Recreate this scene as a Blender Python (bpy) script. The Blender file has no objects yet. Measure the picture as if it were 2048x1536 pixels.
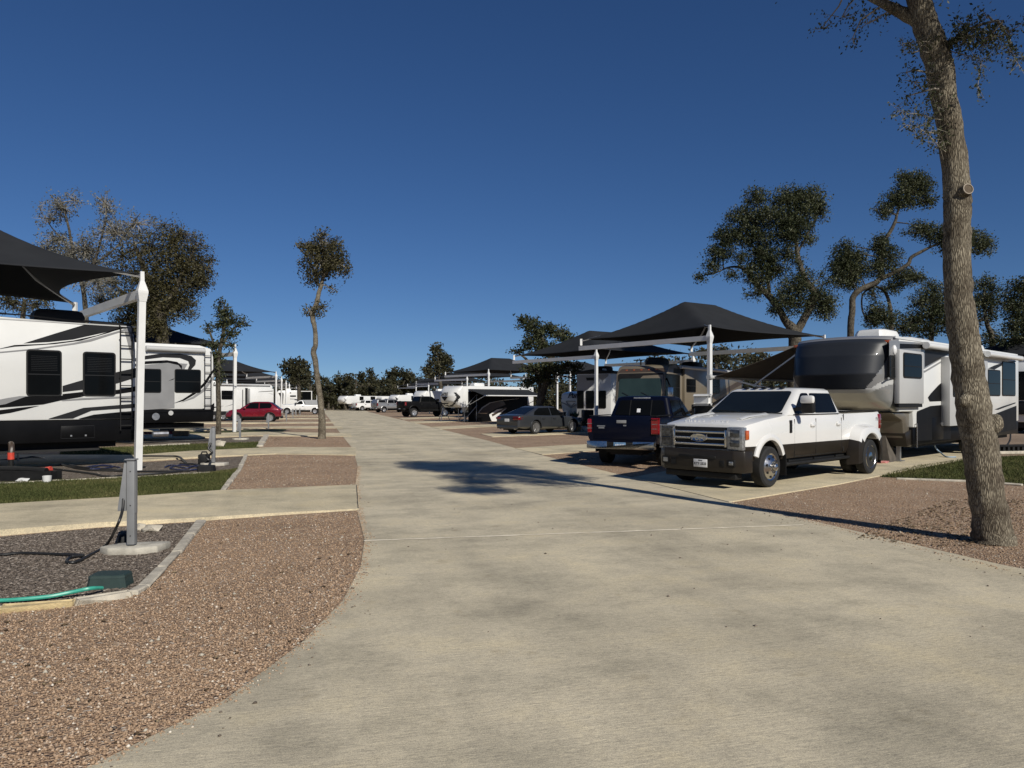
import bpy, bmesh, math, random
import numpy as np
from mathutils import Vector, Matrix
rng = np.random.default_rng(11)
random.seed(5)
SC = bpy.context.scene
COL = SC.collection
# ---------------------------------------------------------------- camera model
FPX, CX, HY, CAMH = 1500.0, 1024.0, 803.0, 1.70
def G(px, py, z=0.0):
    d = (CAMH - z) * FPX / (py - HY)
    return ((px - CX) * d / FPX, d, z)
def AT(px, py, d):
    return ((px - CX) * d / FPX, d, CAMH + (HY - py) * d / FPX)
RA = math.radians(14.5)                       # the road runs 14.5 degrees left of the view
def RD(u, v, z=0.0):
    return (u * math.cos(RA) - v * math.sin(RA), u * math.sin(RA) + v * math.cos(RA), z)
cam = bpy.data.cameras.new('camera'); camo = bpy.data.objects.new('camera', cam); COL.objects.link(camo)
camo.location = (0, 0, CAMH); camo.rotation_euler = (math.radians(90), 0, 0)
cam.sensor_width = 36; cam.lens = 36 * FPX / 2048; cam.shift_y = (HY - 768) / 2048
cam.clip_end = 4000; cam.clip_start = 0.05
SC.camera = camo
SC.view_settings.view_transform = 'Standard'; SC.view_settings.look = 'None'
SC.view_settings.exposure = 0.0; SC.view_settings.gamma = 1.0
# ---------------------------------------------------------------- light
EL = math.radians(34.0)
SUNV = Vector((0.5 * math.cos(EL), -0.866 * math.cos(EL), math.sin(EL)))
w = bpy.data.worlds.new('World'); SC.world = w; w.use_nodes = True
nt = w.node_tree; bg = nt.nodes['Background']
sky = nt.nodes.new('ShaderNodeTexSky'); sky.sky_type = 'NISHITA'; sky.sun_disc = False
sky.sun_elevation = EL; sky.sun_rotation = math.atan2(SUNV.x, SUNV.y)
sky.altitude = 1500; sky.air_density = 1.0; sky.dust_density = 0.05; sky.ozone_density = 5.0
hs = nt.nodes.new('ShaderNodeHueSaturation'); hs.inputs['Saturation'].default_value = 1.15; hs.inputs['Hue'].default_value = .507; hs.inputs['Value'].default_value = 1.02
tcw = nt.nodes.new('ShaderNodeTexCoord'); vm = nt.nodes.new('ShaderNodeVectorMath'); vm.inputs[1].default_value = (0, 0, .045)
vn = nt.nodes.new('ShaderNodeVectorMath'); vn.operation = 'NORMALIZE'
nt.links.new(tcw.outputs['Generated'], vm.inputs[0]); nt.links.new(vm.outputs[0], vn.inputs[0]); nt.links.new(vn.outputs[0], sky.inputs[0])
nt.links.new(sky.outputs[0], hs.inputs['Color']); nt.links.new(hs.outputs[0], bg.inputs[0])
bg.inputs[1].default_value = 0.062
sl = bpy.data.lights.new('sun', 'SUN'); sl.energy = 4.7; sl.angle = math.radians(0.5); sl.color = (1.0, 0.95, 0.86)
slo = bpy.data.objects.new('sun', sl); COL.objects.link(slo)
slo.rotation_euler = SUNV.to_track_quat('Z', 'Y').to_euler()
# ---------------------------------------------------------------- materials
def mat(name, c, rough=0.6, metal=0.0, coat=0.0, var=0.0, vs=3.0, bump=0.0, bs=40.0, spec=0.5, c2=None, emit=None):
    m = bpy.data.materials.new(name); m.use_nodes = True
    n = m.node_tree.nodes; l = m.node_tree.links; p = n['Principled BSDF']
    p.inputs['Base Color'].default_value = (*c, 1); p.inputs['Roughness'].default_value = rough
    p.inputs['Metallic'].default_value = metal; p.inputs['Coat Weight'].default_value = coat
    p.inputs['Coat Roughness'].default_value = 0.04; p.inputs['Specular IOR Level'].default_value = spec
    if var or bump:
        tc = n.new('ShaderNodeTexCoord')
    if var:
        no = n.new('ShaderNodeTexNoise'); no.inputs['Scale'].default_value = vs; no.inputs['Detail'].default_value = 6
        l.new(tc.outputs['Object'], no.inputs['Vector'])
        mx = n.new('ShaderNodeMix'); mx.data_type = 'RGBA'
        d = c2 if c2 else tuple(x * (1 - var) for x in c)
        mx.inputs['A'].default_value = (*d, 1); mx.inputs['B'].default_value = (*(tuple(min(1, x * (1 + var * .3)) for x in c) if not c2 else c), 1)
        rp = n.new('ShaderNodeMapRange'); rp.inputs['From Min'].default_value = .35; rp.inputs['From Max'].default_value = .65
        l.new(no.outputs['Fac'], rp.inputs['Value']); l.new(rp.outputs[0], mx.inputs['Factor']); l.new(mx.outputs['Result'], p.inputs['Base Color'])
        rr = n.new('ShaderNodeMapRange'); rr.inputs['To Min'].default_value = max(.02, rough - .1); rr.inputs['To Max'].default_value = min(1, rough + .1)
        l.new(no.outputs['Fac'], rr.inputs['Value']); l.new(rr.outputs[0], p.inputs['Roughness'])
    if bump:
        nb = n.new('ShaderNodeTexNoise'); nb.inputs['Scale'].default_value = bs; nb.inputs['Detail'].default_value = 5
        l.new(tc.outputs['Object'], nb.inputs['Vector'])
        b = n.new('ShaderNodeBump'); b.inputs['Strength'].default_value = bump; b.inputs['Distance'].default_value = .02
        l.new(nb.outputs['Fac'], b.inputs['Height']); l.new(b.outputs[0], p.inputs['Normal'])
    return m
M = {}
M['white'] = mat('white_gelcoat', (.66, .66, .635), .32, coat=.25, var=.06, vs=.9)
M['white_paint'] = mat('white_car_paint', (.68, .675, .65), .3, coat=.8, var=.03, vs=.7)
M['post'] = mat('white_post_paint', (.66, .66, .64), .5, var=.07, vs=2.5)
M['black'] = mat('black_paint', (.005, .005, .0055), .4, spec=.12, var=.2, vs=2)
M['satin'] = mat('black_plastic', (.012, .012, .012), .6, spec=.25, var=.25, vs=6)
M['charcoal'] = mat('charcoal_panel', (.018, .0185, .02), .45, spec=.15, var=.15, vs=1.5)
M['grey'] = mat('grey_stripe', (.22, .22, .22), .4, var=.08, vs=2)
M['silver'] = mat('silver_paint', (.42, .42, .41), .32, metal=.55, coat=.4, var=.06, vs=.8)
M['lightgrey'] = mat('light_grey_paint', (.44, .44, .43), .4, var=.06, vs=1)
M['bronze'] = mat('bronze_paint', (.021, .017, .013), .36, spec=.25, coat=.12, var=.1, vs=2)
M['taupe'] = mat('taupe_paint', (.11, .095, .072), .35, coat=.3, var=.1, vs=2)
M['tan'] = mat('tan_gelcoat', (.165, .138, .098), .35, coat=.3, var=.08, vs=1)
M['brown'] = mat('brown_stripe', (.06, .042, .03), .35, coat=.3, var=.1, vs=2)
M['red'] = mat('red_car_paint', (.17, .004, .013), .25, metal=.25, coat=1, var=.08, vs=1)
M['blue'] = mat('navy_car_paint', (.002, .003, .010), .32, spec=.16, coat=.08, var=.1, vs=1)
M['gunmetal'] = mat('gunmetal_car_paint', (.045, .049, .055), .3, metal=.4, coat=.5, var=.06, vs=1)
M['silvercar'] = mat('silver_car_paint', (.3, .3, .3), .3, metal=.5, coat=.8, var=.05, vs=1)
M['chrome'] = mat('chrome', (.55, .54, .52), .22, metal=1, var=.06, vs=9)
M['alu'] = mat('aluminium', (.5, .5, .5), .35, metal=.9, var=.1, vs=8)
M['rubber'] = mat('tyre_rubber', (.014, .014, .014), .85, var=.3, vs=9, bump=.3, bs=60)
M['glass'] = mat('tinted_glass', (.004, .0045, .005), .08, spec=.12, var=.2, vs=1.3)
M['glassblue'] = mat('clear_dark_glass', (.008, .011, .013), .04, spec=.3, var=.2, vs=1.3)
M['lens'] = mat('clear_lamp_lens', (.3, .31, .32), .12, metal=.35, coat=1, var=.4, vs=22)
M['redlens'] = mat('red_lamp_lens', (.2, .007, .009), .15, coat=1, var=.3, vs=30)
M['amber'] = mat('amber_lens', (.5, .1, .02), .2, coat=1, var=.2, vs=30)
M['underside'] = mat('undercarriage', (.012, .012, .012), .8, var=.4, vs=6)
M['fabric'] = mat('charcoal_shade_cloth', (.022, .0235, .026), .95, var=.12, vs=1.2, bump=.15, bs=90, spec=.15)
M['pedestal'] = mat('grey_pedestal_steel', (.2, .205, .21), .5, var=.08, vs=6)
M['cable'] = mat('black_cable', (.015, .015, .015), .5, var=.2, vs=20)
M['boxgreen'] = mat('green_plastic_box', (.022, .042, .038), .6, var=.12, vs=14, bump=.1, bs=120)
M['teal'] = mat('teal_hose', (.05, .36, .26), .4, var=.15, vs=14)
M['bluehose'] = mat('blue_hose', (.014, .02, .07), .45, var=.2, vs=14)
M['paleblue'] = mat('pale_blue_hose', (.3, .4, .5), .45, var=.2, vs=14)
M['orange'] = mat('orange_red_plastic', (.55, .06, .035), .4, var=.15, vs=14)
M['padconc'] = mat('pad_concrete', (.46, .43, .36), .85, var=.25, vs=9, bump=.3, bs=80)
M['terracotta'] = mat('terracotta', (.36, .13, .08), .8, var=.2, vs=8)
M['straw'] = mat('straw_basket', (.36, .27, .16), .9, var=.35, vs=30, bump=.4, bs=60)
M['wood'] = mat('weathered_wood', (.26, .17, .09), .8, var=.35, vs=12)
M['plate_white'] = mat('plate_white', (.7, .7, .7), .4, var=.05, vs=20)
M['plate_blue'] = mat('plate_blue', (.16, .3, .5), .4, var=.4, vs=12)
M['emblem'] = mat('emblem_blue', (.01, .03, .13), .25, coat=1, var=.1, vs=20)
M['stone'] = mat('limestone_edging', (.48, .435, .35), .85, var=.28, vs=7, bump=.5, bs=45)
M['stoney'] = mat('yellow_limestone', (.52, .41, .22), .85, var=.3, vs=9, bump=.5, bs=45)
M['cutwood'] = mat('cut_branch_ring', (.33, .28, .22), .8, var=.2, vs=20)
M['darkcut'] = mat('cut_branch_heart', (.1, .075, .05), .9, var=.4, vs=40)
M['furgrey'] = mat('grey_panelled_fence', (.3, .31, .32), .6, var=.1, vs=3)
M['pink'] = mat('pink_cloth', (.5, .2, .18), .9, var=.4, vs=14)
M['canvas'] = mat('grey_brown_canvas', (.085, .072, .058), .9, var=.3, vs=6)

def bark_mat(name, c1, c2, sx=26, sz=3.2, bump=.9):
    m = bpy.data.materials.new(name); m.use_nodes = True
    n = m.node_tree.nodes; l = m.node_tree.links; p = n['Principled BSDF']; p.inputs['Roughness'].default_value = .92
    p.inputs['Specular IOR Level'].default_value = .15
    tc = n.new('ShaderNodeTexCoord'); mp = n.new('ShaderNodeMapping'); mp.inputs['Scale'].default_value = (sx, sx, sz)
    l.new(tc.outputs['Object'], mp.inputs['Vector'])
    n1 = n.new('ShaderNodeTexNoise'); n1.inputs['Scale'].default_value = 2; n1.inputs['Detail'].default_value = 3
    l.new(mp.outputs[0], n1.inputs['Vector'])
    mxv = n.new('ShaderNodeMix'); mxv.data_type = 'RGBA'; mxv.blend_type = 'ADD'; mxv.inputs['Factor'].default_value = 1.0
    n1.inputs['Scale'].default_value = .55; n1.inputs['Detail'].default_value = 5; sc_ = n.new('ShaderNodeVectorMath'); sc_.operation = 'SCALE'; sc_.inputs['Scale'].default_value = 1.5
    l.new(n1.outputs['Color'], sc_.inputs[0]); l.new(mp.outputs[0], mxv.inputs['A']); l.new(sc_.outputs[0], mxv.inputs['B'])
    vo = n.new('ShaderNodeTexVoronoi'); vo.feature = 'DISTANCE_TO_EDGE'; vo.inputs['Scale'].default_value = 1.0
    l.new(mxv.outputs['Result'], vo.inputs['Vector'])
    n2 = n.new('ShaderNodeTexNoise'); n2.inputs['Scale'].default_value = 3.4; n2.inputs['Detail'].default_value = 6
    l.new(tc.outputs['Object'], n2.inputs['Vector'])
    r = n.new('ShaderNodeValToRGB'); r.color_ramp.elements[0].position = .0; r.color_ramp.elements[1].position = .24
    r.color_ramp.elements[0].color = (*c2, 1); r.color_ramp.elements[1].color = (*c1, 1)
    l.new(vo.outputs['Distance'], r.inputs['Fac'])
    mx = n.new('ShaderNodeMix'); mx.data_type = 'RGBA'; mx.blend_type = 'MULTIPLY'; mx.inputs['Factor'].default_value = .75
    r2 = n.new('ShaderNodeValToRGB'); r2.color_ramp.elements[0].position = .3; r2.color_ramp.elements[1].position = .62
    r2.color_ramp.elements[0].color = (.3, .25, .2, 1); r2.color_ramp.elements[1].color = (1.1, 1.08, 1.0, 1)
    l.new(n2.outputs['Fac'], r2.inputs['Fac']); l.new(r.outputs[0], mx.inputs['A']); l.new(r2.outputs[0], mx.inputs['B'])
    l.new(mx.outputs['Result'], p.inputs['Base Color'])
    b = n.new('ShaderNodeBump'); b.inputs['Strength'].default_value = bump; b.inputs['Distance'].default_value = .03
    sm = n.new('ShaderNodeMath'); sm.operation = 'MINIMUM'; sm.inputs[1].default_value = .3
    l.new(vo.outputs['Distance'], sm.inputs[0]); l.new(sm.outputs[0], b.inputs['Height']); l.new(b.outputs[0], p.inputs['Normal'])
    return m
M['bark'] = bark_mat('grey_oak_bark', (.30, .268, .212), (.075, .062, .048), 58, 9, 1.0)
M['bark_far'] = bark_mat('far_oak_bark', (.125, .113, .092), (.05, .043, .035), 14, 5, .5)
M['twig'] = mat('pale_twig', (.28, .25, .2), .9, var=.3, vs=5)

def leaf_mat(name, ca, cb, cc):
    m = bpy.data.materials.new(name); m.use_nodes = True
    n = m.node_tree.nodes; l = m.node_tree.links; p = n['Principled BSDF']; p.inputs['Roughness'].default_value = .55
    p.inputs['Specular IOR Level'].default_value = .3
    at = n.new('ShaderNodeAttribute'); at.attribute_name = 'tone'
    r = n.new('ShaderNodeValToRGB'); e = r.color_ramp.elements
    e[0].position = 0; e[0].color = (*ca, 1); e[1].position = 1; e[1].color = (*cc, 1)
    k = e.new(.5); k.color = (*cb, 1)
    l.new(at.outputs['Fac'], r.inputs['Fac']); l.new(r.outputs[0], p.inputs['Base Color'])
    tr = n.new('ShaderNodeBsdfTranslucent'); l.new(r.outputs[0], tr.inputs['Color'])
    ms = n.new('ShaderNodeMixShader'); ms.inputs[0].default_value = .28
    l.new(p.outputs[0], ms.inputs[1]); l.new(tr.outputs[0], ms.inputs[2]); l.new(ms.outputs[0], n['Material Output'].inputs['Surface'])
    return m
M['oakleaf'] = leaf_mat('live_oak_leaves', (.022, .030, .012), (.055, .064, .027), (.135, .14, .075))
M['oliveleaf'] = leaf_mat('olive_brown_leaves', (.035, .034, .014), (.075, .066, .027), (.14, .125, .06))
M['paleleaf'] = leaf_mat('sparse_grey_leaves', (.10, .10, .082), (.17, .168, .14), (.27, .265, .225))
M['farleaf'] = leaf_mat('far_wood_leaves', (.026, .028, .014), (.052, .05, .024), (.088, .08, .04))
M['agave'] = leaf_mat('pot_plant_leaves', (.03, .05, .02), (.07, .1, .04), (.14, .17, .08))

# ---------------------------------------------------------------- mesh builder
def rrect(cx, cz, wd, ht, r, n=4):
    pts = []
    for (sx, sz, a0) in ((1, 1, 0), (-1, 1, 90), (-1, -1, 180), (1, -1, 270)):
        for k in range(n + 1):
            a = math.radians(a0 + 90 * k / n)
            pts.append((cx + sx * (wd / 2 - r) + r * math.cos(a), cz + sz * (ht / 2 - r) + r * math.sin(a)))
    return pts
def inpoly(P, poly):
    x, y = P[:, 0], P[:, 1]; ins = np.zeros(len(P), bool); n = len(poly); j = n - 1
    for i in range(n):
        xi, yi = poly[i][0], poly[i][1]; xj, yj = poly[j][0], poly[j][1]
        c = ((yi > y) != (yj > y)) & (x < (xj - xi) * (y - yi) / ((yj - yi) if yj != yi else 1e-9) + xi)
        ins ^= c; j = i
    return ins
class MB:
    def __init__(s): s.v = []; s.f = []; s.m = []
    def add(s, vs, fs, mi=0):
        o = len(s.v); s.v += [tuple(v) for v in vs]
        for f in fs: s.f.append([i + o for i in f]); s.m.append(mi)
        return s
    def box(s, x0, x1, y0, y1, z0, z1, mi=0, b=0.0):
        if b:
            bm = bmesh.new(); bmesh.ops.create_cube(bm, size=1)
            for v in bm.verts: v.co = ((x0 + x1) / 2 + v.co.x * (x1 - x0), (y0 + y1) / 2 + v.co.y * (y1 - y0), (z0 + z1) / 2 + v.co.z * (z1 - z0))
            bmesh.ops.bevel(bm, geom=bm.edges[:], offset=b, segments=2, profile=.5, affect='EDGES')
            s.addbm(bm, mi); return s
        v = [(x, y, z) for x in (x0, x1) for y in (y0, y1) for z in (z0, z1)]
        return s.add(v, [(0, 1, 3, 2), (4, 6, 7, 5), (0, 4, 5, 1), (2, 3, 7, 6), (0, 2, 6, 4), (1, 5, 7, 3)], mi)
    def addbm(s, bm, mi=0):
        bm.verts.index_update()
        s.add([v.co[:] for v in bm.verts], [[v.index for v in f.verts] for f in bm.faces], mi); bm.free()
    def bar(s, a, b, wd, ht, mi=0):
        a = Vector(a); b = Vector(b); d = (b - a).normalized()
        up = Vector((0, 0, 1)) if abs(d.z) < .95 else Vector((1, 0, 0))
        x = d.cross(up).normalized() * wd / 2; y = x.cross(d).normalized() * ht / 2
        v = [p + q for p in (a, b) for q in (x + y, -x + y, -x - y, x - y)]
        return s.add(v, [(0, 1, 2, 3), (7, 6, 5, 4), (0, 4, 5, 1), (1, 5, 6, 2), (2, 6, 7, 3), (3, 7, 4, 0)], mi)
    def tube(s, pts, rad, n=8, mi=0, cap=True, jit=0.0):
        pts = [Vector(p) for p in pts]; k = len(pts)
        if not hasattr(rad, '__len__'): rad = [rad] * k
        rings = []; ref = None
        for i in range(k):
            t = (pts[min(i + 1, k - 1)] - pts[max(i - 1, 0)]).normalized()
            if ref is None: ref = Vector((1, 0, 0)) if abs(t.x) < .8 else Vector((0, 1, 0))
            u = (ref - t * ref.dot(t)).normalized(); ref = u; q = t.cross(u)
            rings.append([pts[i] + (u * math.cos(2 * math.pi * j / n) + q * math.sin(2 * math.pi * j / n)) * rad[i] * (1 + (random.uniform(-jit, jit) if jit else 0)) for j in range(n)])
        return s.loft(rings, mi, cap)
    def loft(s, rings, mi=0, cap=True, close=True, segmi=None):
        n = len(rings[0]); o = len(s.v)
        for r in rings: s.v += [tuple(p) for p in r]
        for i in range(len(rings) - 1):
            for j in range(n if close else n - 1):
                a = o + i * n + j; b = o + i * n + (j + 1) % n
                s.f.append([a, b, b + n, a + n]); s.m.append(segmi[j] if segmi else mi)
        if cap and close:
            s.f.append([o + j for j in range(n)][::-1]); s.m.append(mi)
            s.f.append([o + (len(rings) - 1) * n + j for j in range(n)]); s.m.append(mi)
        return s
    def lathe(s, prof, c=(0, 0, 0), axis='y', n=24, mi=0):
        rings = []
        for (r, h) in prof:
            ring = []
            for j in range(n):
                a = 2 * math.pi * j / n; p, q = r * math.cos(a), r * math.sin(a)
                ring.append({'y': (c[0] + p, c[1] + h, c[2] + q), 'z': (c[0] + p, c[1] + q, c[2] + h), 'x': (c[0] + h, c[1] + p, c[2] + q)}[axis])
            rings.append(ring)
        return s.loft(rings, mi, cap=True)
    def prism(s, poly, y0, y1, mi=0, axis='y', b=0.0):
        n = len(poly)
        f = {'y': lambda p, t: (p[0], t, p[1]), 'x': lambda p, t: (t, p[0], p[1]), 'z': lambda p, t: (p[0], p[1], t)}[axis]
        v = [f(p, y0) for p in poly] + [f(p, y1) for p in poly]
        fs = [list(range(n))[::-1], list(range(n, 2 * n))] + [[i, (i + 1) % n, n + (i + 1) % n, n + i] for i in range(n)]
        if b:
            bm = bmesh.new(); vv = [bm.verts.new(p) for p in v]
            for q in fs: bm.faces.new([vv[i] for i in q])
            bmesh.ops.recalc_face_normals(bm, faces=bm.faces[:])
            eds = [e for e in bm.edges if len(e.link_faces) == 2 and e.calc_face_angle(0) > .5]
            bmesh.ops.bevel(bm, geom=eds, offset=b, segments=2, profile=.5, affect='EDGES', clamp_overlap=True)
            s.addbm(bm, mi); return s
        return s.add(v, fs, mi)
    def text(s, txt, size, M4, depth=.004, mi=0, shear=0.0, align='CENTER', bold=0.0):
        c = bpy.data.curves.new('t', 'FONT'); c.body = txt; c.size = size; c.extrude = depth; c.shear = shear; c.align_x = align; c.align_y = 'CENTER'; c.offset = bold
        o = bpy.data.objects.new('t', c); COL.objects.link(o)
        dg = bpy.context.evaluated_depsgraph_get(); dg.update()
        me = bpy.data.meshes.new_from_object(o.evaluated_get(dg))
        s.add([M4 @ v.co for v in me.vertices], [list(p.vertices) for p in me.polygons], mi)
        bpy.data.objects.remove(o); bpy.data.curves.remove(c); bpy.data.meshes.remove(me)
        return s
    def build(s, name, mats, parent=None, smooth=35, fix=True):
        me = bpy.data.meshes.new(name); me.from_pydata(s.v, [], s.f)
        mats = mats if isinstance(mats, (list, tuple)) else [mats]
        for m in mats: me.materials.append(m)
        if len(mats) > 1: me.polygons.foreach_set('material_index', s.m)
        if fix:
            bm = bmesh.new(); bm.from_mesh(me); bmesh.ops.recalc_face_normals(bm, faces=bm.faces[:]); bm.to_mesh(me); bm.free()
        if smooth:
            me.shade_smooth(); me.set_sharp_from_angle(angle=math.radians(smooth))
        o = bpy.data.objects.new(name, me); COL.objects.link(o)
        if parent: o.parent = parent
        return o
def face_matrix(origin, xdir, zdir):
    """matrix that stands flat text up: text x along xdir, text y along zdir"""
    x = Vector(xdir).normalized(); z = Vector(zdir).normalized(); n = x.cross(z)
    return Matrix(((x.x, z.x, n.x, origin[0]), (x.y, z.y, n.y, origin[1]), (x.z, z.z, n.z, origin[2]), (0, 0, 0, 1)))
def npmesh(name, V, F, mats, attr=None, mi=None, smooth=False):
    me = bpy.data.meshes.new(name); k = F.shape[1]
    me.vertices.add(len(V)); me.vertices.foreach_set('co', V.astype(np.float32).ravel())
    me.loops.add(F.size); me.loops.foreach_set('vertex_index', F.astype(np.int32).ravel())
    me.polygons.add(len(F)); me.polygons.foreach_set('loop_start', np.arange(0, F.size, k, dtype=np.int32))
    me.polygons.foreach_set('loop_total', np.full(len(F), k, dtype=np.int32))
    for m in (mats if isinstance(mats, (list, tuple)) else [mats]): me.materials.append(m)
    if mi is not None: me.polygons.foreach_set('material_index', mi.astype(np.int32))
    if attr is not None:
        a = me.attributes.new('tone', 'FLOAT', 'FACE'); a.data.foreach_set('value', attr.astype(np.float32))
    me.update(calc_edges=True); me.validate()
    if smooth: me.shade_smooth()
    o = bpy.data.objects.new(name, me); COL.objects.link(o); return o
def thing(name, label, cat, loc=(0, 0, 0), rz=0.0, group=None):
    o = bpy.data.objects.new(name, None); COL.objects.link(o); o.location = loc; o.rotation_euler = (0, 0, rz); o.empty_display_size = .2
    return tag(o, label, cat, group)
def tag(o, label, cat, group=None, kind=None):
    o['label'] = label; o['category'] = cat
    if group: o['group'] = group
    if kind: o['kind'] = kind
    return o
def struct(o): o['kind'] = 'structure'; return o
def cut(o, cutters):
    """subtract cutter meshes from the object (evaluated, no modifiers left)"""
    cos = []
    for mb in cutters:
        c = mb.build('cutter', [M['underside']], smooth=0); cos.append(c)
        md = o.modifiers.new('b', 'BOOLEAN'); md.operation = 'DIFFERENCE'; md.object = c; md.solver = 'EXACT'
        c.matrix_world = Matrix.Identity(4)
    par = o.parent; o.parent = None
    dg = bpy.context.evaluated_depsgraph_get(); dg.update()
    me = bpy.data.meshes.new_from_object(o.evaluated_get(dg))
    o.modifiers.clear(); old = o.data; o.data = me; me.name = old.name
    me.shade_smooth(); me.set_sharp_from_angle(angle=math.radians(35))
    for c in cos: bpy.data.objects.remove(c)
    o.parent = par
    return o
from mathutils.geometry import tessellate_polygon
# ================================================================ ground
def ground_mat(name, kind):
    m = bpy.data.materials.new(name); m.use_nodes = True
    n = m.node_tree.nodes; l = m.node_tree.links; p = n['Principled BSDF']; p.inputs['Roughness'].default_value = .9
    p.inputs['Specular IOR Level'].default_value = .2
    tc = n.new('ShaderNodeTexCoord')
    def noise(sc, det=6, rot=None, scale=None, rough=.55):
        x = n.new('ShaderNodeTexNoise'); x.inputs['Scale'].default_value = sc; x.inputs['Detail'].default_value = det; x.inputs['Roughness'].default_value = rough
        if scale:
            mp = n.new('ShaderNodeMapping'); mp.vector_type = 'TEXTURE'; mp.inputs['Rotation'].default_value = (0, 0, rot); mp.inputs['Scale'].default_value = scale
            l.new(tc.outputs['Object'], mp.inputs['Vector']); l.new(mp.outputs[0], x.inputs['Vector'])
        else: l.new(tc.outputs['Object'], x.inputs['Vector'])
        return x.outputs['Fac']
    def ramp(f, *st):
        r = n.new('ShaderNodeValToRGB'); e = r.color_ramp.elements
        e[0].position, e[0].color = st[0][0], (*st[0][1], 1); e[1].position, e[1].color = st[-1][0], (*st[-1][1], 1)
        for q in st[1:-1]: k = e.new(q[0]); k.color = (*q[1], 1)
        l.new(f, r.inputs['Fac']); return r.outputs[0]
    def mul(a, b, fac=1.0, bt='MULTIPLY'):
        x = n.new('ShaderNodeMix'); x.data_type = 'RGBA'; x.blend_type = bt; x.inputs['Factor'].default_value = fac
        l.new(a, x.inputs['A']); l.new(b, x.inputs['B']); return x.outputs['Result']
    def bump(f, st, dist=.01, prev=None):
        b = n.new('ShaderNodeBump'); b.inputs['Strength'].default_value = st; b.inputs['Distance'].default_value = dist
        l.new(f, b.inputs['Height'])
        if prev: l.new(prev, b.inputs['Normal'])
        return b.outputs[0]
    if kind in ('road', 'drive'):
        br = (.53, .468, .345) if kind == 'road' else (.57, .495, .345)
        a = RA if kind == 'road' else math.radians(18)
        big = ramp(noise(.35, 5), (.3, tuple(x * .80 for x in br)), (.5, br), (.72, tuple(x * 1.14 for x in br)))
        blot = ramp(noise(1.1, 9, a, (1.3, 1, 1), .68), (.34, (.68, .69, .70)), (.52, (1, 1, 1)), (.7, (1.14, 1.11, 1.02)))
        streak = ramp(noise(5.0, 6, a, (2.2, .2, 1), .75), (.33, (.74, .74, .75)), (.5, (1, 1, 1)), (.68, (1.09, 1.11, 1.08)))
        fine = ramp(noise(48, 5, a, (1.8, .6, 1), .8), (.32, (.66, .66, .67)), (.5, (1, 1, 1)), (.68, (1.2, 1.19, 1.14)))
        grit = ramp(noise(150, 3), (.36, (.7, .7, .7)), (.5, (1, 1, 1)), (.64, (1.2, 1.19, 1.16)))
        wear = ramp(noise(.55, 4, a + 1.57, (3.5, .55, 1), .6), (.36, (.8, .8, .8)), (.52, (1, 1, 1)), (.68, (1.08, 1.07, 1.03)))
        spot = ramp(noise(3.1, 3), (.64, (1, 1, 1)), (.74, (.72, .69, .64)))
        c = mul(mul(big, blot, .9), streak, .26); c = mul(mul(c, fine, .95), grit, .8); c = mul(c, wear, .6); c = mul(c, spot, .55)
        l.new(c, p.inputs['Base Color'])
        l.new(bump(noise(26, 4, a, (3.2, .5, 1), .7), .5, .008, bump(noise(1.3, 4), .2, .02)), p.inputs['Normal'])
    elif kind == 'gravel':
        vo = n.new('ShaderNodeTexVoronoi'); vo.inputs['Scale'].default_value = 48; l.new(tc.outputs['Object'], vo.inputs['Vector'])
        sep = n.new('ShaderNodeSeparateColor'); l.new(vo.outputs['Color'], sep.inputs[0])
        c = ramp(sep.outputs[0], (0, (.19, .128, .088)), (.35, (.33, .225, .148)), (.75, (.385, .268, .176)), (.93, (.44, .34, .24)), (1, (.6, .53, .44)))
        big = ramp(noise(.8, 6), (.3, (.78, .77, .76)), (.55, (1, 1, 1)), (.75, (1.1, 1.08, 1.04)))
        l.new(mul(c, big), p.inputs['Base Color'])
        l.new(bump(vo.outputs['Distance'], .9, .02, bump(noise(5, 4), .5, .03)), p.inputs['Normal'])
    elif kind == 'mulch':
        vo = n.new('ShaderNodeTexVoronoi'); vo.inputs['Scale'].default_value = 34
        mp = n.new('ShaderNodeMapping'); mp.inputs['Scale'].default_value = (.55, 1.6, 1); mp.inputs['Rotation'].default_value = (0, 0, .3)
        l.new(tc.outputs['Object'], mp.inputs['Vector']); l.new(mp.outputs[0], vo.inputs['Vector'])
        sep = n.new('ShaderNodeSeparateColor'); l.new(vo.outputs['Color'], sep.inputs[0])
        c = ramp(sep.outputs[0], (0, (.07, .055, .042)), (.5, (.15, .125, .1)), (.85, (.22, .185, .15)), (1, (.32, .28, .23)))
        l.new(c, p.inputs['Base Color']); l.new(bump(vo.outputs['Distance'], 1, .03), p.inputs['Normal'])
    elif kind == 'soil':
        c = ramp(noise(2.2, 8), (.3, (.05, .06, .022)), (.5, (.07, .078, .03)), (.7, (.12, .1, .055)))
        l.new(c, p.inputs['Base Color']); l.new(bump(noise(30, 5), .9, .03), p.inputs['Normal'])
    elif kind == 'earth':
        c = ramp(noise(.25, 8), (.3, (.16, .12, .08)), (.5, (.25, .185, .13)), (.7, (.31, .235, .17)))
        l.new(c, p.inputs['Base Color']); l.new(bump(noise(22, 6), .9, .03), p.inputs['Normal'])
    return m
M['road'] = ground_mat('broomed_concrete_road', 'road'); M['drive'] = ground_mat('tan_concrete_drive', 'drive')
M['gravel'] = ground_mat('red_granite_gravel', 'gravel'); M['mulch'] = ground_mat('wood_chip_mulch', 'mulch')
M['soil'] = ground_mat('turf_soil', 'soil'); M['earth'] = ground_mat('dry_earth', 'earth')
M['joint'] = mat('joint_sealant', (.85, .77, .6), .8, var=.12, vs=14)

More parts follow.
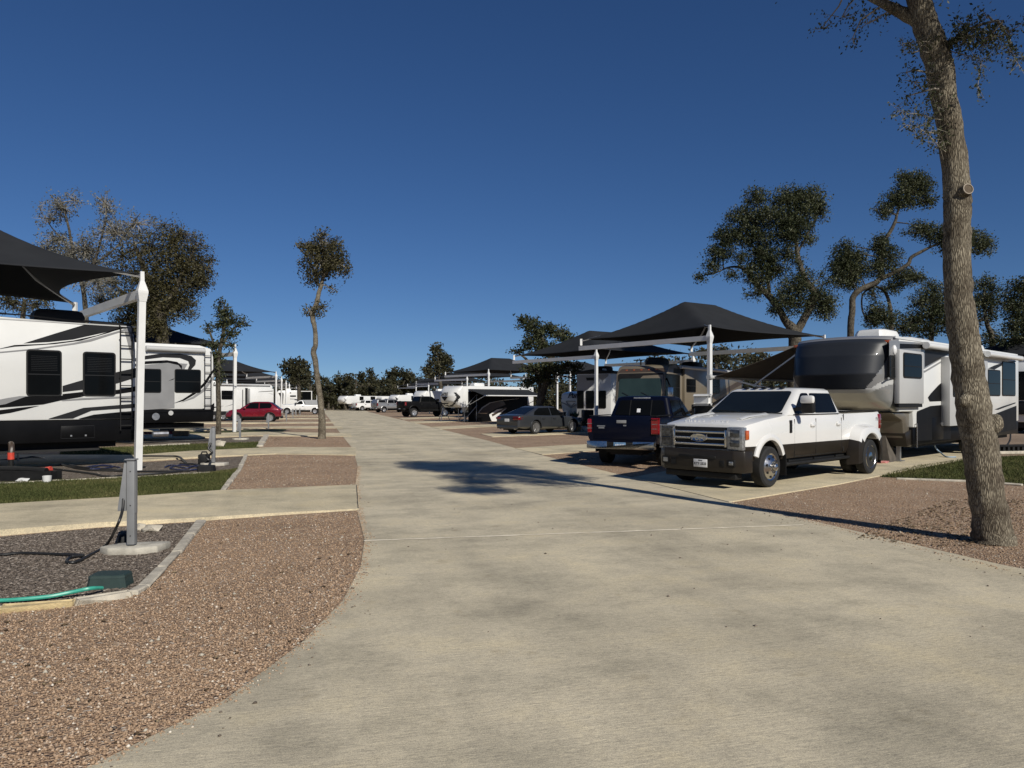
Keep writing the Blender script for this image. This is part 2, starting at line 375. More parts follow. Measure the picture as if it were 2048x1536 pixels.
def sheet(name, pts, m, z=None):
    mb = MB(); v = [(p[0], p[1], (p[2] if z is None else z)) for p in pts]
    bm = bmesh.new(); vs = [bm.verts.new(p) for p in v]
    for tr in tessellate_polygon([[Vector(p) for p in v]]):
        try: bm.faces.new([vs[i] for i in tr])
        except ValueError: pass
    bm.normal_update()
    for f in bm.faces:
        if f.normal.z < 0: f.normal_flip()
    mb.addbm(bm); return struct(mb.build(name, m, smooth=0, fix=False))
# base sheet out to the horizon
sheet('ground', [(-900, -300, 0), (900, -300, 0), (900, 1600, 0), (-900, 1600, 0)], M['earth'])
# granite gravel strips along both sides of the road
sheet('gravel_bed', [RD(*p) for p in ((-9, 1), (-2, 2), (2, 6), (2, 175), (-7.2, 175), (-7.2, 24), (-7.2, 14), (-9, 8))], M['gravel'], .004)
sheet('gravel_bed', [RD(*p) for p in ((5.5, 4), (40, -3), (40, 9), (16.5, 10), (17, 60), (17, 175), (6, 175))], M['gravel'], .004)
LEFT_EDGE = [(-40, -5), (-14, -2.5), (-5.5, 1.2), (-3, 2.55), (-1.75, 3.25), (-1.02, 3.85), (-.52, 4.5), (-.13, 5.4), (.2, 6.5), (.42, 7.8), (.55, 9.3), (.6, 13), (.72, 15.3), (1.0, 20), (1.2, 27), (1.1, 55), (1.0, 100), (.6, 150)]
RIGHT_EDGE = [(8.5, 150), (7.6, 96), (7.4, 60), (7.1, 32), (6.8, 22.5), (6.7, 11.3), (6.85, 6.2), (7.3, 4.6), (8.4, 2.8), (11, 1.2), (18, 0), (45, -1.5)]
road_pts = [RD(*p) for p in LEFT_EDGE] + [RD(*p) for p in RIGHT_EDGE] + [RD(45, -40), RD(-40, -40)]
sheet('road', road_pts, M['road'], .012)
sheet('road', [RD(-30, 148), RD(40, 148), RD(40, 160), RD(-30, 160)], M['road'], .009)
def strip(name, a, b, wd, m, z, wob=.006):
    a = Vector(a); b = Vector(b); n = 60; d = (b - a); q = Vector((-d.y, d.x, 0)).normalized()
    mb = MB(); L = []; R = []
    for i in range(n + 1):
        c = a + d * i / n + q * random.uniform(-wob, wob); h = wd / 2 * random.uniform(.6, 1.3)
        L.append((c.x + q.x * h, c.y + q.y * h, z)); R.append((c.x - q.x * h, c.y - q.y * h, z))
    for i in range(n): mb.add([L[i], R[i], R[i + 1], L[i + 1]], [(0, 1, 2, 3)])
    return struct(mb.build(name, m, smooth=0))
strip('road_joint', G(728, 1084), G(1606, 1052), .045, M['joint'], .017)
strip('road_joint', G(713, 973), G(716, 1020), .014, M['satin'], .032, .004)
M['crack'] = mat('hairline_crack', (.3, .27, .2), .9, var=.3, vs=8)
for v in (33.0, 52.0, 75.0): strip('road_joint', RD(1.2, v), RD(7.0, v + .3), .04, M['joint'], .016)

def drive(top, bot, h0=.07, zt=.03, group=None):
    """slab between two edge polylines; thicker away from the road; listed from the road outwards"""
    n = len(top); mb = MB(); A = []; B = []
    for i in range(n):
        z = zt + (h0 - zt) * min(1, i / max(1, n - 2)); A.append((top[i][0], top[i][1], z)); B.append((bot[i][0], bot[i][1], z))
    for i in range(n - 1):
        mb.add([A[i], A[i + 1], B[i + 1], B[i]], [(0, 1, 2, 3)])
        for E in (A, B):
            a, b = E[i], E[i + 1]; mb.add([a, b, (b[0], b[1], -.05), (a[0], a[1], -.05)], [(0, 1, 2, 3)])
    mb.add([A[0], B[0], (*B[0][:2], -.05), (*A[0][:2], -.05)], [(0, 1, 2, 3)])
    o = mb.build('driveway', M['drive'], smooth=0); o.visible_shadow = True
    return struct(o)
def gl(*pp): return [G(*p) for p in pp]
SD = Vector((.737, .676, 0))                                   # the pads' direction (right and away)
def ext(pl, s):                                                # carry a polyline on, pads run on beyond the frame
    a, b = Vector(pl[-2]), Vector(pl[-1]); d = (b - a).normalized(); return pl + [tuple(b + d * s)]
drive(ext(gl((714, 972), (560, 980), (443, 986), (238, 1002), (0, 1018)), 16), ext(gl((717, 1021), (560, 1031), (385, 1044), (190, 1056), (0, 1073)), 16), .085)
drive(ext(gl((711, 896), (553, 896), (484, 899.5), (380, 905), (272, 914), (60, 914)), 20), ext(gl((712, 911.5), (551, 909), (430, 915), (276, 924), (0, 936), (-120, 941)), 20), .075)
drive(ext(gl((702, 867.5), (534, 865), (432, 868), (290, 872)), 20), ext(gl((703, 873.5), (505, 872.5), (400, 877), (285, 881)), 20), .075)
drive(ext(gl((683, 853), (567, 854), (480, 856), (380, 858)), 16), ext(gl((686, 857), (547, 857), (432, 861), (370, 864)), 16), .07)
for (x0, y0, y1) in ((671, 844.2, 846.6), (655, 836.5, 838.2), (650, 831.6, 832.6)):
    a = G(x0, y0); b = G(x0, y1); dl = Vector((-.93, -.2, 0))
    drive([a, tuple(Vector(a) + dl * 9), tuple(Vector(a) + dl * 26)], [b, tuple(Vector(b) + dl * 9), tuple(Vector(b) + dl * 26)], .06)
# right hand pads
drive(ext(gl((1262, 957), (1400, 930), (1560, 908), (1700, 893)), 8), ext(gl((1458, 1006), (1677, 970), (1760, 953), (1880, 930)), 8), .03, .022)
drive(ext(gl((1030, 897.5), (1120, 892), (1220, 888)), 14), ext(gl((1084, 910.5), (1205, 901), (1330, 894)), 14), .03, .022)
drive(ext(gl((962, 868.5), (1100, 862), (1240, 858)), 14), ext(gl((985, 874.5), (1183, 867), (1290, 863)), 14), .03, .022)
drive(ext(gl((860, 854.5), (990, 849), (1080, 847)), 12), ext(gl((880, 859), (1000, 853), (1090, 850)), 12), .03, .022)
drive(ext(gl((818, 843.5), (900, 841)), 12), ext(gl((830, 847), (920, 843.4)), 12), .03, .022)
drive(ext(gl((796, 836.6), (850, 835)), 12), ext(gl((806, 839), (865, 836.6)), 12), .03, .022)
drive(gl((1900, 900), (2300, 880)), gl((1900, 908), (2300, 889)), .03, .022)

# mulch and turf beds on the left
BED = []
def bed(name, pts, m, z):
    o = sheet(name, pts, m, z); return o
MUL1 = gl((-300, 1100), (0, 1075), (190, 1058), (385, 1046), (400, 1046), (350, 1110), (285, 1176), (258, 1190), (150, 1208), (0, 1221), (-300, 1240))
bed('mulch_bed', MUL1, M['mulch'], .008)
MUL2 = gl((-250, 948), (0, 938), (276, 926), (430, 917), (490, 913), (478, 937), (420, 946), (273, 955), (0, 967), (-250, 977))
bed('mulch_bed', MUL2, M['mulch'], .010)
TURF1 = gl((-300, 980), (0, 967), (273, 955), (420, 946.5), (478, 938), (476, 945), (443, 985.5), (238, 1001.5), (0, 1017), (-300, 1035))
bed('turf_bed', TURF1, M['soil'], .009)
TURF2 = gl((120, 899), (290, 893), (380, 889), (522, 884.5), (517, 896), (484, 899), (380, 905), (280, 913), (120, 913))
bed('turf_bed', TURF2, M['soil'], .009)
MUL3 = gl((285, 883), (400, 878), (505, 873.5), (533, 873), (525, 883), (380, 888), (285, 892))
bed('mulch_bed', MUL3, M['mulch'], .008)
MUL4 = gl((300, 867.5), (432, 862), (547, 858), (575, 858), (565, 864), (432, 867), (300, 871.5))
bed('turf_bed', MUL4, M['soil'], .008)
TURFR = gl((1758, 954.5), (1832, 934), (1941, 918), (2060, 912), (2300, 905), (2300, 1000), (2048, 971.5), (1941, 963.5))
bed('turf_bed', TURFR, M['soil'], .0085)
# limestone edging laid along the beds, end to end
def edging(px, mats=('stone',), wd=.115, ht=.05, L=.95):
    P = [Vector(G(*p)) for p in px]; mb = MB(); k = 0
    for a, b in zip(P[:-1], P[1:]):
        d = b - a; n = max(1, round(d.length / L)); q = Vector((-d.y, d.x, 0)).normalized()
        for i in range(n):
            s = a + d * (i + .02) / n; e = a + d * (i + .98) / n; h = ht * random.uniform(.75, 1.1); ww = wd * random.uniform(.85, 1.1)
            bm = bmesh.new(); bmesh.ops.create_cube(bm, size=1); m3 = (e - s); mid = (s + e) / 2
            for v in bm.verts:
                c = v.co.copy(); p = mid + m3 * c.x + q * (c.y * ww); v.co = (p.x + random.uniform(-.012, .012), p.y + random.uniform(-.012, .012), (c.z + .5) * h + random.uniform(-.006, .006))
            bmesh.ops.bevel(bm, geom=bm.edges[:], offset=.012, segments=1, affect='EDGES')
            mb.addbm(bm, 1 if (len(mats) > 1 and k % 4 == 1) else 0); k += 1
    return struct(mb.build('kerb', [M[x] for x in mats], smooth=30))
edging([(402, 1046), (352, 1110), (286, 1178), (262, 1192)][::1])
edging([(262, 1193), (150, 1211), (0, 1226), (-160, 1240)], ('stone', 'stoney'), L=.7, ht=.04, wd=.1)
edging([(492, 912), (477, 943), (444, 985)], L=.8)
edging([(420, 947), (345, 951), (275, 956), (120, 963), (0, 969)], wd=.08, ht=.03)
edging([(533, 872.5), (526, 884), (520, 894)], wd=.25, ht=.1)
edging([(380, 889.5), (285, 893.5)], wd=.1, ht=.06)
edging([(1790, 959), (1941, 965), (2048, 973), (2200, 985)], wd=.07, ht=.05)

# ---------------------------------------------------------------- loose gravel, chips, turf (uncountable)
OCT = np.array([[1, 0, 0], [-1, 0, 0], [0, 1, 0], [0, -1, 0], [0, 0, 1], [0, 0, -1]], float)
OCF = np.array([[0, 2, 4], [2, 1, 4], [1, 3, 4], [3, 0, 4], [2, 0, 5], [1, 2, 5], [3, 1, 5], [0, 3, 5]])
def sample(poly, n):
    P = np.array([(p[0], p[1]) for p in poly]); lo, hi = P.min(0), P.max(0); out = []; got = 0
    while got < n:
        q = rng.uniform(lo, hi, (n * 2, 2)); q = q[inpoly(q, P)]; out.append(q); got += len(q)
    return np.concatenate(out)[:n]
def stones(name, pts, size, m, flat=.65, stretch=1.0, z0=.006):
    n = len(pts); s = size[0] + (size[1] - size[0]) * rng.random(n) ** 2.2
    V = OCT[None] * (1 + rng.uniform(-.35, .35, (n, 6, 1))); V = V * np.stack([s * stretch, s, s * flat], 1)[:, None, :]
    a = rng.uniform(0, 6.28, n); c, d = np.cos(a), np.sin(a)
    x = V[:, :, 0] * c[:, None] - V[:, :, 1] * d[:, None]; y = V[:, :, 0] * d[:, None] + V[:, :, 1] * c[:, None]
    zz = V[:, :, 2] + (z0 + s * flat * .35)[:, None]
    W = np.stack([x + pts[:, 0][:, None], y + pts[:, 1][:, None], zz], 2).reshape(-1, 3)
    F = (OCF[None] + (np.arange(n) * 6)[:, None, None]).reshape(-1, 3)
    return npmesh(name, W, F, m, attr=np.repeat(rng.random(n), 8))
def tone_mat(name, *st, rough=.9):
    m = bpy.data.materials.new(name); m.use_nodes = True; n = m.node_tree.nodes; l = m.node_tree.links; p = n['Principled BSDF']
    p.inputs['Roughness'].default_value = rough; p.inputs['Specular IOR Level'].default_value = .2
    at = n.new('ShaderNodeAttribute'); at.attribute_name = 'tone'; r = n.new('ShaderNodeValToRGB'); e = r.color_ramp.elements
    e[0].position, e[0].color = st[0][0], (*st[0][1], 1); e[1].position, e[1].color = st[-1][0], (*st[-1][1], 1)
    for q in st[1:-1]: k = e.new(q[0]); k.color = (*q[1], 1)
    l.new(at.outputs['Fac'], r.inputs['Fac']); l.new(r.outputs[0], p.inputs['Base Color']); return m
M['pebble'] = tone_mat('granite_pebbles', (0, (.23, .155, .105)), (.4, (.36, .25, .162)), (.8, (.43, .3, .198)), (.965, (.5, .39, .29)), (1, (.72, .66, .56)))
M['chip'] = tone_mat('wood_chips', (0, (.08, .062, .048)), (.5, (.165, .135, .11)), (.88, (.24, .2, .165)), (1, (.42, .37, .31)))
M['grass'] = tone_mat('turf_grass', (0, (.03, .04, .012)), (.5, (.058, .068, .02)), (.8, (.1, .098, .036)), (1, (.21, .18, .085)))
M['litter'] = tone_mat('dry_leaf_litter', (0, (.05, .035, .02)), (.6, (.13, .09, .05)), (1, (.3, .23, .14)))
edge = [RD(u - .02, v) for (u, v) in LEFT_EDGE[3:14]]
GRL = [RD(-9, 2.2), RD(-5.0, 2.2)] + edge[:9] + gl((718, 1024), (560, 1034), (405, 1046), (353, 1112), (288, 1180), (150, 1210), (0, 1222), (-300, 1240))
def dens(poly, n, d0=4.5, pw=1.6):
    q = sample(poly, int(n * 1.35)); return q[rng.random(len(q)) < np.minimum(1, (d0 / np.hypot(q[:, 0], q[:, 1])) ** pw)]
gA = np.concatenate([dens(GRL, 90000, 5.0), sample(gl((712, 912), (716, 970), (560, 978), (446, 986), (490, 914), (555, 911)), 9000), sample(gl((702, 875), (709, 894), (553, 894), (524, 894), (536, 874)), 5000)])
GRR = [RD(u + .03, v) for (u, v) in ((6.7, 11.2), (6.72, 9.5), (6.8, 7), (6.87, 6.1), (7.3, 4.6), (9, 3.0))] + [RD(15, 2), RD(16, 8)] + gl((2300, 1010), (2048, 975), (1941, 966), (1765, 956), (1680, 971), (1462, 1006))
gB = np.concatenate([dens(GRR, 60000, 7.5), sample(gl((1092, 912), (1240, 951), (1400, 925), (1330, 900), (1205, 903)), 6000)])
# strays rolled onto the concrete along the edge
st = []
for (u, v) in LEFT_EDGE[3:13]:
    for k in range(12): st.append(RD(u + abs(random.gauss(0, .11)), v + random.uniform(-.5, .5))[:2])
for k in range(60): st.append(RD(random.uniform(1, 6.6), random.uniform(4, 12))[:2])
for k in range(70): st.append(RD(6.7 - abs(random.gauss(0, .25)), random.uniform(5, 11))[:2])
tag(stones('loose_gravel', np.concatenate([gA, gB]), (.0045, .0135), M['pebble']), 'reddish crushed granite gravel loose beside the road', 'gravel', kind='stuff')
sp = []
for i in range(3, 13):
    (u0, v0), (u1, v1) = LEFT_EDGE[i], LEFT_EDGE[i + 1]
    for k in range(int(130 * math.hypot(u1 - u0, v1 - v0))):
        q = random.random(); sp.append(RD(u0 + (u1 - u0) * q + abs(random.gauss(0, .05)), v0 + (v1 - v0) * q)[:2])
for k in range(500): sp.append(RD(6.72 - abs(random.gauss(0, .06)), random.uniform(6, 11.2))[:2])
tag(stones('spilled_gravel', np.array(sp), (.004, .012), M['pebble'], z0=.012), 'red gravel spilled along the rim of the concrete road', 'gravel', kind='stuff')
tag(stones('stray_pebbles', np.array(st), (.006, .016), M['chip'], z0=.013), 'stray pebbles and acorns scattered on the concrete road', 'pebbles', kind='stuff')
white = np.concatenate([dens(GRL, 420, 6), dens(GRR, 350, 8), sample(gl((712, 912), (716, 970), (560, 978), (446, 986), (490, 914), (555, 911)), 220)])
tag(stones('pale_pebbles', white, (.008, .022), M['stone']), 'pale limestone pebbles strewn among the red gravel', 'pebbles', kind='stuff')
tag(stones('mulch_chips', np.concatenate([sample(MUL1, 34000), sample(MUL2, 7000)]), (.005, .0135), M['chip'], flat=.3, stretch=2.6, z0=.01), 'grey brown shredded wood mulch around the utility pedestals', 'mulch', kind='stuff')
lit = np.concatenate([dens(GRL, 240, 6), dens(gl((1700, 1080), (1960, 1100), (2048, 1070), (2048, 1000), (1900, 1000)), 900, 20), sample(gl((530, 875), (600, 875), (600, 880), (530, 885)), 200)])
tag(stones('leaf_litter', lit, (.009, .022), M['litter'], flat=.35, stretch=1.6, z0=.014), 'dead leaves and dry sprigs on the gravel', 'leaf litter', kind='stuff')
def grass(name, poly, n, h):
    q = sample(poly, n); a = rng.uniform(0, 6.28, n); wv = .006 + .006 * rng.random(n); hh = h * (.5 + .8 * rng.random(n)); ln = rng.normal(0, .5, (n, 2)) * hh[:, None]
    b0 = np.stack([q[:, 0] - np.cos(a) * wv, q[:, 1] - np.sin(a) * wv, np.full(n, .008)], 1); b1 = np.stack([q[:, 0] + np.cos(a) * wv, q[:, 1] + np.sin(a) * wv, np.full(n, .008)], 1)
    t = np.stack([q[:, 0] + ln[:, 0], q[:, 1] + ln[:, 1], hh], 1); V = np.stack([b0, b1, t], 1).reshape(-1, 3); F = np.arange(3 * n).reshape(-1, 3)
    patch = .5 + .35 * np.sin(q[:, 0] * 1.9 + np.sin(q[:, 1] * 2.7)) * np.sin(q[:, 1] * 1.3)
    return npmesh(name, V, F, M['grass'], attr=np.clip(patch * .5 + rng.random(n) * .55, 0, 1))
tag(grass('mown_grass', TURF1, 70000, .05), 'short olive green turf in front of the pale concrete drive on the left', 'grass', kind='stuff')
tag(grass('mown_grass', TURF2, 16000, .06), 'narrow strip of turf behind the second utility pedestal on the left', 'grass', kind='stuff')
tag(grass('mown_grass', TURFR, 45000, .06), 'shaded turf patch behind the big oak trunk on the right', 'grass', kind='stuff')
# ================================================================ shade canopies
def canopy(base, eb, lb, el, ll, label, group='charcoal shade canopies over the parking pads', hp=4.9, hb=4.42, rise=1.35, lean=0.0, second=True, drop=0.0, hollow=.17):
    eb = Vector((*eb, 0)).normalized(); el = Vector((*el, 0)).normalized()
    b = Vector((base[0], base[1], 0)); t = thing('shade_canopy', label, 'shade canopy', b, 0, group)
    ends = []
    for k in range(2 if second else 1):
        o = el * ll * k; lx = Vector((lean, 0, 0))
        mb = MB(); x = el * .078; y = eb * .078
        r = []
        for (z, s) in ((0, 1), (.03, 1), (hb - .25, 1)): r.append([o + lx * z / hb * -1 + Vector((0, 0, z)) + x * a * s + y * c * s + lx for a, c in ((1, 1), (-1, 1), (-1, -1), (1, -1))])
        mb.loft(r); mb.build('post', M['post'], t, smooth=0)
        mb = MB(); r = [[o + Vector((0, 0, z)) + x * a * s + y * c * s for a, c in ((1, 1), (-1, 1), (-1, -1), (1, -1))] for (z, s) in ((hb - .26, 1.05), (hb - .05, 1.5), (hb + .0, 1.5), (hb + .25, .6), (hp, .55))]
        mb.loft(r); mb.build('post_cap', M['post'], t, smooth=0)
        mb = MB(); s0 = o + eb * .14 + Vector((0, 0, hb - .07)); s1 = o + eb * lb + Vector((0, 0, hb - .02 - drop))
        mb.bar(s0, s1, .15, .21); mb.build('beam', M['post'], t, smooth=0)
        mb = MB(); e = o + eb * (lb - .1); mb.bar(e + Vector((0, 0, hb + .125 - drop)), e + Vector((0, 0, hp - .02 - drop)), .11, .11)
        mb.build('riser', M['post'], t, smooth=0)
        ends.append((o + Vector((0, 0, hp - .04)), e + Vector((0, 0, hp - .04 - drop))))
    if not second: ends.append((el * ll + Vector((0, 0, hp - .04)), el * ll + eb * (lb - .1) + Vector((0, 0, hp - .04 - drop))))
    # cloth: hip roof with hollowed edges, stretched between the four risers
    N = 40; mb = MB(); V = []
    c00, c10 = ends[0]; c01, c11 = ends[1]; rr = ll / lb
    for i in range(N + 1):
        for j in range(N + 1):
            s, q = i / N, j / N; a, c = 2 * s - 1, 2 * q - 1
            s2 = .5 + (s - .5) * (1 - hollow * (1 - c * c)); q2 = .5 + (q - .5) * (1 - hollow * (1 - a * a))
            p = (c00 * (1 - s2) + c10 * s2) * (1 - q2) + (c01 * (1 - s2) + c11 * s2) * q2
            h = smin(1 - abs(a), 1.5 * rr * (1 - abs(c)), .97)
            V.append(p + Vector((0, 0, rise * (h ** 1.12))))
    n1 = N + 1
    mb.add(V, [(i * n1 + j, i * n1 + j + 1, (i + 1) * n1 + j + 1, (i + 1) * n1 + j) for i in range(N) for j in range(N)])
    f = mb.build('shade_cloth', M['fabric'], t, smooth=25)
    md = f.modifiers.new('thick', 'SOLIDIFY'); md.thickness = .02
    f.data.materials[0] = M['fabric']
    mid = [(ends[0][0] + ends[0][1]) / 2, (ends[1][0] + ends[1][1]) / 2]; u = (mid[1] - mid[0]); fr = min(.46, .36 / rr)
    R1 = mid[0] + u * fr + Vector((0, 0, rise * .9 - .08)); R2 = mid[1] - u * fr + Vector((0, 0, rise * .9 - .08))
    for (p, q) in ((ends[0][0], R1), (ends[0][1], R1), (ends[1][0], R2), (ends[1][1], R2)):
        m_ = (p + q) / 2 - Vector((0, 0, .3)); mb = MB(); mb.tube([p - Vector((0, 0, .08)), m_, q - Vector((0, 0, .02))], .045, 6); mb.build('rafter', M['alu'], t)
    return t
def smin(a, b, cap, k=.1):
    h = max(0.0, min(1.0, .5 + .5 * (b - a) / k)); m = b + (a - b) * h - k * h * (1 - h); return max(0.0, min(m, cap))
def pole(px, top, hz=4.9):
    d = (hz - CAMH) * FPX / (HY - top); return ((px - CX) * d / FPX, d)
EBL, ELL = (-.66, .75), (-.75, -.66)
EBR, ELR = (-.57, .82), (.82, .57)
p1 = G(284, 941)
canopy(p1[:2], EBL, 7.5, ELL, 8.5, 'charcoal canopy on the tall white post nearest the camera, over the toy hauler', lean=-.10, rise=1.6, hollow=.23)
p2 = G(470, 864)
canopy(p2[:2], EBL, 7.5, ELL, 9, 'charcoal canopy on the second white post on the left, over the grey swirl trailer', lean=-.04, rise=1.2)
canopy(pole(552, 743), EBL, 8, ELL, 9, 'charcoal canopy above the red car, third white post along the left row')
for (x, y, wd) in ((563, 753, 'fourth'), (572, 761, 'fifth'), (578.5, 765, 'sixth'), (592.5, 770.5, 'seventh and last')):
    canopy(pole(x, y), EBL, 8, ELL, 9, 'far small charcoal canopy, the %s white post along the left row' % wd)
canopy((8.25, 31.3), EBR, 8.4, ELR, 8.2, 'largest charcoal canopy on the right, white beam and post behind the white dually truck', rise=1.75)
canopy((5.0, 44.5), EBR, 8.6, ELR, 8.4, 'second charcoal canopy on the right, post between the grey sedan and the navy truck', rise=1.6)
canopy(pole(977, 738), EBR, 8.6, ELR, 8.6, 'charcoal canopy over the black trailer with stairs, post above its awning', rise=1.5)
for (x, y, wd) in ((934, 750, 'post just behind the white nose of the stair trailer'), (882, 760, 'half hidden behind the dark lifted truck'), (857, 766, 'above the round white trailer nose'), (832, 770, 'above the silver truck'), (764, 780, 'last and smallest one by the far wood')):
    canopy(pole(x, y), EBR, 8, ELR, 8.4, 'far charcoal canopy on the right, ' + wd)
canopy(pole(1140, 742), EBR, 8, ELR, 8.4, 'charcoal canopy of the second row, white post beside the oak behind the sedan')
canopy(pole(1113, 777), EBR, 9, ELR, 8.4, 'low looking far canopy of the second row, seen past the oak trunk')
canopy((35.5, 48.0), EBR, 8, ELR, 8.4, 'dark canopy at the right edge behind the silver fifth wheel')

# ================================================================ utility pedestals
def pedestal(px, py, hz, ang, label, detail=True):
    g = G(px, py); t = thing('power_pedestal', label, 'utility pedestal', (g[0], g[1], 0), ang, 'grey utility pedestals along the left row')
    if detail:
        mb = MB(); poly = [(-.33, -.04), (-.22, .17), (.08, .24), (.34, .24), (.29, -.05), (.1, -.17), (-.2, -.15)]
        mb.prism(poly, .0, .085, axis='z', b=.015); mb.build('concrete_pad', M['padconc'], t)
    mb = MB(); mb.box(-.042, .042, -.045, .045, .1 if detail else 0, hz, b=.008); mb.build('column', M['pedestal'], t)
    mb = MB(); mb.prism([(-.06, hz - .03), (-.06, hz - .02), (-.13, hz - .53), (-.13, hz - .56), (-.044, hz - .56), (-.044, hz - .03)], -.06, .05, b=.006); mb.build('outlet_box', M['pedestal'], t)
    mb = MB(); mb.box(-.06, .05, -.062, .055, hz + .003, hz + .018, b=.004); mb.build('cap', M['pedestal'], t)
    if detail:
        mb = MB(); mb.box(.044, .048, -.03, .03, .45, .9); mb.build('cover_plate', M['pedestal'], t)
        mb = MB()
        for (x, z) in ((0, hz - .5), (-.0, hz - .12), (.0, .2)): mb.lathe([(.006, -.004), (.006, .004)], (x, -.048, z), 'y', 8)
        mb.build('bolt', M['satin'], t)
    return t, g
ped1, g1 = pedestal(264, 1106, 1.04, .1, 'nearest grey steel pedestal with a black cable, on a concrete pad in wood chips')
ped2, g2 = pedestal(427, 932, 1.02, .1, 'grey pedestal with black plugs beside the dark box, second from the camera')
pedestal(480, 880, .95, .1, 'grey pedestal directly beside the second white canopy post')
pedestal(537, 858, .95, .1, 'grey pedestal in front of the rear door of the red car', False)
pedestal(573, 843, .95, .1, 'grey pedestal just right of the rear wheel of the red car', False)
pedestal(586, 838, .95, .1, 'far grey pedestal before the front door of the white pickup', False)
pedestal(592, 832, .85, .1, 'far grey pedestal below the middle of the white pickup bed', False)
pedestal(600, 830.5, .85, .1, 'far grey pedestal before the rear wheel of the white pickup', False)

t = thing('cable_plug', 'black plastic cap standing behind the foot of the nearest pedestal', 'cable plug', G(246, 1090), .2)
mb = MB(); mb.lathe([(.001, 0), (.065, 0), (.06, .09), (.04, .13), (.001, .14)], (0, 0, 0), 'z', 14); mb.build('cap', M['satin'], t)
def hose(name, label, cat, pts, r, m, n=8):
    """smooth tube through the points"""
    P = [Vector(p) for p in pts]; out = []
    for i in range(len(P) - 1):
        p0, p1, p2, p3 = P[max(i - 1, 0)], P[i], P[i + 1], P[min(i + 2, len(P) - 1)]
        for k in range(8):
            t = k / 8; out.append(.5 * ((2 * p1) + (p2 - p0) * t + (2 * p0 - 5 * p1 + 4 * p2 - p3) * t * t + (3 * p1 - p0 - 3 * p2 + p3) * t ** 3))
    out.append(P[-1]); mb = MB(); mb.tube(out, r, n); return tag(mb.build(name, m), label, cat)
def gz(px, py, z): return G(px, py, z)
D1 = g1[1]
hose('power_cable', 'thick black power cable looping from the nearest pedestal over the wood chips', 'cable',
     [AT(247, 996, D1 - .05), AT(245, 1020, D1 - .12), AT(235, 1050, D1 - .25), gz(212, 1090, .05), gz(176, 1112, .03), gz(150, 1124, .03), gz(133, 1123, .03), gz(142, 1114, .03), gz(166, 1110, .045), gz(110, 1108, .03), gz(40, 1106, .03), gz(0, 1109, .03), gz(-90, 1110, .03)], .016, M['cable'])
hose('garden_hose', 'teal garden hose running from the green box to the left', 'hose',
     [gz(204, 1176, .05), gz(180, 1177, .08), gz(140, 1185, .06), gz(90, 1194, .045), gz(0, 1201, .04), gz(-120, 1203, .03)], .017, M['teal'])
def valve_box(px, py, sx, sy, h, m, label, rz=.1):
    g = G(px, py); t = thing('valve_box', label, 'valve box', (g[0], g[1], 0), rz)
    mb = MB(); r = [[(x * sx * s, y * sy * s, z) for x, y in ((-1, -.7), (-.8, -1), (.8, -1), (1, -.7), (1, .7), (.8, 1), (-.8, 1), (-1, .7))] for (z, s) in ((0, 1), (h * .78, .9))]
    mb.loft(r); mb.build('box_body', m, t, smooth=20)
    mb = MB(); r = [[(x * sx * s, y * sy * s, z) for x, y in ((-1, -.7), (-.8, -1), (.8, -1), (1, -.7), (1, .7), (.8, 1), (-.8, 1), (-1, .7))] for (z, s) in ((h * .79, .92), (h * .95, .88), (h, .82))]
    mb.loft(r); mb.build('lid', m, t, smooth=20)
valve_box(221, 1173, .175, .13, .125, M['boxgreen'], 'low dark green plastic valve box at the end of the teal hose')
valve_box(413, 943, .2, .17, .15, M['satin'], 'low black valve box on the turf edge beside the second pedestal')
# what lies round the second pedestal and the sewer hook-up of the first trailer
def blob(name, label, cat, pxy, size, m, n=3):
    g = G(*pxy); bm = bmesh.new(); bmesh.ops.create_icosphere(bm, subdivisions=2, radius=1)
    for v in bm.verts:
        k = 1 + .25 * math.sin(v.co.x * 5 + v.co.y * 4) * math.cos(v.co.z * 4 + 1); v.co = (v.co.x * size[0] * k, v.co.y * size[1] * k, max(0, (v.co.z + .55) / 1.55) * size[2] * k)
    mb = MB(); mb.addbm(bm); o = mb.build(name, m, smooth=60); o.location = (g[0], g[1], .01); return tag(o, label, cat)
D2 = g2[1]
hose('power_cable', 'black power cord hanging from the outlet of the second pedestal', 'cable', [AT(422, 886, D2 - .15), AT(417, 897, D2 - .2), AT(424, 905, D2 - .2), AT(413, 915, D2 - .2), AT(421, 924, D2 - .25), gz(412, 934, .05), gz(390, 929, .03), gz(360, 928, .03)], .03, M['cable'])
t = thing('surge_protector', 'black surge protector box leaning at the foot of the second pedestal', 'surge protector', G(409, 931), .2)
mb = MB(); mb.box(-.15, .13, -.1, .1, .0, .3, b=.03); mb.build('case', M['satin'], t)
mb = MB(); mb.tube([(-.08, 0, .3), (-.06, 0, .36), (.05, 0, .36), (.07, 0, .3)], .02, 6); mb.build('handle', M['cable'], t)
for k, (pts, lab) in enumerate(([[(330, 934), (345, 930), (372, 936), (392, 931), (405, 937), (370, 940), (340, 936), (362, 930), (396, 934)], 'tangle of blue water hose left of the second pedestal'],
                 [[(170, 935), (195, 931), (225, 933), (212, 936), (180, 938), (205, 930), (240, 935)], 'loops of blue water hose behind the nearest pedestal'])):
    hose('water_hose', lab, 'hose', [gz(x, y, .04) for x, y in pts], .018, M['bluehose'], 6)
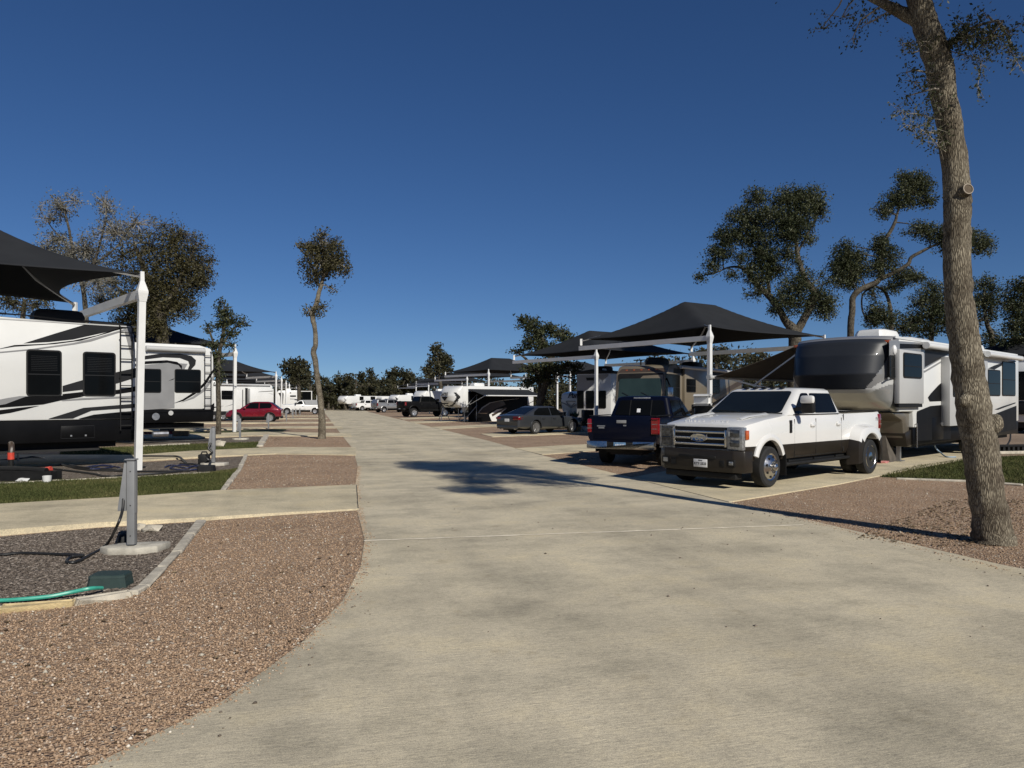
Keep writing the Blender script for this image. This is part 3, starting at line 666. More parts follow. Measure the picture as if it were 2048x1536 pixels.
for k, (pts, lab) in enumerate(([[(-40, 925), (30, 918), (60, 914), (80, 915), (110, 925), (160, 938), (230, 942), (300, 943), (380, 942)], 'long black sewer line humped over the slab edge on the left'],
                 [[(-40, 918), (0, 924), (28, 932), (50, 940), (80, 947), (110, 945)], 'black hose sagging down beside the red sewer elbow'],
                 [[(105, 938), (180, 947), (215, 953), (260, 950), (330, 946), (400, 938)], 'thin black cable trailing over the mulch towards the second pedestal'],
                 [[(140, 930), (165, 935), (190, 937), (235, 939), (290, 934)], 'short black hose lying behind the first canopy post'])):
    hose('black_hose', lab, 'hose', [gz(x, y, .09 if (k == 0 and i in (1, 2, 3)) else .03) for i, (x, y) in enumerate(pts)], .028, M['cable'], 6)
gs = G(22, 950)
t = thing('sewer_riser', 'black and orange sewer elbow standing under the toy hauler at the left edge', 'sewer fitting', gs)
mb = MB(); mb.tube([(0, 0, .0), (0, 0, .35)], .055, 10); mb.build('pipe', M['satin'], t)
mb = MB(); mb.tube([(0, 0, .36), (0, 0, .52)], .07, 10); mb.build('coupler', M['orange'], t)
mb = MB(); mb.tube([(0, 0, .5), (.0, .02, .6), (-.03, .06, .68), (-.08, .12, .72)], .065, 10); mb.build('elbow', M['brown'], t)
gs = G(40, 962)
t = thing('hose_support', 'black slatted sewer hose support lying on the mulch at the left edge', 'hose support', gs, -.12)
mb = MB()
for k in range(11): mb.box(-1.0 + k * .17, -.93 + k * .17, -.14, .14, .02, .2)
mb.box(-1.05, .85, -.16, -.12, .0, .22); mb.box(-1.05, .85, .12, .16, 0, .22); mb.build('cradle', M['satin'], t)
mb = MB(); mb.tube([(-1.0, 0, .24), (-.3, .02, .25), (.3, 0, .24), (.62, 0, .22)], .07, 10); mb.build('sewer_hose', M['satin'], t)
gs = G(84, 958)
t = thing('sewer_coupling', 'orange and white threaded hose coupling at the end of the black support', 'sewer fitting', gs)
mb = MB(); mb.tube([(-.16, 0, .2), (.0, 0, .2)], .06, 10); mb.build('collar', M['orange'], t)
mb = MB(); mb.tube([(.01, 0, .2), (.08, 0, .2)], .045, 10); mb.build('sleeve', M['white'], t)
mb = MB(); mb.tube([(.09, 0, .2), (.2, 0, .22)], .065, 10); mb.build('end_ring', M['orange'], t)
gs = G(94, 966)
t = thing('bucket', 'small white plastic cup standing under the orange hose coupling', 'bucket', gs)
mb = MB(); mb.lathe([(.001, .0), (.075, 0), (.09, .15), (.082, .15), (.07, .01), (.001, .01)], (0, 0, 0), 'z', 16); mb.build('cup', M['white'], t)
blob('crushed_bag', 'crumpled white rag on the mulch edge at the left', 'rag', (45, 965), (.14, .1, .09), M['white'])
blob('rock', 'pale rock lying on the turf strip right of the second pedestal', 'rock', (438, 894), (.24, .15, .25), M['stone'])
blob('rock', 'rounded limestone lump beside the first concrete drive', 'rock', (304, 1064), (.13, .1, .09), M['stone'])
blob('rock', 'small limestone lump against the foot of the nearest pedestal', 'rock', (280, 1063), (.07, .07, .1), M['stone'])
t = thing('junction_box', 'grey electric box on a short stake in front of the toy hauler', 'junction box', G(36, 927))
mb = MB(); mb.box(-.02, .02, -.02, .02, 0, .3); mb.build('stake', M['alu'], t)
mb = MB(); mb.box(-.11, .11, -.05, .05, .28, .62, b=.01); mb.build('enclosure', M['lightgrey'], t)
mb = MB(); mb.tube([(-.04, -.055, .3), (-.04, -.055, .6)], .02, 8); mb.build('conduit', M['alu'], t)
# ================================================================ trees
def smooth_path(P, n=5):
    out = []
    for i in range(len(P) - 1):
        p0, p1, p2, p3 = P[max(i - 1, 0)], P[i], P[i + 1], P[min(i + 2, len(P) - 1)]
        for k in range(n):
            t = k / n; out.append(.5 * ((2 * p1) + (p2 - p0) * t + (2 * p0 - 5 * p1 + 4 * p2 - p3) * t * t + (3 * p1 - p0 - 3 * p2 + p3) * t ** 3))
    out.append(P[-1]); return out
def leaves(centers, spread, per, size, tone, seed=0, asp=.5):
    """rhombic leaves gathered in sprays round the given centres"""
    r = np.random.default_rng(seed); n = len(centers) * per
    c = np.repeat(centers, per, 0) + r.normal(0, 1, (n, 3)) * np.repeat(spread, per, 0)
    a = r.normal(0, 1, (n, 3)); a /= np.linalg.norm(a, axis=1)[:, None]; b = r.normal(0, 1, (n, 3)); b -= a * (a * b).sum(1)[:, None]; b /= np.linalg.norm(b, axis=1)[:, None]
    s = (size * (.6 + .8 * r.random(n)))[:, None]; a = a * s; b = b * s * asp
    V = np.stack([c - a, c + b, c + a, c - b], 1).reshape(-1, 3); F = np.arange(4 * n).reshape(-1, 4)
    return V, F, np.clip(np.repeat(tone, per) + r.normal(0, .2, n), 0, 1)
def tree(name, label, D, limbs, clumps, leaf, per=22, dens=1.0, m='oakleaf', bark='bark_far', group=None, twigs=True, seed=1, depth=1.0, nseg=8, spr=.28, cat='tree', grounded=True):
    """limbs: lists of (px, py, dDepth, radius in px); clumps: (px, py, dDepth, rx, ry, weight) all at distance D"""
    r = np.random.default_rng(seed); k = D / FPX
    b = limbs[0][0]; gx = (b[0] - CX) * k
    t = thing(name, label, cat, (gx, D + b[2], 0), 0, group); org = Vector((gx, D + b[2], 0))
    mb = MB(); nodes = []
    for li, L in enumerate(limbs):
        P = [Vector((*AT(x, y, D),)) + Vector((0, dd, 0)) - org for (x, y, dd, rr) in L]
        if li == 0 and grounded: P[0].z = -.05
        R = [q[3] * k for q in L]; S = smooth_path(P, 5); RR = np.interp(np.linspace(0, len(P) - 1, len(S)), range(len(P)), R)
        S = [p + Vector((random.uniform(-1, 1), random.uniform(-1, 1), 0)) * rr * .04 for p, rr in zip(S, RR)]
        mb.tube(S, list(RR), nseg, jit=.06); nodes += S
    mb.build('trunk', M[bark], t, smooth=60)
    TW = D / 30 if D > 15 else .45; C = []; SP = []; T = []; tw = MB(); NA = np.array([tuple(p) for p in nodes])
    for (x, y, dd, rx, ry, wt) in clumps:
        c = Vector(AT(x, y, D)) + Vector((0, dd, 0)) - org; ax, az = rx * k, ry * k; ay = (ax + az) / 2 * depth
        vol = ax * az; n = max(4, int(vol * dens * wt * 16 / (spr ** 2)))
        d = r.normal(0, 1, (n, 3)); d /= np.linalg.norm(d, axis=1)[:, None]; rad = r.random(n) ** .45
        p = np.array(c) + d * rad[:, None] * np.array([ax, ay, az]) * (1 + r.normal(0, .10, (n, 1)))
        C.append(p); SP.append(np.full((n, 3), spr * .42) * (.7 + .6 * r.random((n, 1)))); T.append(np.full(n, .42) + r.normal(0, .16, n) + r.normal(0, .08))
        if twigs:
            nb = NA[np.argmin(((NA - np.array(c)) ** 2).sum(1))]; cc = np.array(c)
            if np.linalg.norm(nb - cc) > .3 * max(ax, az):
                mid = Vector((nb + cc) / 2) + Vector((r.normal() * .1, r.normal() * .1, .1 * az)); tw.tube([Vector(nb), mid, Vector(cc)], [.032 * TW, .022 * TW, .012 * TW], 5)
            for q in p[r.random(n) < min(1, (150 if m == 'paleleaf' else 60) / n)]:
                s0 = cc + (q - cc) * .15 * r.random(); md = (s0 + q) / 2 + r.normal(0, .08, 3) * max(ax, az) * .5
                tw.tube([Vector(s0), Vector(md), Vector(q)], [.014 * TW, .009 * TW, .004 * TW], 3, cap=False)
    V, F, A = leaves(np.concatenate(C), np.concatenate(SP), per, leaf, np.concatenate(T), seed)
    nv = len(V)
    if twigs and tw.v:
        tv = np.array([tuple(p) for p in tw.v]); tf = np.array([f for f in tw.f if len(f) == 4]) + nv
        V = np.concatenate([V, tv]); mi = np.concatenate([np.zeros(len(F)), np.ones(len(tf))]); A = np.concatenate([A, np.full(len(tf), .5)]); F = np.concatenate([F, tf])
    else: mi = np.zeros(len(F))
    o = npmesh('crown', V, F, [M[m], M['twig'] if bark != 'bark_far' or m == 'paleleaf' else M['bark_far']], attr=A, mi=mi); o.parent = t
    return t
# ---- the big oak in front on the right
DF = G(1985, 1086)[1]
fg = tree('oak_tree', 'big leaning oak in the right foreground with a sawn-off branch stub on its trunk', DF,
     [[(1987, 1090, 0, 42.8), (1986, 1076, 0, 37.2), (1979, 1030, 0, 32.6), (1970, 960, 0, 32.1), (1960, 890, 0, 31.6), (1949, 830, 0, 31.2), (1938, 755, 0, 29.8), (1928, 680, 0, 27.9), (1919, 610, 0, 26.0), (1916, 560, 0, 25.1), (1914, 480, 0, 24.2), (1915, 420, 0, 25.1), (1914, 380, 0, 24.6), (1907, 310, 0, 23.7), (1897, 240, 0, 23.2), (1885, 180, 0, 23.7), (1878, 130, 0, 25.1), (1862, 80, 0, 24.2), (1846, 30, 0, 22.3), (1832, -30, 0, 20.5), (1826, -110, -.1, 16.7), (1810, -220, -.2, 13.0), (1790, -330, -.3, 8.4), (1760, -420, -.3, 3.7)],
      [(1852, 50, 0, 15), (1815, 18, .1, 12), (1785, -10, .2, 9), (1740, -60, .4, 7), (1690, -110, .6, 5), (1640, -150, .8, 2)],
      [(1880, 100, 0, 9), (1900, 88, -.1, 6), (1925, 72, -.2, 3), (1960, 66, -.3, 1.5)],
      [(1820, -160, -.2, 11), (1870, -230, -.2, 8), (1930, -290, 0, 5), (1980, -330, .2, 3)],
      [(1800, -260, -.3, 9), (1740, -280, -.8, 6), (1690, -330, -1.2, 3)],
      [(1829, -70, 0, 11), (1800, -150, -.9, 8), (1765, -120, -1.8, 6), (1725, -40, -2.7, 3)], [(1815, -190, -.2, 11), (1930, -260, -.9, 8), (2050, -260, -1.6, 5), (2150, -330, -2.3, 2.5)]],
     [(1912, 92, -.2, 34, 28, 2.2), (1948, 98, -.3, 42, 26, 1.7), (1985, 88, -.3, 36, 22, .8), (1925, 62, -.1, 42, 24, .8), (1965, 45, -.1, 40, 26, .16), (2000, 118, -.2, 25, 22, .16),
      (1720, -8, .5, 55, 24, .3), (1760, 22, .3, 45, 20, .5), (1795, 8, .2, 34, 20, .6), (1735, 45, .4, 34, 20, .22), (1690, 0, .7, 34, 16, .35),
      (1815, 175, -.15, 32, 22, .5), (1845, 165, -.1, 20, 26, .45), (1800, 205, -.2, 34, 20, .2), (1830, 110, -.1, 30, 16, .2), (1795, 160, -.2, 30, 14, .12), (1845, 270, -.1, 26, 30, .05),
      (1880, -180, 0, 130, 80, 2.99), (1760, -190, .3, 140, 80, 2.99), (1980, -260, .1, 110, 70, 2.76), (1700, -330, -.7, 120, 70, 2.76), (1830, -350, -.2, 140, 70, 2.99), (1620, -150, .9, 70, 45, 2.30), (1640, -260, .3, 110, 70, 2.53), (1950, -380, .3, 120, 60, 2.53), (1800, -280, 1.0, 150, 80, 2.53), (1850, -240, -1.0, 140, 70, 2.30), (2000, -120, 1.0, 60, 30, .25),
      (2173, -396, -2.5, 120, 80, 2.99), (2023, -210, -1, 120, 80, 2.99), (1840, -379, -1, 130, 90, 2.99), (1723, -5, -3, 120, 80, 2.99), (1655, 100, -2.4, 95, 40, 2.76), (2139, -185, -2, 120, 80, 2.99), (1773, -470, -.5, 140, 90, 2.99), (1790, -90, -2.2, 90, 50, 2.76), (1940, -300, -1.8, 140, 80, 2.76), (1790, -179, -2, 120, 80, 2.6), (1940, -179, -2, 120, 80, 2.6), (1956, -46, -2, 110, 70, 2.2), (2090, -412, -2, 120, 80, 2.6), (1840, -412, -2, 120, 80, 2.6), (1748, -46, -2, 110, 64, 2.4)],
     .020, per=14, dens=.55, m='oakleaf', bark='bark', seed=3, nseg=20, spr=.13)
# the two burls, the sawn stub and bare sprigs are parts of the trunk
def lump(name, px, py, d, r, m, par, sq=(1, 1, 1)):
    p = Vector(AT(px, py, d)) - par.location; bm = bmesh.new(); bmesh.ops.create_icosphere(bm, subdivisions=3, radius=r)
    for v in bm.verts: k = 1 + .12 * math.sin(v.co.x * 40) * math.sin(v.co.z * 31); v.co = Vector((v.co.x * sq[0] * k, v.co.y * sq[1] * k, v.co.z * sq[2] * k)) + p
    mb = MB(); mb.addbm(bm); return mb.build(name, m, par, smooth=60)
lump('burl', 1990, 848, DF - .06, .105, M['bark'], fg, (.85, .8, 1.15)); lump('burl', 1930, 800, DF - .12, .07, M['bark'], fg, (1, .7, 1.1))
a = Vector(AT(1914, 392, DF)) - fg.location; b = Vector(AT(1936, 378, DF - .19)) - fg.location
mb = MB(); mb.tube([a, (a + b) / 2, b], [.12, .09, .066], 18); st_ = mb.build('branch_stub', M['bark'], fg, smooth=50)
d_ = (b - a).normalized(); u_ = d_.cross(Vector((0, 0, 1))).normalized(); q_ = d_.cross(u_)
mb = MB(); R = [[b + d_ * h + (u_ * math.cos(i * .3307) + q_ * math.sin(i * .3307)) * r for i in range(19)] for (r, h) in ((.063, -.01), (.064, .008), (.054, .01), (.052, .0))]
mb.loft(R, cap=False); mb.build('cut_ring', M['cutwood'], st_)
mb = MB(); mb.loft([[b + d_ * h + (u_ * math.cos(i * .3307) + q_ * math.sin(i * .3307)) * r for i in range(19)] for (r, h) in ((.052, -.02), (.051, .003))]); mb.build('cut_heart', M['darkcut'], st_)
mb = MB(); lc = []
for (x0, y0, pts) in ((1893, 305, [(1875, 290), (1855, 268), (1835, 255), (1815, 250)]), (1886, 240, [(1862, 236), (1840, 228), (1815, 226), (1790, 215)]), (1884, 236, [(1872, 210), (1864, 190), (1855, 165)]), (1866, 82, [(1850, 83), (1825, 84), (1800, 88)]), (1890, 100, [(1930, 110), (1960, 120), (1958, 150), (1955, 190)]), (1893, 305, [(1885, 280), (1876, 258)]), (1930, 90, [(1975, 85), (2010, 95), (2030, 115), (2038, 130)])):
    P = [Vector(AT(x, y, DF - .05 - .1 * i)) - fg.location for i, (x, y) in enumerate([(x0, y0)] + pts)]; S = smooth_path(P, 4)
    mb.tube(S, list(np.linspace(.0065, .002, len(S))), 5)
    for p in S[3:]:
        for q in range(3):
            e = p + Vector((random.uniform(-.12, .12), random.uniform(-.12, .12), random.uniform(-.14, .08))); mb.tube([p, e], [.0026, .0014], 3)
            lc.append(tuple(e)); lc.append(tuple((p + e) / 2))
mb.build('bare_sprig', M['twig'], fg)
lc = np.array(lc); V, F, A = leaves(lc, np.full((len(lc), 3), .025), 3, .018, np.full(len(lc), .6), 9)
o = npmesh('sprig_leaves', V, F, M['oakleaf'], attr=A); o.parent = fg

# ---- the slim tree beside the road on the left
tree('slim_oak_tree', 'tall slim oak, leafy tuft on a bare crooked trunk left of the road', 34.0,
     [[(643, 880, 0, 9.24), (644, 868, 0, 7.56), (644, 845, 0, 7.14), (641, 800, 0, 6.30), (635, 762, 0, 5.46), (631, 725, 0, 5.46), (627, 703, 0, 5.71), (631, 690, 0, 5.04), (630, 660, 0, 4.37), (626, 640, 0, 5.04), (625, 625, 0, 5.46), (633, 608, 0, 5.04), (638, 585, 0, 4.20), (644, 565, 0, 3.78), (648, 535, 0, 3.36), (646, 500, 0, 2.10), (644, 478, 0, 1.01)],
      [(640, 575, 0, 2.52), (622, 535, .2, 2.02), (605, 505, .3, 1.18), (592, 492, .3, .8)], [(645, 555, 0, 2.52), (668, 535, -.2, 2.02), (688, 520, -.3, 1.18)]],
     [(645, 520, 0, 42, 36, 1.1), (622, 500, .2, 26, 20, 1), (672, 525, -.2, 28, 32, 1), (655, 490, 0, 34, 20, 1), (643, 469, 0, 14, 13, .8), (597, 489, .3, 18, 7, .7), (632, 550, .1, 30, 20, .7), (690, 548, -.2, 15, 14, .7), (618, 565, .1, 18, 14, .3), (660, 575, 0, 16, 14, .3), (620, 620, .1, 16, 10, .9), (642, 615, 0, 16, 11, .9), (637, 628, 0, 12, 8, .8), (606, 530, .2, 14, 12, .5)],
     .055, per=12, dens=1.0, m='oliveleaf', seed=5, spr=.26, bark='bark')
# ---- left group behind the trailers
tree('sparse_oak_tree', 'thin grey half bare oak rising behind the first canopy on the left', 34,
     [[(175, 830, 0, 6.12), (172, 700, 0, 5.44), (172, 640, 0, 5.10), (168, 590, 0, 4.42), (160, 555, 0, 3.74), (150, 520, 0, 3.40), (142, 480, 0, 2.72), (134, 440, 0, 2.04), (124, 405, 0, 0.95)],
      [(152, 520, 0, 2.72), (120, 480, .3, 1.77), (90, 450, .5, 1.09), (65, 415, .6, 0.54)], [(165, 580, 0, 3.06), (195, 530, -.3, 2.45), (215, 470, -.4, 2.04), (222, 430, -.4, 1.36), (212, 395, -.4, 0.68)], [(160, 550, 0, 2.04), (125, 545, .4, 1.36), (95, 520, .6, 0.68), (75, 500, .6, 0.48)],
      [(195, 530, -.3, 2.04), (240, 500, -.4, 1.63), (275, 450, -.4, 1.09), (290, 430, -.4, 0.54)]],
     [(125, 415, 0, 32, 32, .3), (90, 435, .4, 36, 22, .16), (70, 405, .5, 20, 12, .12), (220, 415, -.4, 28, 28, .3), (240, 470, -.4, 55, 32, .28), (170, 500, 0, 50, 40, .32), (100, 475, .4, 34, 22, .4), (82, 500, .5, 26, 20, .7), (130, 510, .3, 28, 26, .6), (280, 450, -.3, 40, 26, .18), (200, 560, -.2, 45, 40, .3), (150, 400, 0, 26, 18, .15), (120, 560, .3, 26, 14, .3)],
     .05, per=10, dens=1.9, m='paleleaf', seed=7, spr=.26, depth=.8)
tree('juniper_oak_tree', 'broad olive brown oak hanging over the second trailer on the left', 38.5,
     [[(335, 830, 0, 14), (330, 740, 0, 13), (325, 680, 0, 12), (318, 620, 0, 11), (300, 570, 0, 8), (285, 530, 0, 5), (270, 490, 0, 3)], [(322, 640, 0, 8), (350, 590, -.2, 6), (375, 540, -.3, 4), (395, 500, -.3, 2)], [(320, 630, 0, 7), (270, 600, .3, 5), (235, 580, .4, 3), (215, 560, .4, 2)],
      [(372, 545, -.3, 3.5), (405, 540, -.3, 2), (430, 545, -.3, 1)]],
     [(350, 480, 0, 50, 30, .7), (300, 500, 0, 50, 40, .6), (355, 525, 0, 60, 36, 1.1), (395, 530, -.2, 36, 40, .75), (330, 570, 0, 66, 40, 1.3), (390, 570, -.2, 36, 26, .7), (425, 545, -.3, 16, 10, .5), (270, 550, .2, 50, 40, .5), (240, 510, .3, 40, 36, .35), (345, 610, 0, 50, 36, 1.3), (300, 620, 0, 40, 36, 1.2), (260, 610, .3, 36, 34, .8), (225, 600, .4, 28, 28, .6), (320, 655, -.3, 28, 22, 1.1), (285, 650, 0, 32, 24, .9), (240, 640, .3, 40, 18, .7), (380, 610, -.2, 26, 16, .3), (400, 490, -.2, 26, 20, .2), (330, 450, 0, 40, 18, .14), (330, 690, -.6, 12, 16, .3), (410, 560, -.2, 26, 20, .6), (215, 560, .4, 40, 30, .4), (190, 600, .4, 30, 24, .4), (180, 520, .4, 36, 30, .22), (370, 470, -.2, 40, 16, .22), (425, 520, -.3, 18, 14, .25), (385, 635, -.2, 20, 14, .2), (260, 470, .3, 40, 24, .2)],
     .055, per=11, dens=1.1, m='oliveleaf', seed=8, spr=.26, depth=.8)
tree('oak_tree', 'low grey oak seen under the near canopy at the left edge', 42, [[(40, 830, 0, 8), (42, 700, 0, 7), (45, 640, 0, 5), (50, 600, 0, 3)]],
     [(20, 605, 0, 40, 24, .8), (70, 612, 0, 34, 20, .7), (10, 570, 0, 50, 30, .5), (95, 600, 0, 20, 14, .4)], .06, per=10, m='oliveleaf', seed=9, spr=.3)
tree('young_oak_tree', 'small dark oak between the grey swirl trailer and the second white post', 37.5,
     [[(437, 850, 0, 5.4), (437, 800, 0, 5), (436, 750, 0, 4.6), (440, 700, 0, 4), (448, 660, 0, 3.4), (450, 630, 0, 2), (448, 605, 0, .8)], [(441, 695, 0, 3), (465, 660, 0, 2), (488, 645, 0, 1)], [(438, 720, 0, 3), (420, 665, 0, 2)]],
     [(447, 625, 0, 18, 20, .8), (462, 640, 0, 22, 16, .8), (484, 645, 0, 16, 9, .6), (440, 652, 0, 20, 10, .7), (458, 668, 0, 22, 12, .7), (415, 657, 0, 14, 9, .6), (430, 690, 0, 20, 14, .8), (462, 690, 0, 14, 8, .5), (432, 720, 0, 18, 18, .9), (436, 750, 0, 14, 14, .6), (440, 606, 0, 9, 7, .6)],
     .07, per=9, m='oakleaf', seed=10, spr=.24)
# ---- oaks on the right
def q(x, y): return (1360 + x / 2.977, 320 + y / 2.977)
def Q(L): return [(*q(x, y), dd, a / 2.75, b / 2.75, wt) for (x, y, dd, a, b, wt) in L]
def QL(L): return [(*q(x, y), dd, r / 2.977) for (x, y, dd, r) in L]
tree('oak_tree', 'full rounded oak with a forked trunk behind the silver fifth wheel', 40,
     [QL([(680, 1430, 0, 44), (682, 1110, 0, 38), (680, 1040, 0, 40), (668, 1000, 0, 30), (630, 960, 0, 22), (590, 890, 0, 20), (545, 810, .3, 19), (490, 750, .4, 17), (440, 690, .6, 14), (410, 640, .6, 10), (330, 620, .8, 6), (230, 660, .9, 3)]),
      QL([(690, 1030, 0, 28), (720, 980, 0, 24), (755, 900, -.2, 22), (785, 810, -.3, 22), (770, 765, -.3, 20), (735, 720, -.3, 17), (712, 640, -.2, 15), (700, 560, 0, 13), (690, 480, 0, 10), (660, 380, 0, 6), (640, 280, 0, 3)]),
      QL([(545, 810, .3, 12), (535, 700, .3, 9), (530, 600, .2, 7), (520, 480, .2, 4), (470, 380, .2, 2)]), QL([(700, 550, 0, 8), (760, 440, 0, 6), (810, 340, -.1, 3)])],
     Q([(640, 230, 0, 110, 70, 1), (460, 225, .2, 75, 60, .8), (770, 240, 0, 100, 80, 1), (830, 300, 0, 60, 60, .7), (400, 340, .3, 110, 75, 1), (560, 340, 0, 120, 80, 1), (700, 370, 0, 110, 90, 1.1), (300, 440, .4, 90, 70, 1), (450, 450, .3, 110, 70, 1.1), (640, 460, 0, 110, 60, .9), (250, 540, .5, 80, 60, .9), (370, 570, .4, 80, 40, .5), (210, 620, .6, 55, 45, .8), (140, 680, .8, 40, 24, .8), (320, 680, .5, 45, 30, .7), (520, 560, .3, 90, 80, 1.1), (540, 640, .3, 70, 55, 1), (480, 700, .3, 80, 60, .7), (760, 470, 0, 45, 40, .6),
       (680, 760, -.3, 110, 80, .8), (640, 850, -.3, 110, 80, .8), (820, 850, -.4, 95, 80, .9), (850, 900, -.4, 60, 60, .7), (860, 740, -.4, 70, 45, .3), (480, 790, .3, 90, 45, .35), (560, 900, 0, 50, 30, .4), (720, 680, -.2, 70, 40, .35), (820, 690, -.3, 40, 30, .3), (590, 640, .1, 60, 60, .5), (640, 560, 0, 60, 50, .7), (690, 600, -.1, 50, 40, .4), (430, 640, .4, 60, 50, .7)]),
     .056, per=19, dens=1.3, m='oakleaf', seed=12, spr=.3, depth=.85)
tree('oak_tree', 'spreading oak with a bent right limb behind the roof of the silver fifth wheel', 44,
     [QL([(1010, 1430, 0, 24), (1015, 1050, 0, 21), (1025, 900, 0, 19), (1030, 820, 0, 18), (1070, 775, 0, 17), (1130, 745, 0, 16), (1180, 720, 0, 16), (1200, 660, 0, 15), (1195, 580, 0, 13), (1215, 490, 0, 11), (1250, 430, 0, 11), (1280, 370, 0, 10), (1300, 300, 0, 6), (1340, 220, 0, 3)]),
      QL([(1190, 710, 0, 13), (1270, 670, -.3, 12), (1330, 630, -.5, 11), (1350, 590, -.5, 10), (1400, 560, -.6, 9), (1470, 525, -.7, 7), (1560, 500, -.8, 4), (1700, 520, -.8, 2)]),
      QL([(1290, 1060, .5, 14), (1280, 960, .5, 13), (1275, 860, .5, 11), (1240, 780, .4, 9), (1180, 750, .2, 7)]), QL([(1180, 745, .2, 6), (1110, 790, .4, 5), (1105, 890, .4, 5), (1140, 960, .4, 4)])],
     Q([(1400, 130, 0, 95, 60, .9), (1330, 110, 0, 50, 40, .5), (1450, 170, 0, 60, 50, .6), (1350, 190, 0, 90, 50, .9), (1280, 250, 0, 80, 55, 1), (1470, 240, 0, 60, 45, .8), (1220, 310, 0, 55, 40, .8), (1380, 250, 0, 60, 30, .5), (1170, 290, 0, 35, 20, .3),
       (1420, 440, -.6, 110, 45, .7), (1540, 470, -.8, 120, 60, 1), (1660, 500, -.8, 110, 70, .9), (1760, 520, -.8, 60, 60, .8), (1380, 400, -.5, 60, 30, .3), (1530, 550, -.8, 60, 40, .4),
       (1010, 560, .3, 95, 75, .9), (960, 640, .3, 70, 80, .9), (1050, 640, .2, 90, 80, 1), (1200, 500, 0, 60, 60, .9), (1240, 580, 0, 80, 70, .8), (1180, 640, 0, 80, 60, .7), (1000, 720, .3, 80, 50, .9), (1330, 700, -.2, 90, 55, .9), (1400, 700, -.3, 40, 40, .6), (1260, 760, 0, 70, 40, .6), (990, 500, .3, 60, 30, .3), (1150, 800, 0, 60, 40, .4), (1180, 900, .3, 70, 50, .8), (1240, 940, .4, 90, 50, .9), (1160, 960, .3, 50, 40, .7)]),
     .058, per=19, dens=1.3, m='oakleaf', seed=13, spr=.3, depth=.8)
tree('oak_tree', 'dark oak left of the big foreground trunk, low over the trailer roof', 58, [QL([(1490, 1430, 0, 18), (1495, 1060, 0, 16), (1500, 940, 0, 14), (1510, 850, 0, 9), (1520, 780, 0, 4)])],
     Q([(1510, 800, 0, 80, 80, 1), (1440, 850, 0, 80, 60, .9), (1400, 960, 0, 90, 60, .9), (1500, 930, 0, 100, 70, 1), (1560, 880, 0, 80, 70, 1), (1600, 960, 0, 90, 70, 1), (1330, 1000, 0, 80, 50, .9), (1480, 740, 0, 40, 25, .6), (1450, 1010, 0, 100, 45, 1)]), .08, per=14, m='oakleaf', seed=14, spr=.4)
tree('oak_tree', 'dark oak right of the big foreground trunk at mid height', 56, [QL([(1870, 1430, 0, 18), (1860, 1100, 0, 16), (1830, 980, 0, 13), (1815, 900, 0, 10), (1810, 780, 0, 5)])],
     Q([(1810, 740, 0, 70, 45, 1), (1830, 810, 0, 75, 60, 1), (1780, 860, 0, 70, 60, 1), (1850, 900, 0, 60, 50, .8), (1870, 1040, 0, 55, 50, .5), (1800, 950, 0, 60, 50, .6), (1850, 1080, 0, 80, 40, .8)]), .08, per=14, m='oakleaf', seed=15, spr=.4)
tree('oak_tree', 'dense dark oak cut off by the right edge of the picture', 52, [QL([(2080, 1430, 0, 22), (2070, 1050, 0, 20), (2060, 900, 0, 14), (2050, 800, 0, 6)])],
     Q([(2020, 770, 0, 90, 65, 1.1), (2100, 740, 0, 90, 65, 1.1), (1980, 870, 0, 80, 70, 1.1), (2080, 870, 0, 110, 80, 1.2), (2000, 980, 0, 80, 70, 1.1), (2090, 990, 0, 90, 70, 1.1), (2000, 1060, 0, 90, 50, 1)]), .08, per=14, m='oakleaf', seed=16, spr=.4)
tree('oak_tree', 'oak with a reaching left bough between the second and third right canopies', 54,
     [[(1068, 860, 0, 8), (1073, 830, 0, 7), (1082, 800, 0, 7), (1090, 770, 0, 6.5), (1098, 745, 0, 6), (1100, 715, 0, 5), (1092, 690, 0, 4), (1075, 665, 0, 3), (1056, 640, 0, 1.5)], [(1093, 760, 0, 5), (1070, 740, .3, 3.5), (1050, 715, .4, 2.5), (1028, 702, .5, 1)], [(1100, 720, 0, 4), (1125, 695, -.2, 3), (1142, 680, -.3, 1.5)], [(1072, 835, 0, 4), (1080, 780, .3, 4), (1078, 745, .3, 3)]],
     [(1048, 641, 0, 14, 12, 1), (1062, 652, 0, 20, 14, 1), (1080, 664, 0, 22, 14, 1), (1072, 640, 0, 10, 8, .5), (1100, 660, 0, 18, 14, .9), (1122, 668, -.2, 22, 14, .9), (1138, 680, -.3, 22, 10, .9), (1065, 680, 0, 20, 12, .9), (1082, 686, 0, 18, 12, .7), (1058, 694, .3, 14, 10, .7), (1030, 702, .5, 12, 5, .8), (1045, 700, .4, 12, 6, .7), (1100, 700, 0, 40, 16, .8), (1075, 735, .3, 34, 16, .9), (1110, 735, 0, 36, 18, .9), (1085, 755, .2, 40, 14, .8), (1145, 735, -.3, 22, 16, .6), (1150, 760, -.3, 16, 12, .5), (1060, 765, .3, 20, 14, .6), (1040, 650, 0, 8, 5, .6)],
     .1, per=9, dens=1.0, m='oakleaf', seed=18, spr=.32)
tree('oak_tree', 'rounded oak at the far left end of the road beyond the white posts', 105, [[(598, 822, 0, 4), (598, 780, 0, 4), (596, 755, 0, 3), (594, 730, 0, 1.5)]],
     [(580, 728, 0, 16, 10, 1), (600, 735, 0, 22, 16, 1), (612, 745, 0, 14, 14, 1), (585, 745, 0, 18, 12, 1), (598, 760, 0, 24, 10, 1), (570, 735, 0, 10, 6, .7), (605, 722, 0, 8, 7, .8)], .2, per=8, m='farleaf', seed=20, spr=.55)
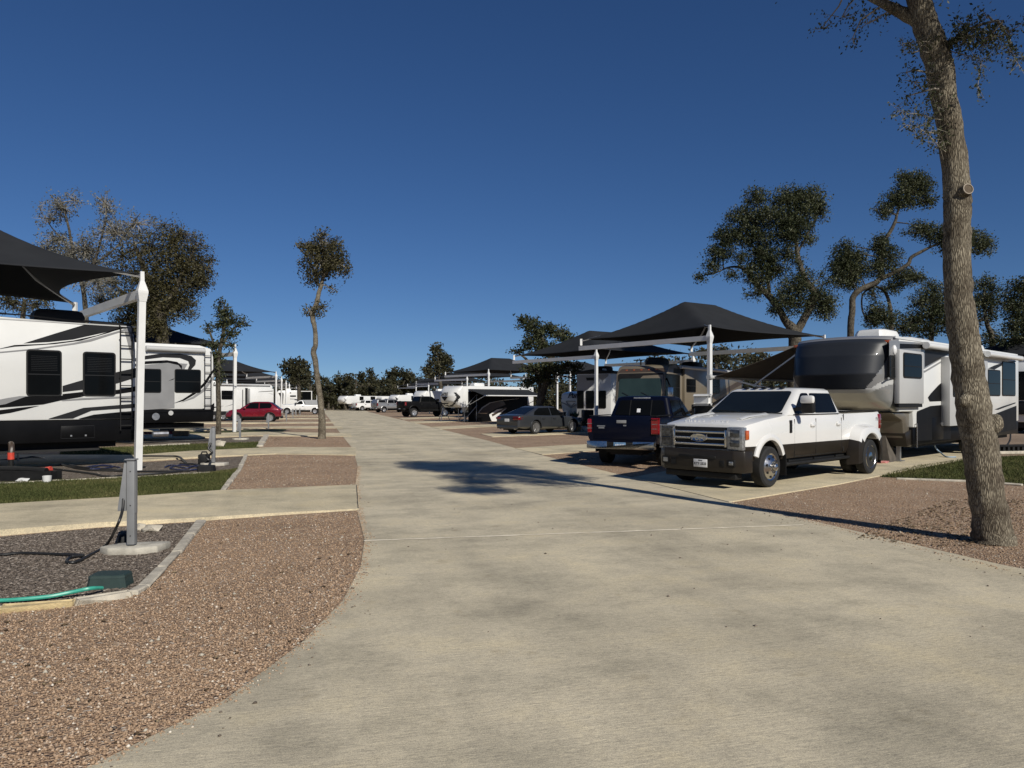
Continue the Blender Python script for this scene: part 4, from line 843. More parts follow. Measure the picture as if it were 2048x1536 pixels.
tree('oak_tree', 'tall two-headed oak standing above the far wood right of the road', 110, [[(882, 822, 0, 4), (882, 780, 0, 4), (878, 745, 0, 3), (876, 715, 0, 2), (872, 695, 0, 1)]],
     [(873, 697, 0, 14, 11, 1), (868, 712, 0, 12, 10, .7), (884, 712, 0, 12, 10, .9), (895, 722, 0, 14, 14, 1), (878, 730, 0, 18, 12, .9), (862, 728, 0, 12, 9, .7), (852, 738, 0, 10, 9, .8), (890, 742, 0, 20, 12, 1), (866, 748, 0, 16, 10, .8)], .2, per=8, m='farleaf', seed=21, spr=.55)
tree('oak_tree', 'pale tree top showing under the largest canopy beside its post', 85, [[(1432, 820, 0, 4), (1432, 740, 0, 4), (1432, 705, 0, 2)]],
     [(1430, 705, 0, 26, 14, .8), (1452, 708, 0, 16, 12, .7), (1405, 705, 0, 18, 10, .6), (1440, 718, 0, 28, 10, .9)], .16, per=8, m='farleaf', seed=22, spr=.5)
tree('oak_tree', 'small tree top in the gap between the tan motorhome and the silver fifth wheel', 85, [[(1518, 820, 0, 4), (1518, 740, 0, 4), (1518, 718, 0, 2)]],
     [(1524, 710, 0, 11, 7, 1), (1515, 720, 0, 14, 8, 1), (1506, 718, 0, 8, 6, .8)], .16, per=8, m='farleaf', seed=23, spr=.45)
# ---- the wood closing the end of the road: each near tree on its own, the mass behind as one
WD = [(560, 768, 14, 18), (622, 755, 18, 22), (640, 766, 16, 20), (664, 760, 20, 22), (690, 762, 18, 20), (712, 758, 18, 20), (741, 744, 12, 14), (738, 764, 20, 20), (768, 760, 18, 20), (790, 752, 20, 20), (815, 756, 20, 18), (840, 762, 16, 16), (915, 765, 22, 16), (945, 775, 22, 14), (655, 775, 14, 14), (705, 778, 16, 12)]
sides = ['crooked', 'low', 'bushy', 'round', 'squat', 'ragged', 'tall pointed', 'broad', 'dark', 'domed', 'leafy', 'thin', 'hidden', 'dim', 'short', 'spindly']
where = ['left of the far white posts', 'just left of the slim oak trunk', 'directly behind the slim oak trunk', 'just right of the slim oak trunk', 'straight above the far white fifth wheel', 'right of the far white fifth wheel', 'sticking up above the wood at the road end', 'below the pointed tree at the road end', 'left of the last white canopy post', 'above the far silver truck', 'left of the two-headed oak', 'under the two-headed oak', 'behind the far right canopies', 'behind the white nosed stair trailer', 'in front of the wood beside the road end', 'behind the far white truck']
for i, (x, y, a, b) in enumerate(WD):
    r_ = random.Random(i); D = 150 + r_.uniform(-8, 14); cl = []
    for k in range(13): cl.append((x + r_.uniform(-.9, .9) * a, y + r_.uniform(-.4, 2.4) * b, r_.uniform(-2, 2), a * r_.uniform(.35, .6), b * r_.uniform(.3, .5), 1))
    lb = [[(x + 2, 820, 0, 2.4), (x + r_.uniform(-3, 3), 795, 0, 2), (x, 770, 0, 1.5), (x, y, 0, .8)]]
    for k in range(2): lb.append([(x, 795, 0, 1.4), (x + r_.uniform(-.7, .7) * a, 775, 0, 1), (x + r_.uniform(-1, 1) * a, y + 8, 0, .5)])
    tree('wood_tree', '%s oak %s' % (sides[i], where[i]), D, lb, cl, .26, per=9, dens=.8, m='farleaf', seed=40 + i, spr=.7, twigs=False, group='oaks of the far wood')
r = np.random.default_rng(77); n = 5200
px = r.uniform(380, 1250, n); top = 766 + 9 * np.sin(px * .05) + 6 * np.sin(px * .13 + 1); py = top + (828 - top) * r.random(n) ** .8; dd = r.uniform(172, 200, n)
cc = np.stack([(px - CX) * dd / FPX, dd, CAMH + (HY - py) * dd / FPX], 1); cc[:, 2] = np.maximum(cc[:, 2], .2)
V, F, A = leaves(cc, np.full((n, 3), .75), 9, .42, r.normal(.4, .2, n), 78)
tag(npmesh('far_woodland', V, F, M['farleaf'], attr=A), 'far mass of dark oaks closing the view behind the road end', 'woodland', kind='stuff')
n = 5000; px = r.uniform(1250, 2500, n); top = 720 + 16 * np.sin(px * .012) + 8 * np.sin(px * .07); py = top + (828 - top) * r.random(n) ** .8; dd = r.uniform(120, 150, n)
cc = np.stack([(px - CX) * dd / FPX, dd, CAMH + (HY - py) * dd / FPX], 1)
V, F, A = leaves(cc, np.full((n, 3), .7), 9, .36, r.normal(.4, .2, n), 79)
tag(npmesh('far_woodland', V, F, M['farleaf'], attr=A), 'dark woodland beyond the trailers on the right', 'woodland', kind='stuff')
n = 3500; px = r.uniform(-700, 400, n); top = 735 + 12 * np.sin(px * .015) + 8 * np.sin(px * .06); py = top + (828 - top) * r.random(n) ** .8; dd = r.uniform(110, 140, n)
cc = np.stack([(px - CX) * dd / FPX, dd, CAMH + (HY - py) * dd / FPX], 1)
V, F, A = leaves(cc, np.full((n, 3), .7), 9, .36, r.normal(.4, .2, n), 80)
tag(npmesh('far_woodland', V, F, M['farleaf'], attr=A), 'dark woodland beyond the trailers on the left', 'woodland', kind='stuff')

n = 4200; aa = r.uniform(-2.75, -.40, n); dd = r.uniform(34, 56, n); hz = 9.5 + 2 * np.sin(aa * 13) + 1.2 * np.sin(aa * 37)  # unseen wood added behind the camera: blocks low sky fill, darkens reflections
cc = np.stack([np.cos(aa) * dd, np.sin(aa) * dd, .3 + hz * r.random(n) ** .8], 1)
V, F, A = leaves(cc, np.full((n, 3), .75), 9, .3, r.normal(.4, .2, n), 81)
tag(npmesh('unseen_woodland', V, F, M['farleaf'], attr=A), 'unseen oak wood added behind the viewer to block low sky light', 'woodland', kind='stuff')
# ================================================================ road vehicles
M['lampgrey'] = mat('lamp_reflector_grey', (.09, .095, .1), .2, metal=.5, coat=.6, var=.5, vs=18)
def half_ring(x, zb, zt, w, ztt, crown=.04):
    h = [(0, zb), (.84 * w, zb), (.95 * w, zb + .05), (w, min(zb + .2, ztt - .04)), (w * 1.003, ztt), (w * 1.003, max(ztt + .03, zt - .2)), (.985 * w, zt - .08), (.95 * w, zt - .02), (.86 * w, zt + .004), (.45 * w, zt + crown * .8), (0, zt + crown)]
    return [(x, y, z) for (y, z) in h] + [(x, -y, z) for (y, z) in h[-2:0:-1]]
SEG2 = [1, 1, 1, 1, 0, 0, 0, 0, 0, 0, 0, 0, 0, 0, 0, 0, 1, 1, 1, 1]
def corner_ring(xf, xr, w, z, r=.1, n=4, bow=0.0):
    """rounded rectangle in plan; the front may bow forward"""
    P = []
    for (sx, sy, a0) in ((1, 1, 0), (-1, 1, 90), (-1, -1, 180), (1, -1, 270)):
        for k in range(n + 1):
            a = math.radians(a0 + 90 * k / n); cx = (xf - r) if sx > 0 else (xr + r)
            P.append((cx + r * math.cos(a), sy * (w - r) + r * math.sin(a), z))
    return P
def rpoly(pts, r=.04, n=3):
    out = []; k = len(pts)
    for i in range(k):
        p0, p, p1 = (np.array(pts[(i - 1) % k]), np.array(pts[i]), np.array(pts[(i + 1) % k]))
        a = p + (p0 - p) / max(1e-6, np.linalg.norm(p0 - p)) * min(r, np.linalg.norm(p0 - p) * .45); b = p + (p1 - p) / max(1e-6, np.linalg.norm(p1 - p)) * min(r, np.linalg.norm(p1 - p) * .45)
        for j in range(n + 1):
            t = j / n; out.append(tuple((1 - t) ** 2 * a + 2 * t * (1 - t) * p + t * t * b))
    return out
class House:
    """cabin frustum: bottom rectangle at z0, top at z1; maps panels onto its four sloped faces"""
    def __init__(s, xf0, xr0, w0, z0, xf1, xr1, w1, z1): s.b = (xf0, xr0, w0, z0); s.t = (xf1, xr1, w1, z1)
    def side(s, x, k, sgn, off=.006):
        w = s.b[2] + (s.t[2] - s.b[2]) * k; return (x, sgn * (w + off), s.b[3] + (s.t[3] - s.b[3]) * k)
    def xf(s, k): return s.b[0] + (s.t[0] - s.b[0]) * k
    def xr(s, k): return s.b[1] + (s.t[1] - s.b[1]) * k
    def front(s, y, k, off=.006): return (s.xf(k) + off, y, s.b[3] + (s.t[3] - s.b[3]) * k + off * .5)
    def rear(s, y, k, off=.006): return (s.xr(k) - off, y, s.b[3] + (s.t[3] - s.b[3]) * k)
    def w(s, k): return s.b[2] + (s.t[2] - s.b[2]) * k
def panel(pts, off):
    """thin plate: outline on the surface plus the same outline moved outwards"""
    mb = MB(); n = len(pts); q = [tuple(np.array(p) + np.array(off)) for p in pts]
    mb.add(list(pts) + q, [list(range(n))[::-1], list(range(n, 2 * n))] + [[i, (i + 1) % n, n + (i + 1) % n, n + i] for i in range(n)]); return mb
def wheel(par, x, y, r, wd, out, style='spoke', rim='alu', rr=.62):
    """out = +1/-1: which way the face looks"""
    t = MB(); h = wd / 2
    t.lathe([(r * rr, -h * .9), (r * .9, -h), (r * .985, -h * .8), (r, -h * .45), (r, h * .45), (r * .985, h * .8), (r * .9, h), (r * rr, h * .9)], (x, y, r), 'y', 36)
    o = t.build('wheel', M['rubber'], par); m = MB(); R = r * rr; f = y + out * h
    s = lambda d: out * (h + d)
    if style == 'hub':        # forged truck wheel: convex, eight hand holes, big hub
        m.lathe([(R * 1.03, s(-.03)), (R * 1.0, s(.0)), (R * .9, s(-.012)), (R * .72, s(.022)), (R * .46, s(.062)), (R * .44, s(.045)), (R * .3, s(.05)), (R * .27, s(.115)), (R * .2, s(.13)), (.001, s(.135))], (x, y, r), 'y', 40)
        m.build('rim', M[rim], o); d = MB()
        for k in range(8):
            a = 2 * math.pi * (k + .3) / 8; px, pz = x + math.cos(a) * R * .72, r + math.sin(a) * R * .72
            d.lathe([(.026, s(.012)), (.026, s(.032)), (.001, s(.032))], (px, y, pz), 'y', 10)
        d.build('hand_hole', M['satin'], o); d = MB()
        for k in range(10):
            a = 2 * math.pi * k / 10; d.lathe([(.013, s(.04)), (.011, s(.075)), (.001, s(.08))], (x + math.cos(a) * R * .37, y, r + math.sin(a) * R * .37), 'y', 6)
        d.build('lug_nut', M['chrome'], o)
    elif style == 'dish':     # outer rear dual: concave
        m.lathe([(R * 1.03, s(-.02)), (R * 1.0, s(.0)), (R * .92, s(-.02)), (R * .84, s(-.07)), (R * .5, s(-.065)), (R * .42, s(-.05)), (R * .4, s(-.01)), (R * .3, s(.0)), (.001, s(.005))], (x, y, r), 'y', 40)
        m.build('rim', M[rim], o); d = MB()
        for k in range(8):
            a = 2 * math.pi * k / 8; d.lathe([(.028, s(-.075)), (.028, s(-.058)), (.001, s(-.058))], (x + math.cos(a) * R * .68, y, r + math.sin(a) * R * .68), 'y', 10)
        d.build('hand_hole', M['satin'], o)
    else:
        m.lathe([(R * 1.02, s(-.02)), (R, s(.004)), (R * .9, s(.0)), (R * .88, s(-.05)), (R * .88, s(-.07)), (.001, s(-.07))], (x, y, r), 'y', 32); m.build('rim_barrel', M['satin'], o)
        m = MB(); n = 5 if style == 'spoke' else 10
        for k in range(n):
            a = 2 * math.pi * k / n + .3
            for dl in ((-.12, .12) if n == 5 else (0,)):
                c, q = math.cos(a + dl), math.sin(a + dl); m.bar((x + c * R * .12, y + s(-.012), r + q * R * .12), (x + c * R * .95, y + s(-.004), r + q * R * .95), R * .15, .02)
        m.lathe([(R * .24, s(-.02)), (R * .22, s(.004)), (.001, s(.006))], (x, y, r), 'y', 16)
        m.lathe([(R * .86, s(-.03)), (R * 1.0, s(-.01)), (R * .98, s(.007)), (R * .88, s(.003))], (x, y, r), 'y', 32)
        m.build('rim', M[rim], o)
    return o
def arch_ring(par, xa, za, w, ra, sgn, m, wide=.07, out=.04, name='fender_flare', a0=-8, a1=188):
    R = []
    for k in range(19):
        a = math.radians(a0 + (a1 - a0) * k / 18); c, s = math.cos(a), math.sin(a)
        R.append([(xa + c * r, sgn * y, za + s * r) for (r, y) in ((ra, w - .06), (ra, w + out * .8), (ra + .012, w + out), (ra + wide * .6, w + out), (ra + wide, w + out * .3), (ra + wide * 1.02, w - .02))])
    mb = MB(); mb.loft(R); return mb.build(name, m, par)
def seam(par, pts, sgn, y, m='satin', wd=.012):
    mb = MB()
    for a, b in zip(pts[:-1], pts[1:]): mb.bar((a[0], sgn * y, a[1]), (b[0], sgn * y, b[1]), .006, wd) if abs(a[0] - b[0]) > abs(a[1] - b[1]) else mb.box(min(a[0], b[0]) - wd / 2, max(a[0], b[0]) + wd / 2, sgn * y - .003, sgn * y + .003, min(a[1], b[1]), max(a[1], b[1]))
    return mb
def pickup(label, loc, rz, paint, low=None, group=None, wb=4.25, fo=.98, ro=1.08, w=1.0, zs=.52, ztt=.82, zhf=1.2, zbelt=1.40, zbed=1.40, zroof=1.97, tr=.40, dually=False, crew=True, bumper='chrome', grille='chrome', hero=False, topper=False, rim='alu', rimstyle='spoke', lift=0.0, handles='chrome', rails=True, name='pickup_truck', marks=None):
    t = thing(name, label, 'pickup truck', loc, rz, group); P = M[paint]; LO = M[low or paint]
    zs, ztt, zhf, zbelt, zbed, zroof = [v + lift for v in (zs, ztt, zhf, zbelt, zbed, zroof)]
    xf, xr = wb / 2 + fo, -wb / 2 - ro; xw = wb / 2 - .72; xc = xw - (2.55 if crew else 1.55)
    H = lambda x, zb, zt, ww, c=.04: half_ring(x, zb, zt, ww, ztt, c)
    st = [H(xf - .14, zs + .12, zhf - .09, w * .90), H(xf - .18, zs + .08, zhf - .02, w * .935), H(xf - .3, zs + .04, zhf + .03, w * .965), H(xf - .6, zs, zhf + .075, w * .99, .05), H(wb / 2 + .1, zs, zhf + .12, w, .055), H(xw + .25, zs, zbelt - .03, w, .045), H(xw + .02, zs, zbelt, w, .02),
          H(xc + .9, zs, zbelt, w, .01), H(xc, zs, zbelt + .005, w, .01), H(xc - .03, zs, zbed, w, .0), H(-wb / 2, zs, zbed + .01, w, .0), H(xr + .3, zs + .05, zbed + .02, w, .0), H(xr + .06, zs + .1, zbed + .03, w * .995, .0), H(xr, zs + .12, zbed + .03, w * .985, .0)]
    st = st[::-1]
    mb = MB(); mb.loft(st, segmi=SEG2); body = mb.build('body', [P, LO, M['underside']], t)
    ra = tr + .105; za = tr + .03 + lift * .6; cs = []
    for xa in (wb / 2, -wb / 2): c = MB(); c.lathe([(ra, -1.4), (ra, 1.4)], (xa, 0, za), 'y', 40); cs.append(c)
    c = MB(); c.box(xr + .07, xc - .08, -w * .83, w * .83, zs + .28, zbed + .6); cs.append(c)
    cut(body, cs)
    mb = MB(); mb.box(xr + .25, xf - .35, -.5, .5, .36 + lift, zs + .12); mb.box(xr + .3, xf - .5, -.42, .42, .3 + lift, .42 + lift)
    for xa in (wb / 2, -wb / 2): mb.tube([(xa, -w * .8, tr), (xa, w * .8, tr)], .07, 8); mb.lathe([(.14, -.14), (.16, 0), (.14, .14)], (xa, .1, tr), 'y', 10)
    for xa in (wb / 2, -wb / 2): mb.box(xa - ra - .02, xa + ra + .02, -.62, .62, za - .05, za + ra - .01)
    mb.build('chassis', M['underside'], t, smooth=0)
    # cabin
    h = House(xw + .03, xc + .02, w * .965, zbelt - .02, xw - .80, xc + .24, w * .80, zroof - .05)
    mb = MB(); mb.loft([corner_ring(h.b[0], h.b[1], h.b[2], h.b[3], .12), corner_ring(h.t[0], h.t[1], h.t[2], h.t[3], .13), corner_ring(h.t[0] - .1, h.t[1] + .06, h.t[2] - .06, zroof - .01, .14), corner_ring(h.t[0] - .28, h.t[1] + .25, h.t[2] - .3, zroof + .01, .14)])
    cab = mb.build('cab', P, t)
    ws = [h.front(y, k) for (y, k) in rpoly([(-h.w(0) + .14, .1), (h.w(0) - .14, .1), (h.w(1) - .09, .95), (-h.w(1) + .09, .95)], .08)]
    g = panel(ws, (.008, 0, .006)).build('windshield', M['glassblue'], t)
    mb = MB(); mb.add([h.front(y, k, .004) for (y, k) in ((-h.w(0) + .08, -.02), (h.w(0) - .08, -.02), (h.w(0) - .1, .09), (-h.w(0) + .1, .09))], [(0, 1, 2, 3)]); mb.build('wiper_cowl', M['satin'], t, smooth=0)
    mb = MB(); mb.bar(h.front(.55, .11, .02), h.front(-.1, .16, .02), .015, .015); mb.bar(h.front(-.2, .11, .02), h.front(-.75, .16, .02), .015, .015); mb.build('wiper', M['satin'], t)
    rw = [h.rear(y, k) for (y, k) in rpoly([(-h.w(0) + .16, .12), (h.w(0) - .16, .12), (h.w(1) - .12, .88), (-h.w(1) + .12, .88)], .08)]
    panel(rw, (-.008, 0, 0)).build('rear_window', M['glass'], t)
    for sg in (1, -1):
        xb = xw - 1.22 if crew else None
        wins = [[(h.xf(.08) - .30, .10), (h.xf(.9) - .16, .88), (xb + .05, .88), (xb + .03, .07), (h.xf(.08) - .42, .04)], [(xb - .04, .07), (xb - .02, .88), (h.xr(.88) + .12, .88), (h.xr(.07) + .2, .07)]] if crew else [[(h.xf(.08) - .30, .10), (h.xf(.9) - .16, .88), (h.xr(.88) + .12, .88), (h.xr(.07) + .2, .07)]]
        for W in wins:
            pts = [h.side(x, k, sg, .003) for (x, k) in rpoly(W, .07)]
            panel(pts, (0, sg * .008, .002)).build('side_window', M['glass'], t)
        mb = MB(); n0 = [h.side(x, k, sg, .004) for (x, k) in ((h.xf(.02) - .3, .0), (h.xr(.02) + .14, .0), (h.xr(.03) + .14, .035), (h.xf(.03) - .3, .035))]; panel(n0, (0, sg * .006, 0)).build('belt_trim', M['satin'], t, smooth=0)
        xs = [xw - .28] + ([xb] if crew else []) + [xc + .1]
        for i, x in enumerate(xs): seam(t, [(x, zs + .08), (x, zbelt - .1)], sg, w * 1.0).build('door_seam', M['satin'], t, smooth=0)
        seam(t, [(xs[0], zs + .085), (xs[-1], zs + .085)], sg, w * 1.0).build('door_seam', M['satin'], t, smooth=0)
        seam(t, [(xc - .015, zs + .1), (xc - .015, zbelt - .02)], sg, w * .995, wd=.03).build('bed_gap', M['underside'], t, smooth=0)
        for x in xs[1:]:
            mb = MB(); mb.box(x + .06, x + .26, sg * w * 1.0, sg * (w + .035), zbelt - .27, zbelt - .215, b=.012); mb.box(x + .08, x + .24, sg * w, sg * (w + .012), zbelt - .3, zbelt - .18, b=.005)
            mb.build('door_handle', M[handles], t)
        # mirror: arm, dark shell, painted cap
        mx = xw - .42; mz = zbelt + .11
        mb = MB(); mb.bar((mx, sg * (w * .9), mz - .02), (mx + .03, sg * (w + .2), mz + .02), .09, .07); mb.build('mirror_arm', M['satin'], t)
        big = hero or dually
        mb = MB(); hh = .34 if big else .24; mb.box(mx - .06, mx + .1, sg * (w + .1), sg * (w + (.36 if big else .33)), mz - .09, mz - .09 + hh, b=.045); mr = mb.build('mirror', M['satin'], t)
        mb = MB(); mb.box(mx + .0, mx + .125, sg * (w + .09), sg * (w + (.375 if big else .34)), mz + hh * .3, mz - .07 + hh, b=.05); mb.build('mirror_cap', P, mr)
        mb = MB(); mb.box(mx - .066, mx - .058, sg * (w + .13), sg * (w + (.33 if big else .3)), mz - .06, mz + hh - .13); mb.build('mirror_glass', M['chrome'], mr, smooth=0)
        arch_ring(t, wb / 2, za, w, ra - .01, sg, P if hero else LO, .12 if hero else .085, .03, a0=20 if hero else -8, a1=160 if hero else 188)
        if not dually: arch_ring(t, -wb / 2, za, w, ra - .01, sg, P if hero else LO, .085, .03)
        else:
            R = []
            for k in range(25):
                a = math.radians(-14 + 208 * k / 24); c, s = math.cos(a), math.sin(a); e = (abs(c) ** 3.2 + abs(max(0, s)) ** 3.2) ** (-1 / 3.2)
                ro_ = lambda q: q * e if s > -.02 else q * e
                R.append([(-wb / 2 + c * rr_, sg * y, za + s * rr_) for (rr_, y) in ((ra, w - .05), (ra, w + .21), (ra + .02, w + .235), (ro_(.60), w + .235), (ro_(.655), w + .205), (ro_(.72), w + .06), (ro_(.74), w - .03))])
            mb = MB(); mb.loft(R); f = mb.build('dual_fender', [P, LO], t)
            for p in f.data.polygons: p.material_index = 1 if p.center.z < ztt - .01 else 0
        mb = MB(); mb.box(-wb / 2 + ra + .12, wb / 2 - ra - .1, sg * (w - .16), sg * (w + .04), zs - .08, zs - .02, b=.02); mb.box(-wb / 2 + ra + .1, wb / 2 - ra - .08, sg * (w - .3), sg * (w - .1), zs - .12, zs + .06)
        for x in (wb / 2 - .9, -wb / 2 + 1.2, .1): mb.box(x - .03, x + .03, sg * (w - .3), sg * (w - .06), zs - .06, zs + .02)
        mb.build('running_board', M['satin'], t)
        if hero:
            mb = MB(); mb.box(wb / 2 - ra - .09, wb / 2 - ra - .075, sg * (w - .2), sg * (w + .03), .2, .62); mb.box(-wb / 2 - ra - .09, -wb / 2 - ra - .075, sg * (w - .35), sg * (w + .2), .22, .66); mb.build('mud_flap', M['satin'], t, smooth=0)
            mb = MB(); mb.box(xw - .16, xw - .06, sg * w, sg * (w + .015), zbelt - .38, zbelt - .12, b=.006)
            for k in range(4): mb.box(xw - .15, xw - .07, sg * (w + .014), sg * (w + .02), zbelt - .36 + k * .06, zbelt - .33 + k * .06)
            mb.build('fender_vent', M['satin'], t)
        # lamps
        mb = MB(); zl, zh = zhf - .47, zhf - .03
        mb.box(xf - .24, xf - .075, sg * w * .60, sg * w * .935, zl, zh, b=.02); hl = mb.build('headlight', M['lens'], t)
        mb = MB(); mb.box(xf - .2, xf - .068, sg * w * .665, sg * w * .88, zl + .06, zl + .2, b=.02); mb.box(xf - .2, xf - .068, sg * w * .665, sg * w * .88, zl + .24, zh - .045, b=.02); mb.build('reflector', M['lampgrey'], hl)
        mb = MB(); mb.box(xf - .28, xf - .17, sg * (w * .93), sg * (w * .965), zl + .2, zl + .38, b=.01); mb.build('side_marker', M['amber'], hl)
        mb = MB(); mb.box(xr - .025, xr + .14, sg * (w * .885), sg * (w + .012), zbed - .40, zbed - .04, b=.03); tl = mb.build('taillight', M['redlens'], t)
        mb = MB()
        for k in range(2): mb.box(xr - .03, xr + .1, sg * (w * .87), sg * (w + .016), zbed - .29 + k * .12, zbed - .28 + k * .12)
        mb.build('lens_trim', M['lens'], tl)
        mb = MB(); mb.box(xr + .02, xc - .06, sg * (w * .84), sg * (w * .975), zbed + .028, zbed + .05, b=.01); mb.build('bed_rail_cap', M['satin'], t)
        # wheels
        yw = w - .13
        if dually:
            wheel(t, wb / 2, sg * (w - .1), tr, .24, sg, 'hub', 'chrome', .66); wheel(t, -wb / 2, sg * (w + .1), tr, .23, sg, 'dish', 'chrome', .66); wheel(t, -wb / 2, sg * (w - .26), tr, .23, sg, 'dish', 'satin', .66)
        else:
            for xa in (wb / 2, -wb / 2): wheel(t, xa, sg * yw, tr, .27, sg, rimstyle, rim)
    # front
    mb = MB(); mb.box(xf - .22, xf - .085, -w * .6, w * .6, zhf - .46, zhf - .04, b=.02); gr = mb.build('grille', M['satin'], t)
    mb = MB()
    for k in range(3): mb.box(xf - .11, xf - .055, -w * .6, w * .6, zhf - .40 + k * .118, zhf - .35 + k * .118, b=.012)
    mb.box(xf - .11, xf - .05, -w * .61, -w * .56, zhf - .42, zhf - .09, b=.01); mb.box(xf - .11, xf - .05, w * .56, w * .61, zhf - .42, zhf - .09, b=.01)
    mb.build('grille_bar', M[grille], gr)
    if hero:
        mb = MB(); mb.lathe([(.185, 0), (.18, .03), (.001, .032)], (0, 0, 0), 'x', 32); em = mb.build('emblem', M['emblem'], gr)
        em.location = (xf - .06, 0, zhf - .25); em.scale = (1, 1, .42)
        mb = MB(); mb.lathe([(.2, -.005), (.202, .018), (.18, .036), (.175, .033)], (0, 0, 0), 'x', 32, 0)
        mb.text('Ford', .18, Matrix(((0, 0, 1, .034), (1, 0, 0, 0), (0, 1 / .42 * .9, 0, .0), (0, 0, 0, 1))), .003, shear=.35, bold=.002)
        e2 = mb.build('emblem_rim', M['chrome'], gr); e2.location = (xf - .06, 0, zhf - .25); e2.scale = (1, 1, .42)
        mb = MB()
        for i, ch in enumerate('SUPER DUTY'):
            if ch != ' ': mb.text(ch, .10, Matrix(((0, -.55, .83, xf - .285), (1, 0, 0, -.47 + i * .105), (0, .83, .55, zhf + .056), (0, 0, 0, 1))), .003, bold=.002)
        mb.build('hood_lettering', P, t)
        mb = MB(); mb.loft([[(x, y, z) for (y, z) in ((-.5, 0), (-.3, .04), (.3, .04), (.5, 0), (.3, -.03), (-.3, -.03))] for x, z0 in ((0, 0),)] * 2) if False else None
        hb = MB()
        for sg in (1, -1): hb.loft([[(x, sg * (yy + d), z + e) for (d, e) in ((-.07, 0), (0, .035), (.07, 0), (0, -.03))] for (x, yy, z) in ((xf - .55, .58, zhf + .10), (wb / 2 + .2, .6, zhf + .148), (xw + .2, .62, zbelt - .0))])
        hb.build('hood_crease', P, t, smooth=60)
    BM = M[bumper]
    mb = MB(); mb.prism([(xf - .35, w * 1.0), (xf - .12, w * .96), (xf + .0, w * .78), (xf + .03, 0), (xf + .0, -w * .78), (xf - .12, -w * .96), (xf - .35, -w), (xf - .35, -w * .8), (xf - .2, -w * .6), (xf - .2, w * .6), (xf - .35, w * .8)], zs - .15, zhf - .48, axis='z', b=.025)
    bp = mb.build('front_bumper', BM, t)
    mb = MB(); mb.box(xf - .3, xf - .06, -w * .8, w * .8, zs - .28, zs - .16, b=.02); mb.box(xf - .1, xf + .036, -.42, .42, zs + .1, zs + .16, b=.01); mb.build('air_dam', M['satin'], t)
    for sg in (1, -1):
        mb = MB(); mb.box(xf - .06, xf + .018, sg * .50, sg * .60, zs - .04, zs + .08, b=.008); mb.box(xf - .1, xf + .012, sg * .66, sg * .82, zs - .03, zs + .1, b=.008); mb.build('bumper_recess', M['satin'], bp)
        mb = MB(); mb.box(xf - .05, xf + .02, sg * .70, sg * .79, zs + .0, zs + .07, b=.008); mb.build('fog_light', M['lens'], bp)
    if hero:
        mb = MB(); mb.box(xf + .034, xf + .046, -.06, .245, zs - .07, zs + .085, b=.004); pl = mb.build('license_plate', M['plate_white'], t)
        mb = MB(); F = lambda y, z: Matrix(((0, 0, 1, xf + .047), (1, 0, 0, y), (0, 1, 0, z), (0, 0, 0, 1)))
        mb.text('KTY-2323', .066, F(.0925, zs - .002), .001, bold=.0015); mb.text('TEXAS', .032, F(.0925, zs + .058), .001, bold=.001); mb.build('plate_lettering', M['satin'], pl, smooth=0)
        for sg in (1, -1):
            mb = MB(); mb.text('FX4', .12, Matrix(((-sg, 0, 0, xr + .2), (0, 0, sg, sg * (w + .002)), (0, 1, 0, zbed - .17), (0, 0, 0, 1))), .002, bold=.002, shear=.2); mb.build('bed_lettering', M['grey'], t, smooth=0)
        mb = MB()
        for y in (-.42, -.21, 0, .21, .42): mb.box(h.t[0] - .1, h.t[0] - .02, y - .05, y + .05, zroof - .012, zroof + .03, b=.012)
        mb.build('cab_marker_light', M['satin'], t)
        mb = MB(); mb.box(h.t[0] - 1.15, h.t[0] - .4, -.42, .42, zroof + .012, zroof + .022, b=.004); mb.build('sunroof', M['glass'], t)
    # rear
    mb = MB(); mb.box(xr - .012, xr + .05, -w * .83, w * .83, zs + .2, zbed + .035, b=.012); tg = mb.build('tailgate', P, t)
    mb = MB(); mb.box(xr - .025, xr - .01, -.13, .13, zbed - .15, zbed - .07, b=.006); mb.build('tailgate_handle', M['satin' if paint != 'blue' else 'grey'], tg)
    if marks:
        mb = MB(); 
        for (y0, y1, z0, z1) in ((.44, .66, -.24, -.21), (.46, .62, -.29, -.25), (-.13, -.05, -.225, -.19)): mb.box(xr - .016, xr - .011, y0, y1, zbed + z0, zbed + z1)
        mb.build('tailgate_badge', M['alu'], tg, smooth=0)
    mb = MB(); mb.prism([(-w * .97, zs + .17), (-.34, zs + .17), (-.34, zs - .005), (.34, zs - .005), (.34, zs + .17), (w * .97, zs + .17), (w * .97, zs - .03), (-w * .97, zs - .03)], xr - .17, xr + .06, axis='x', b=.014)
    rb = mb.build('rear_bumper', M['chrome' if bumper == 'chrome' else bumper], t)
    mb = MB(); mb.box(xr - .15, xr + .058, -.335, .335, zs + .0, zs + .14, b=.01); mb.build('step_pad', M['satin'], rb)
    mb = MB(); mb.box(xr - .165, xr - .155, -.16, .16, zs - .015, zs + .145); mb.build('license_plate', M['plate_blue' if marks else 'plate_white'], rb, smooth=0)
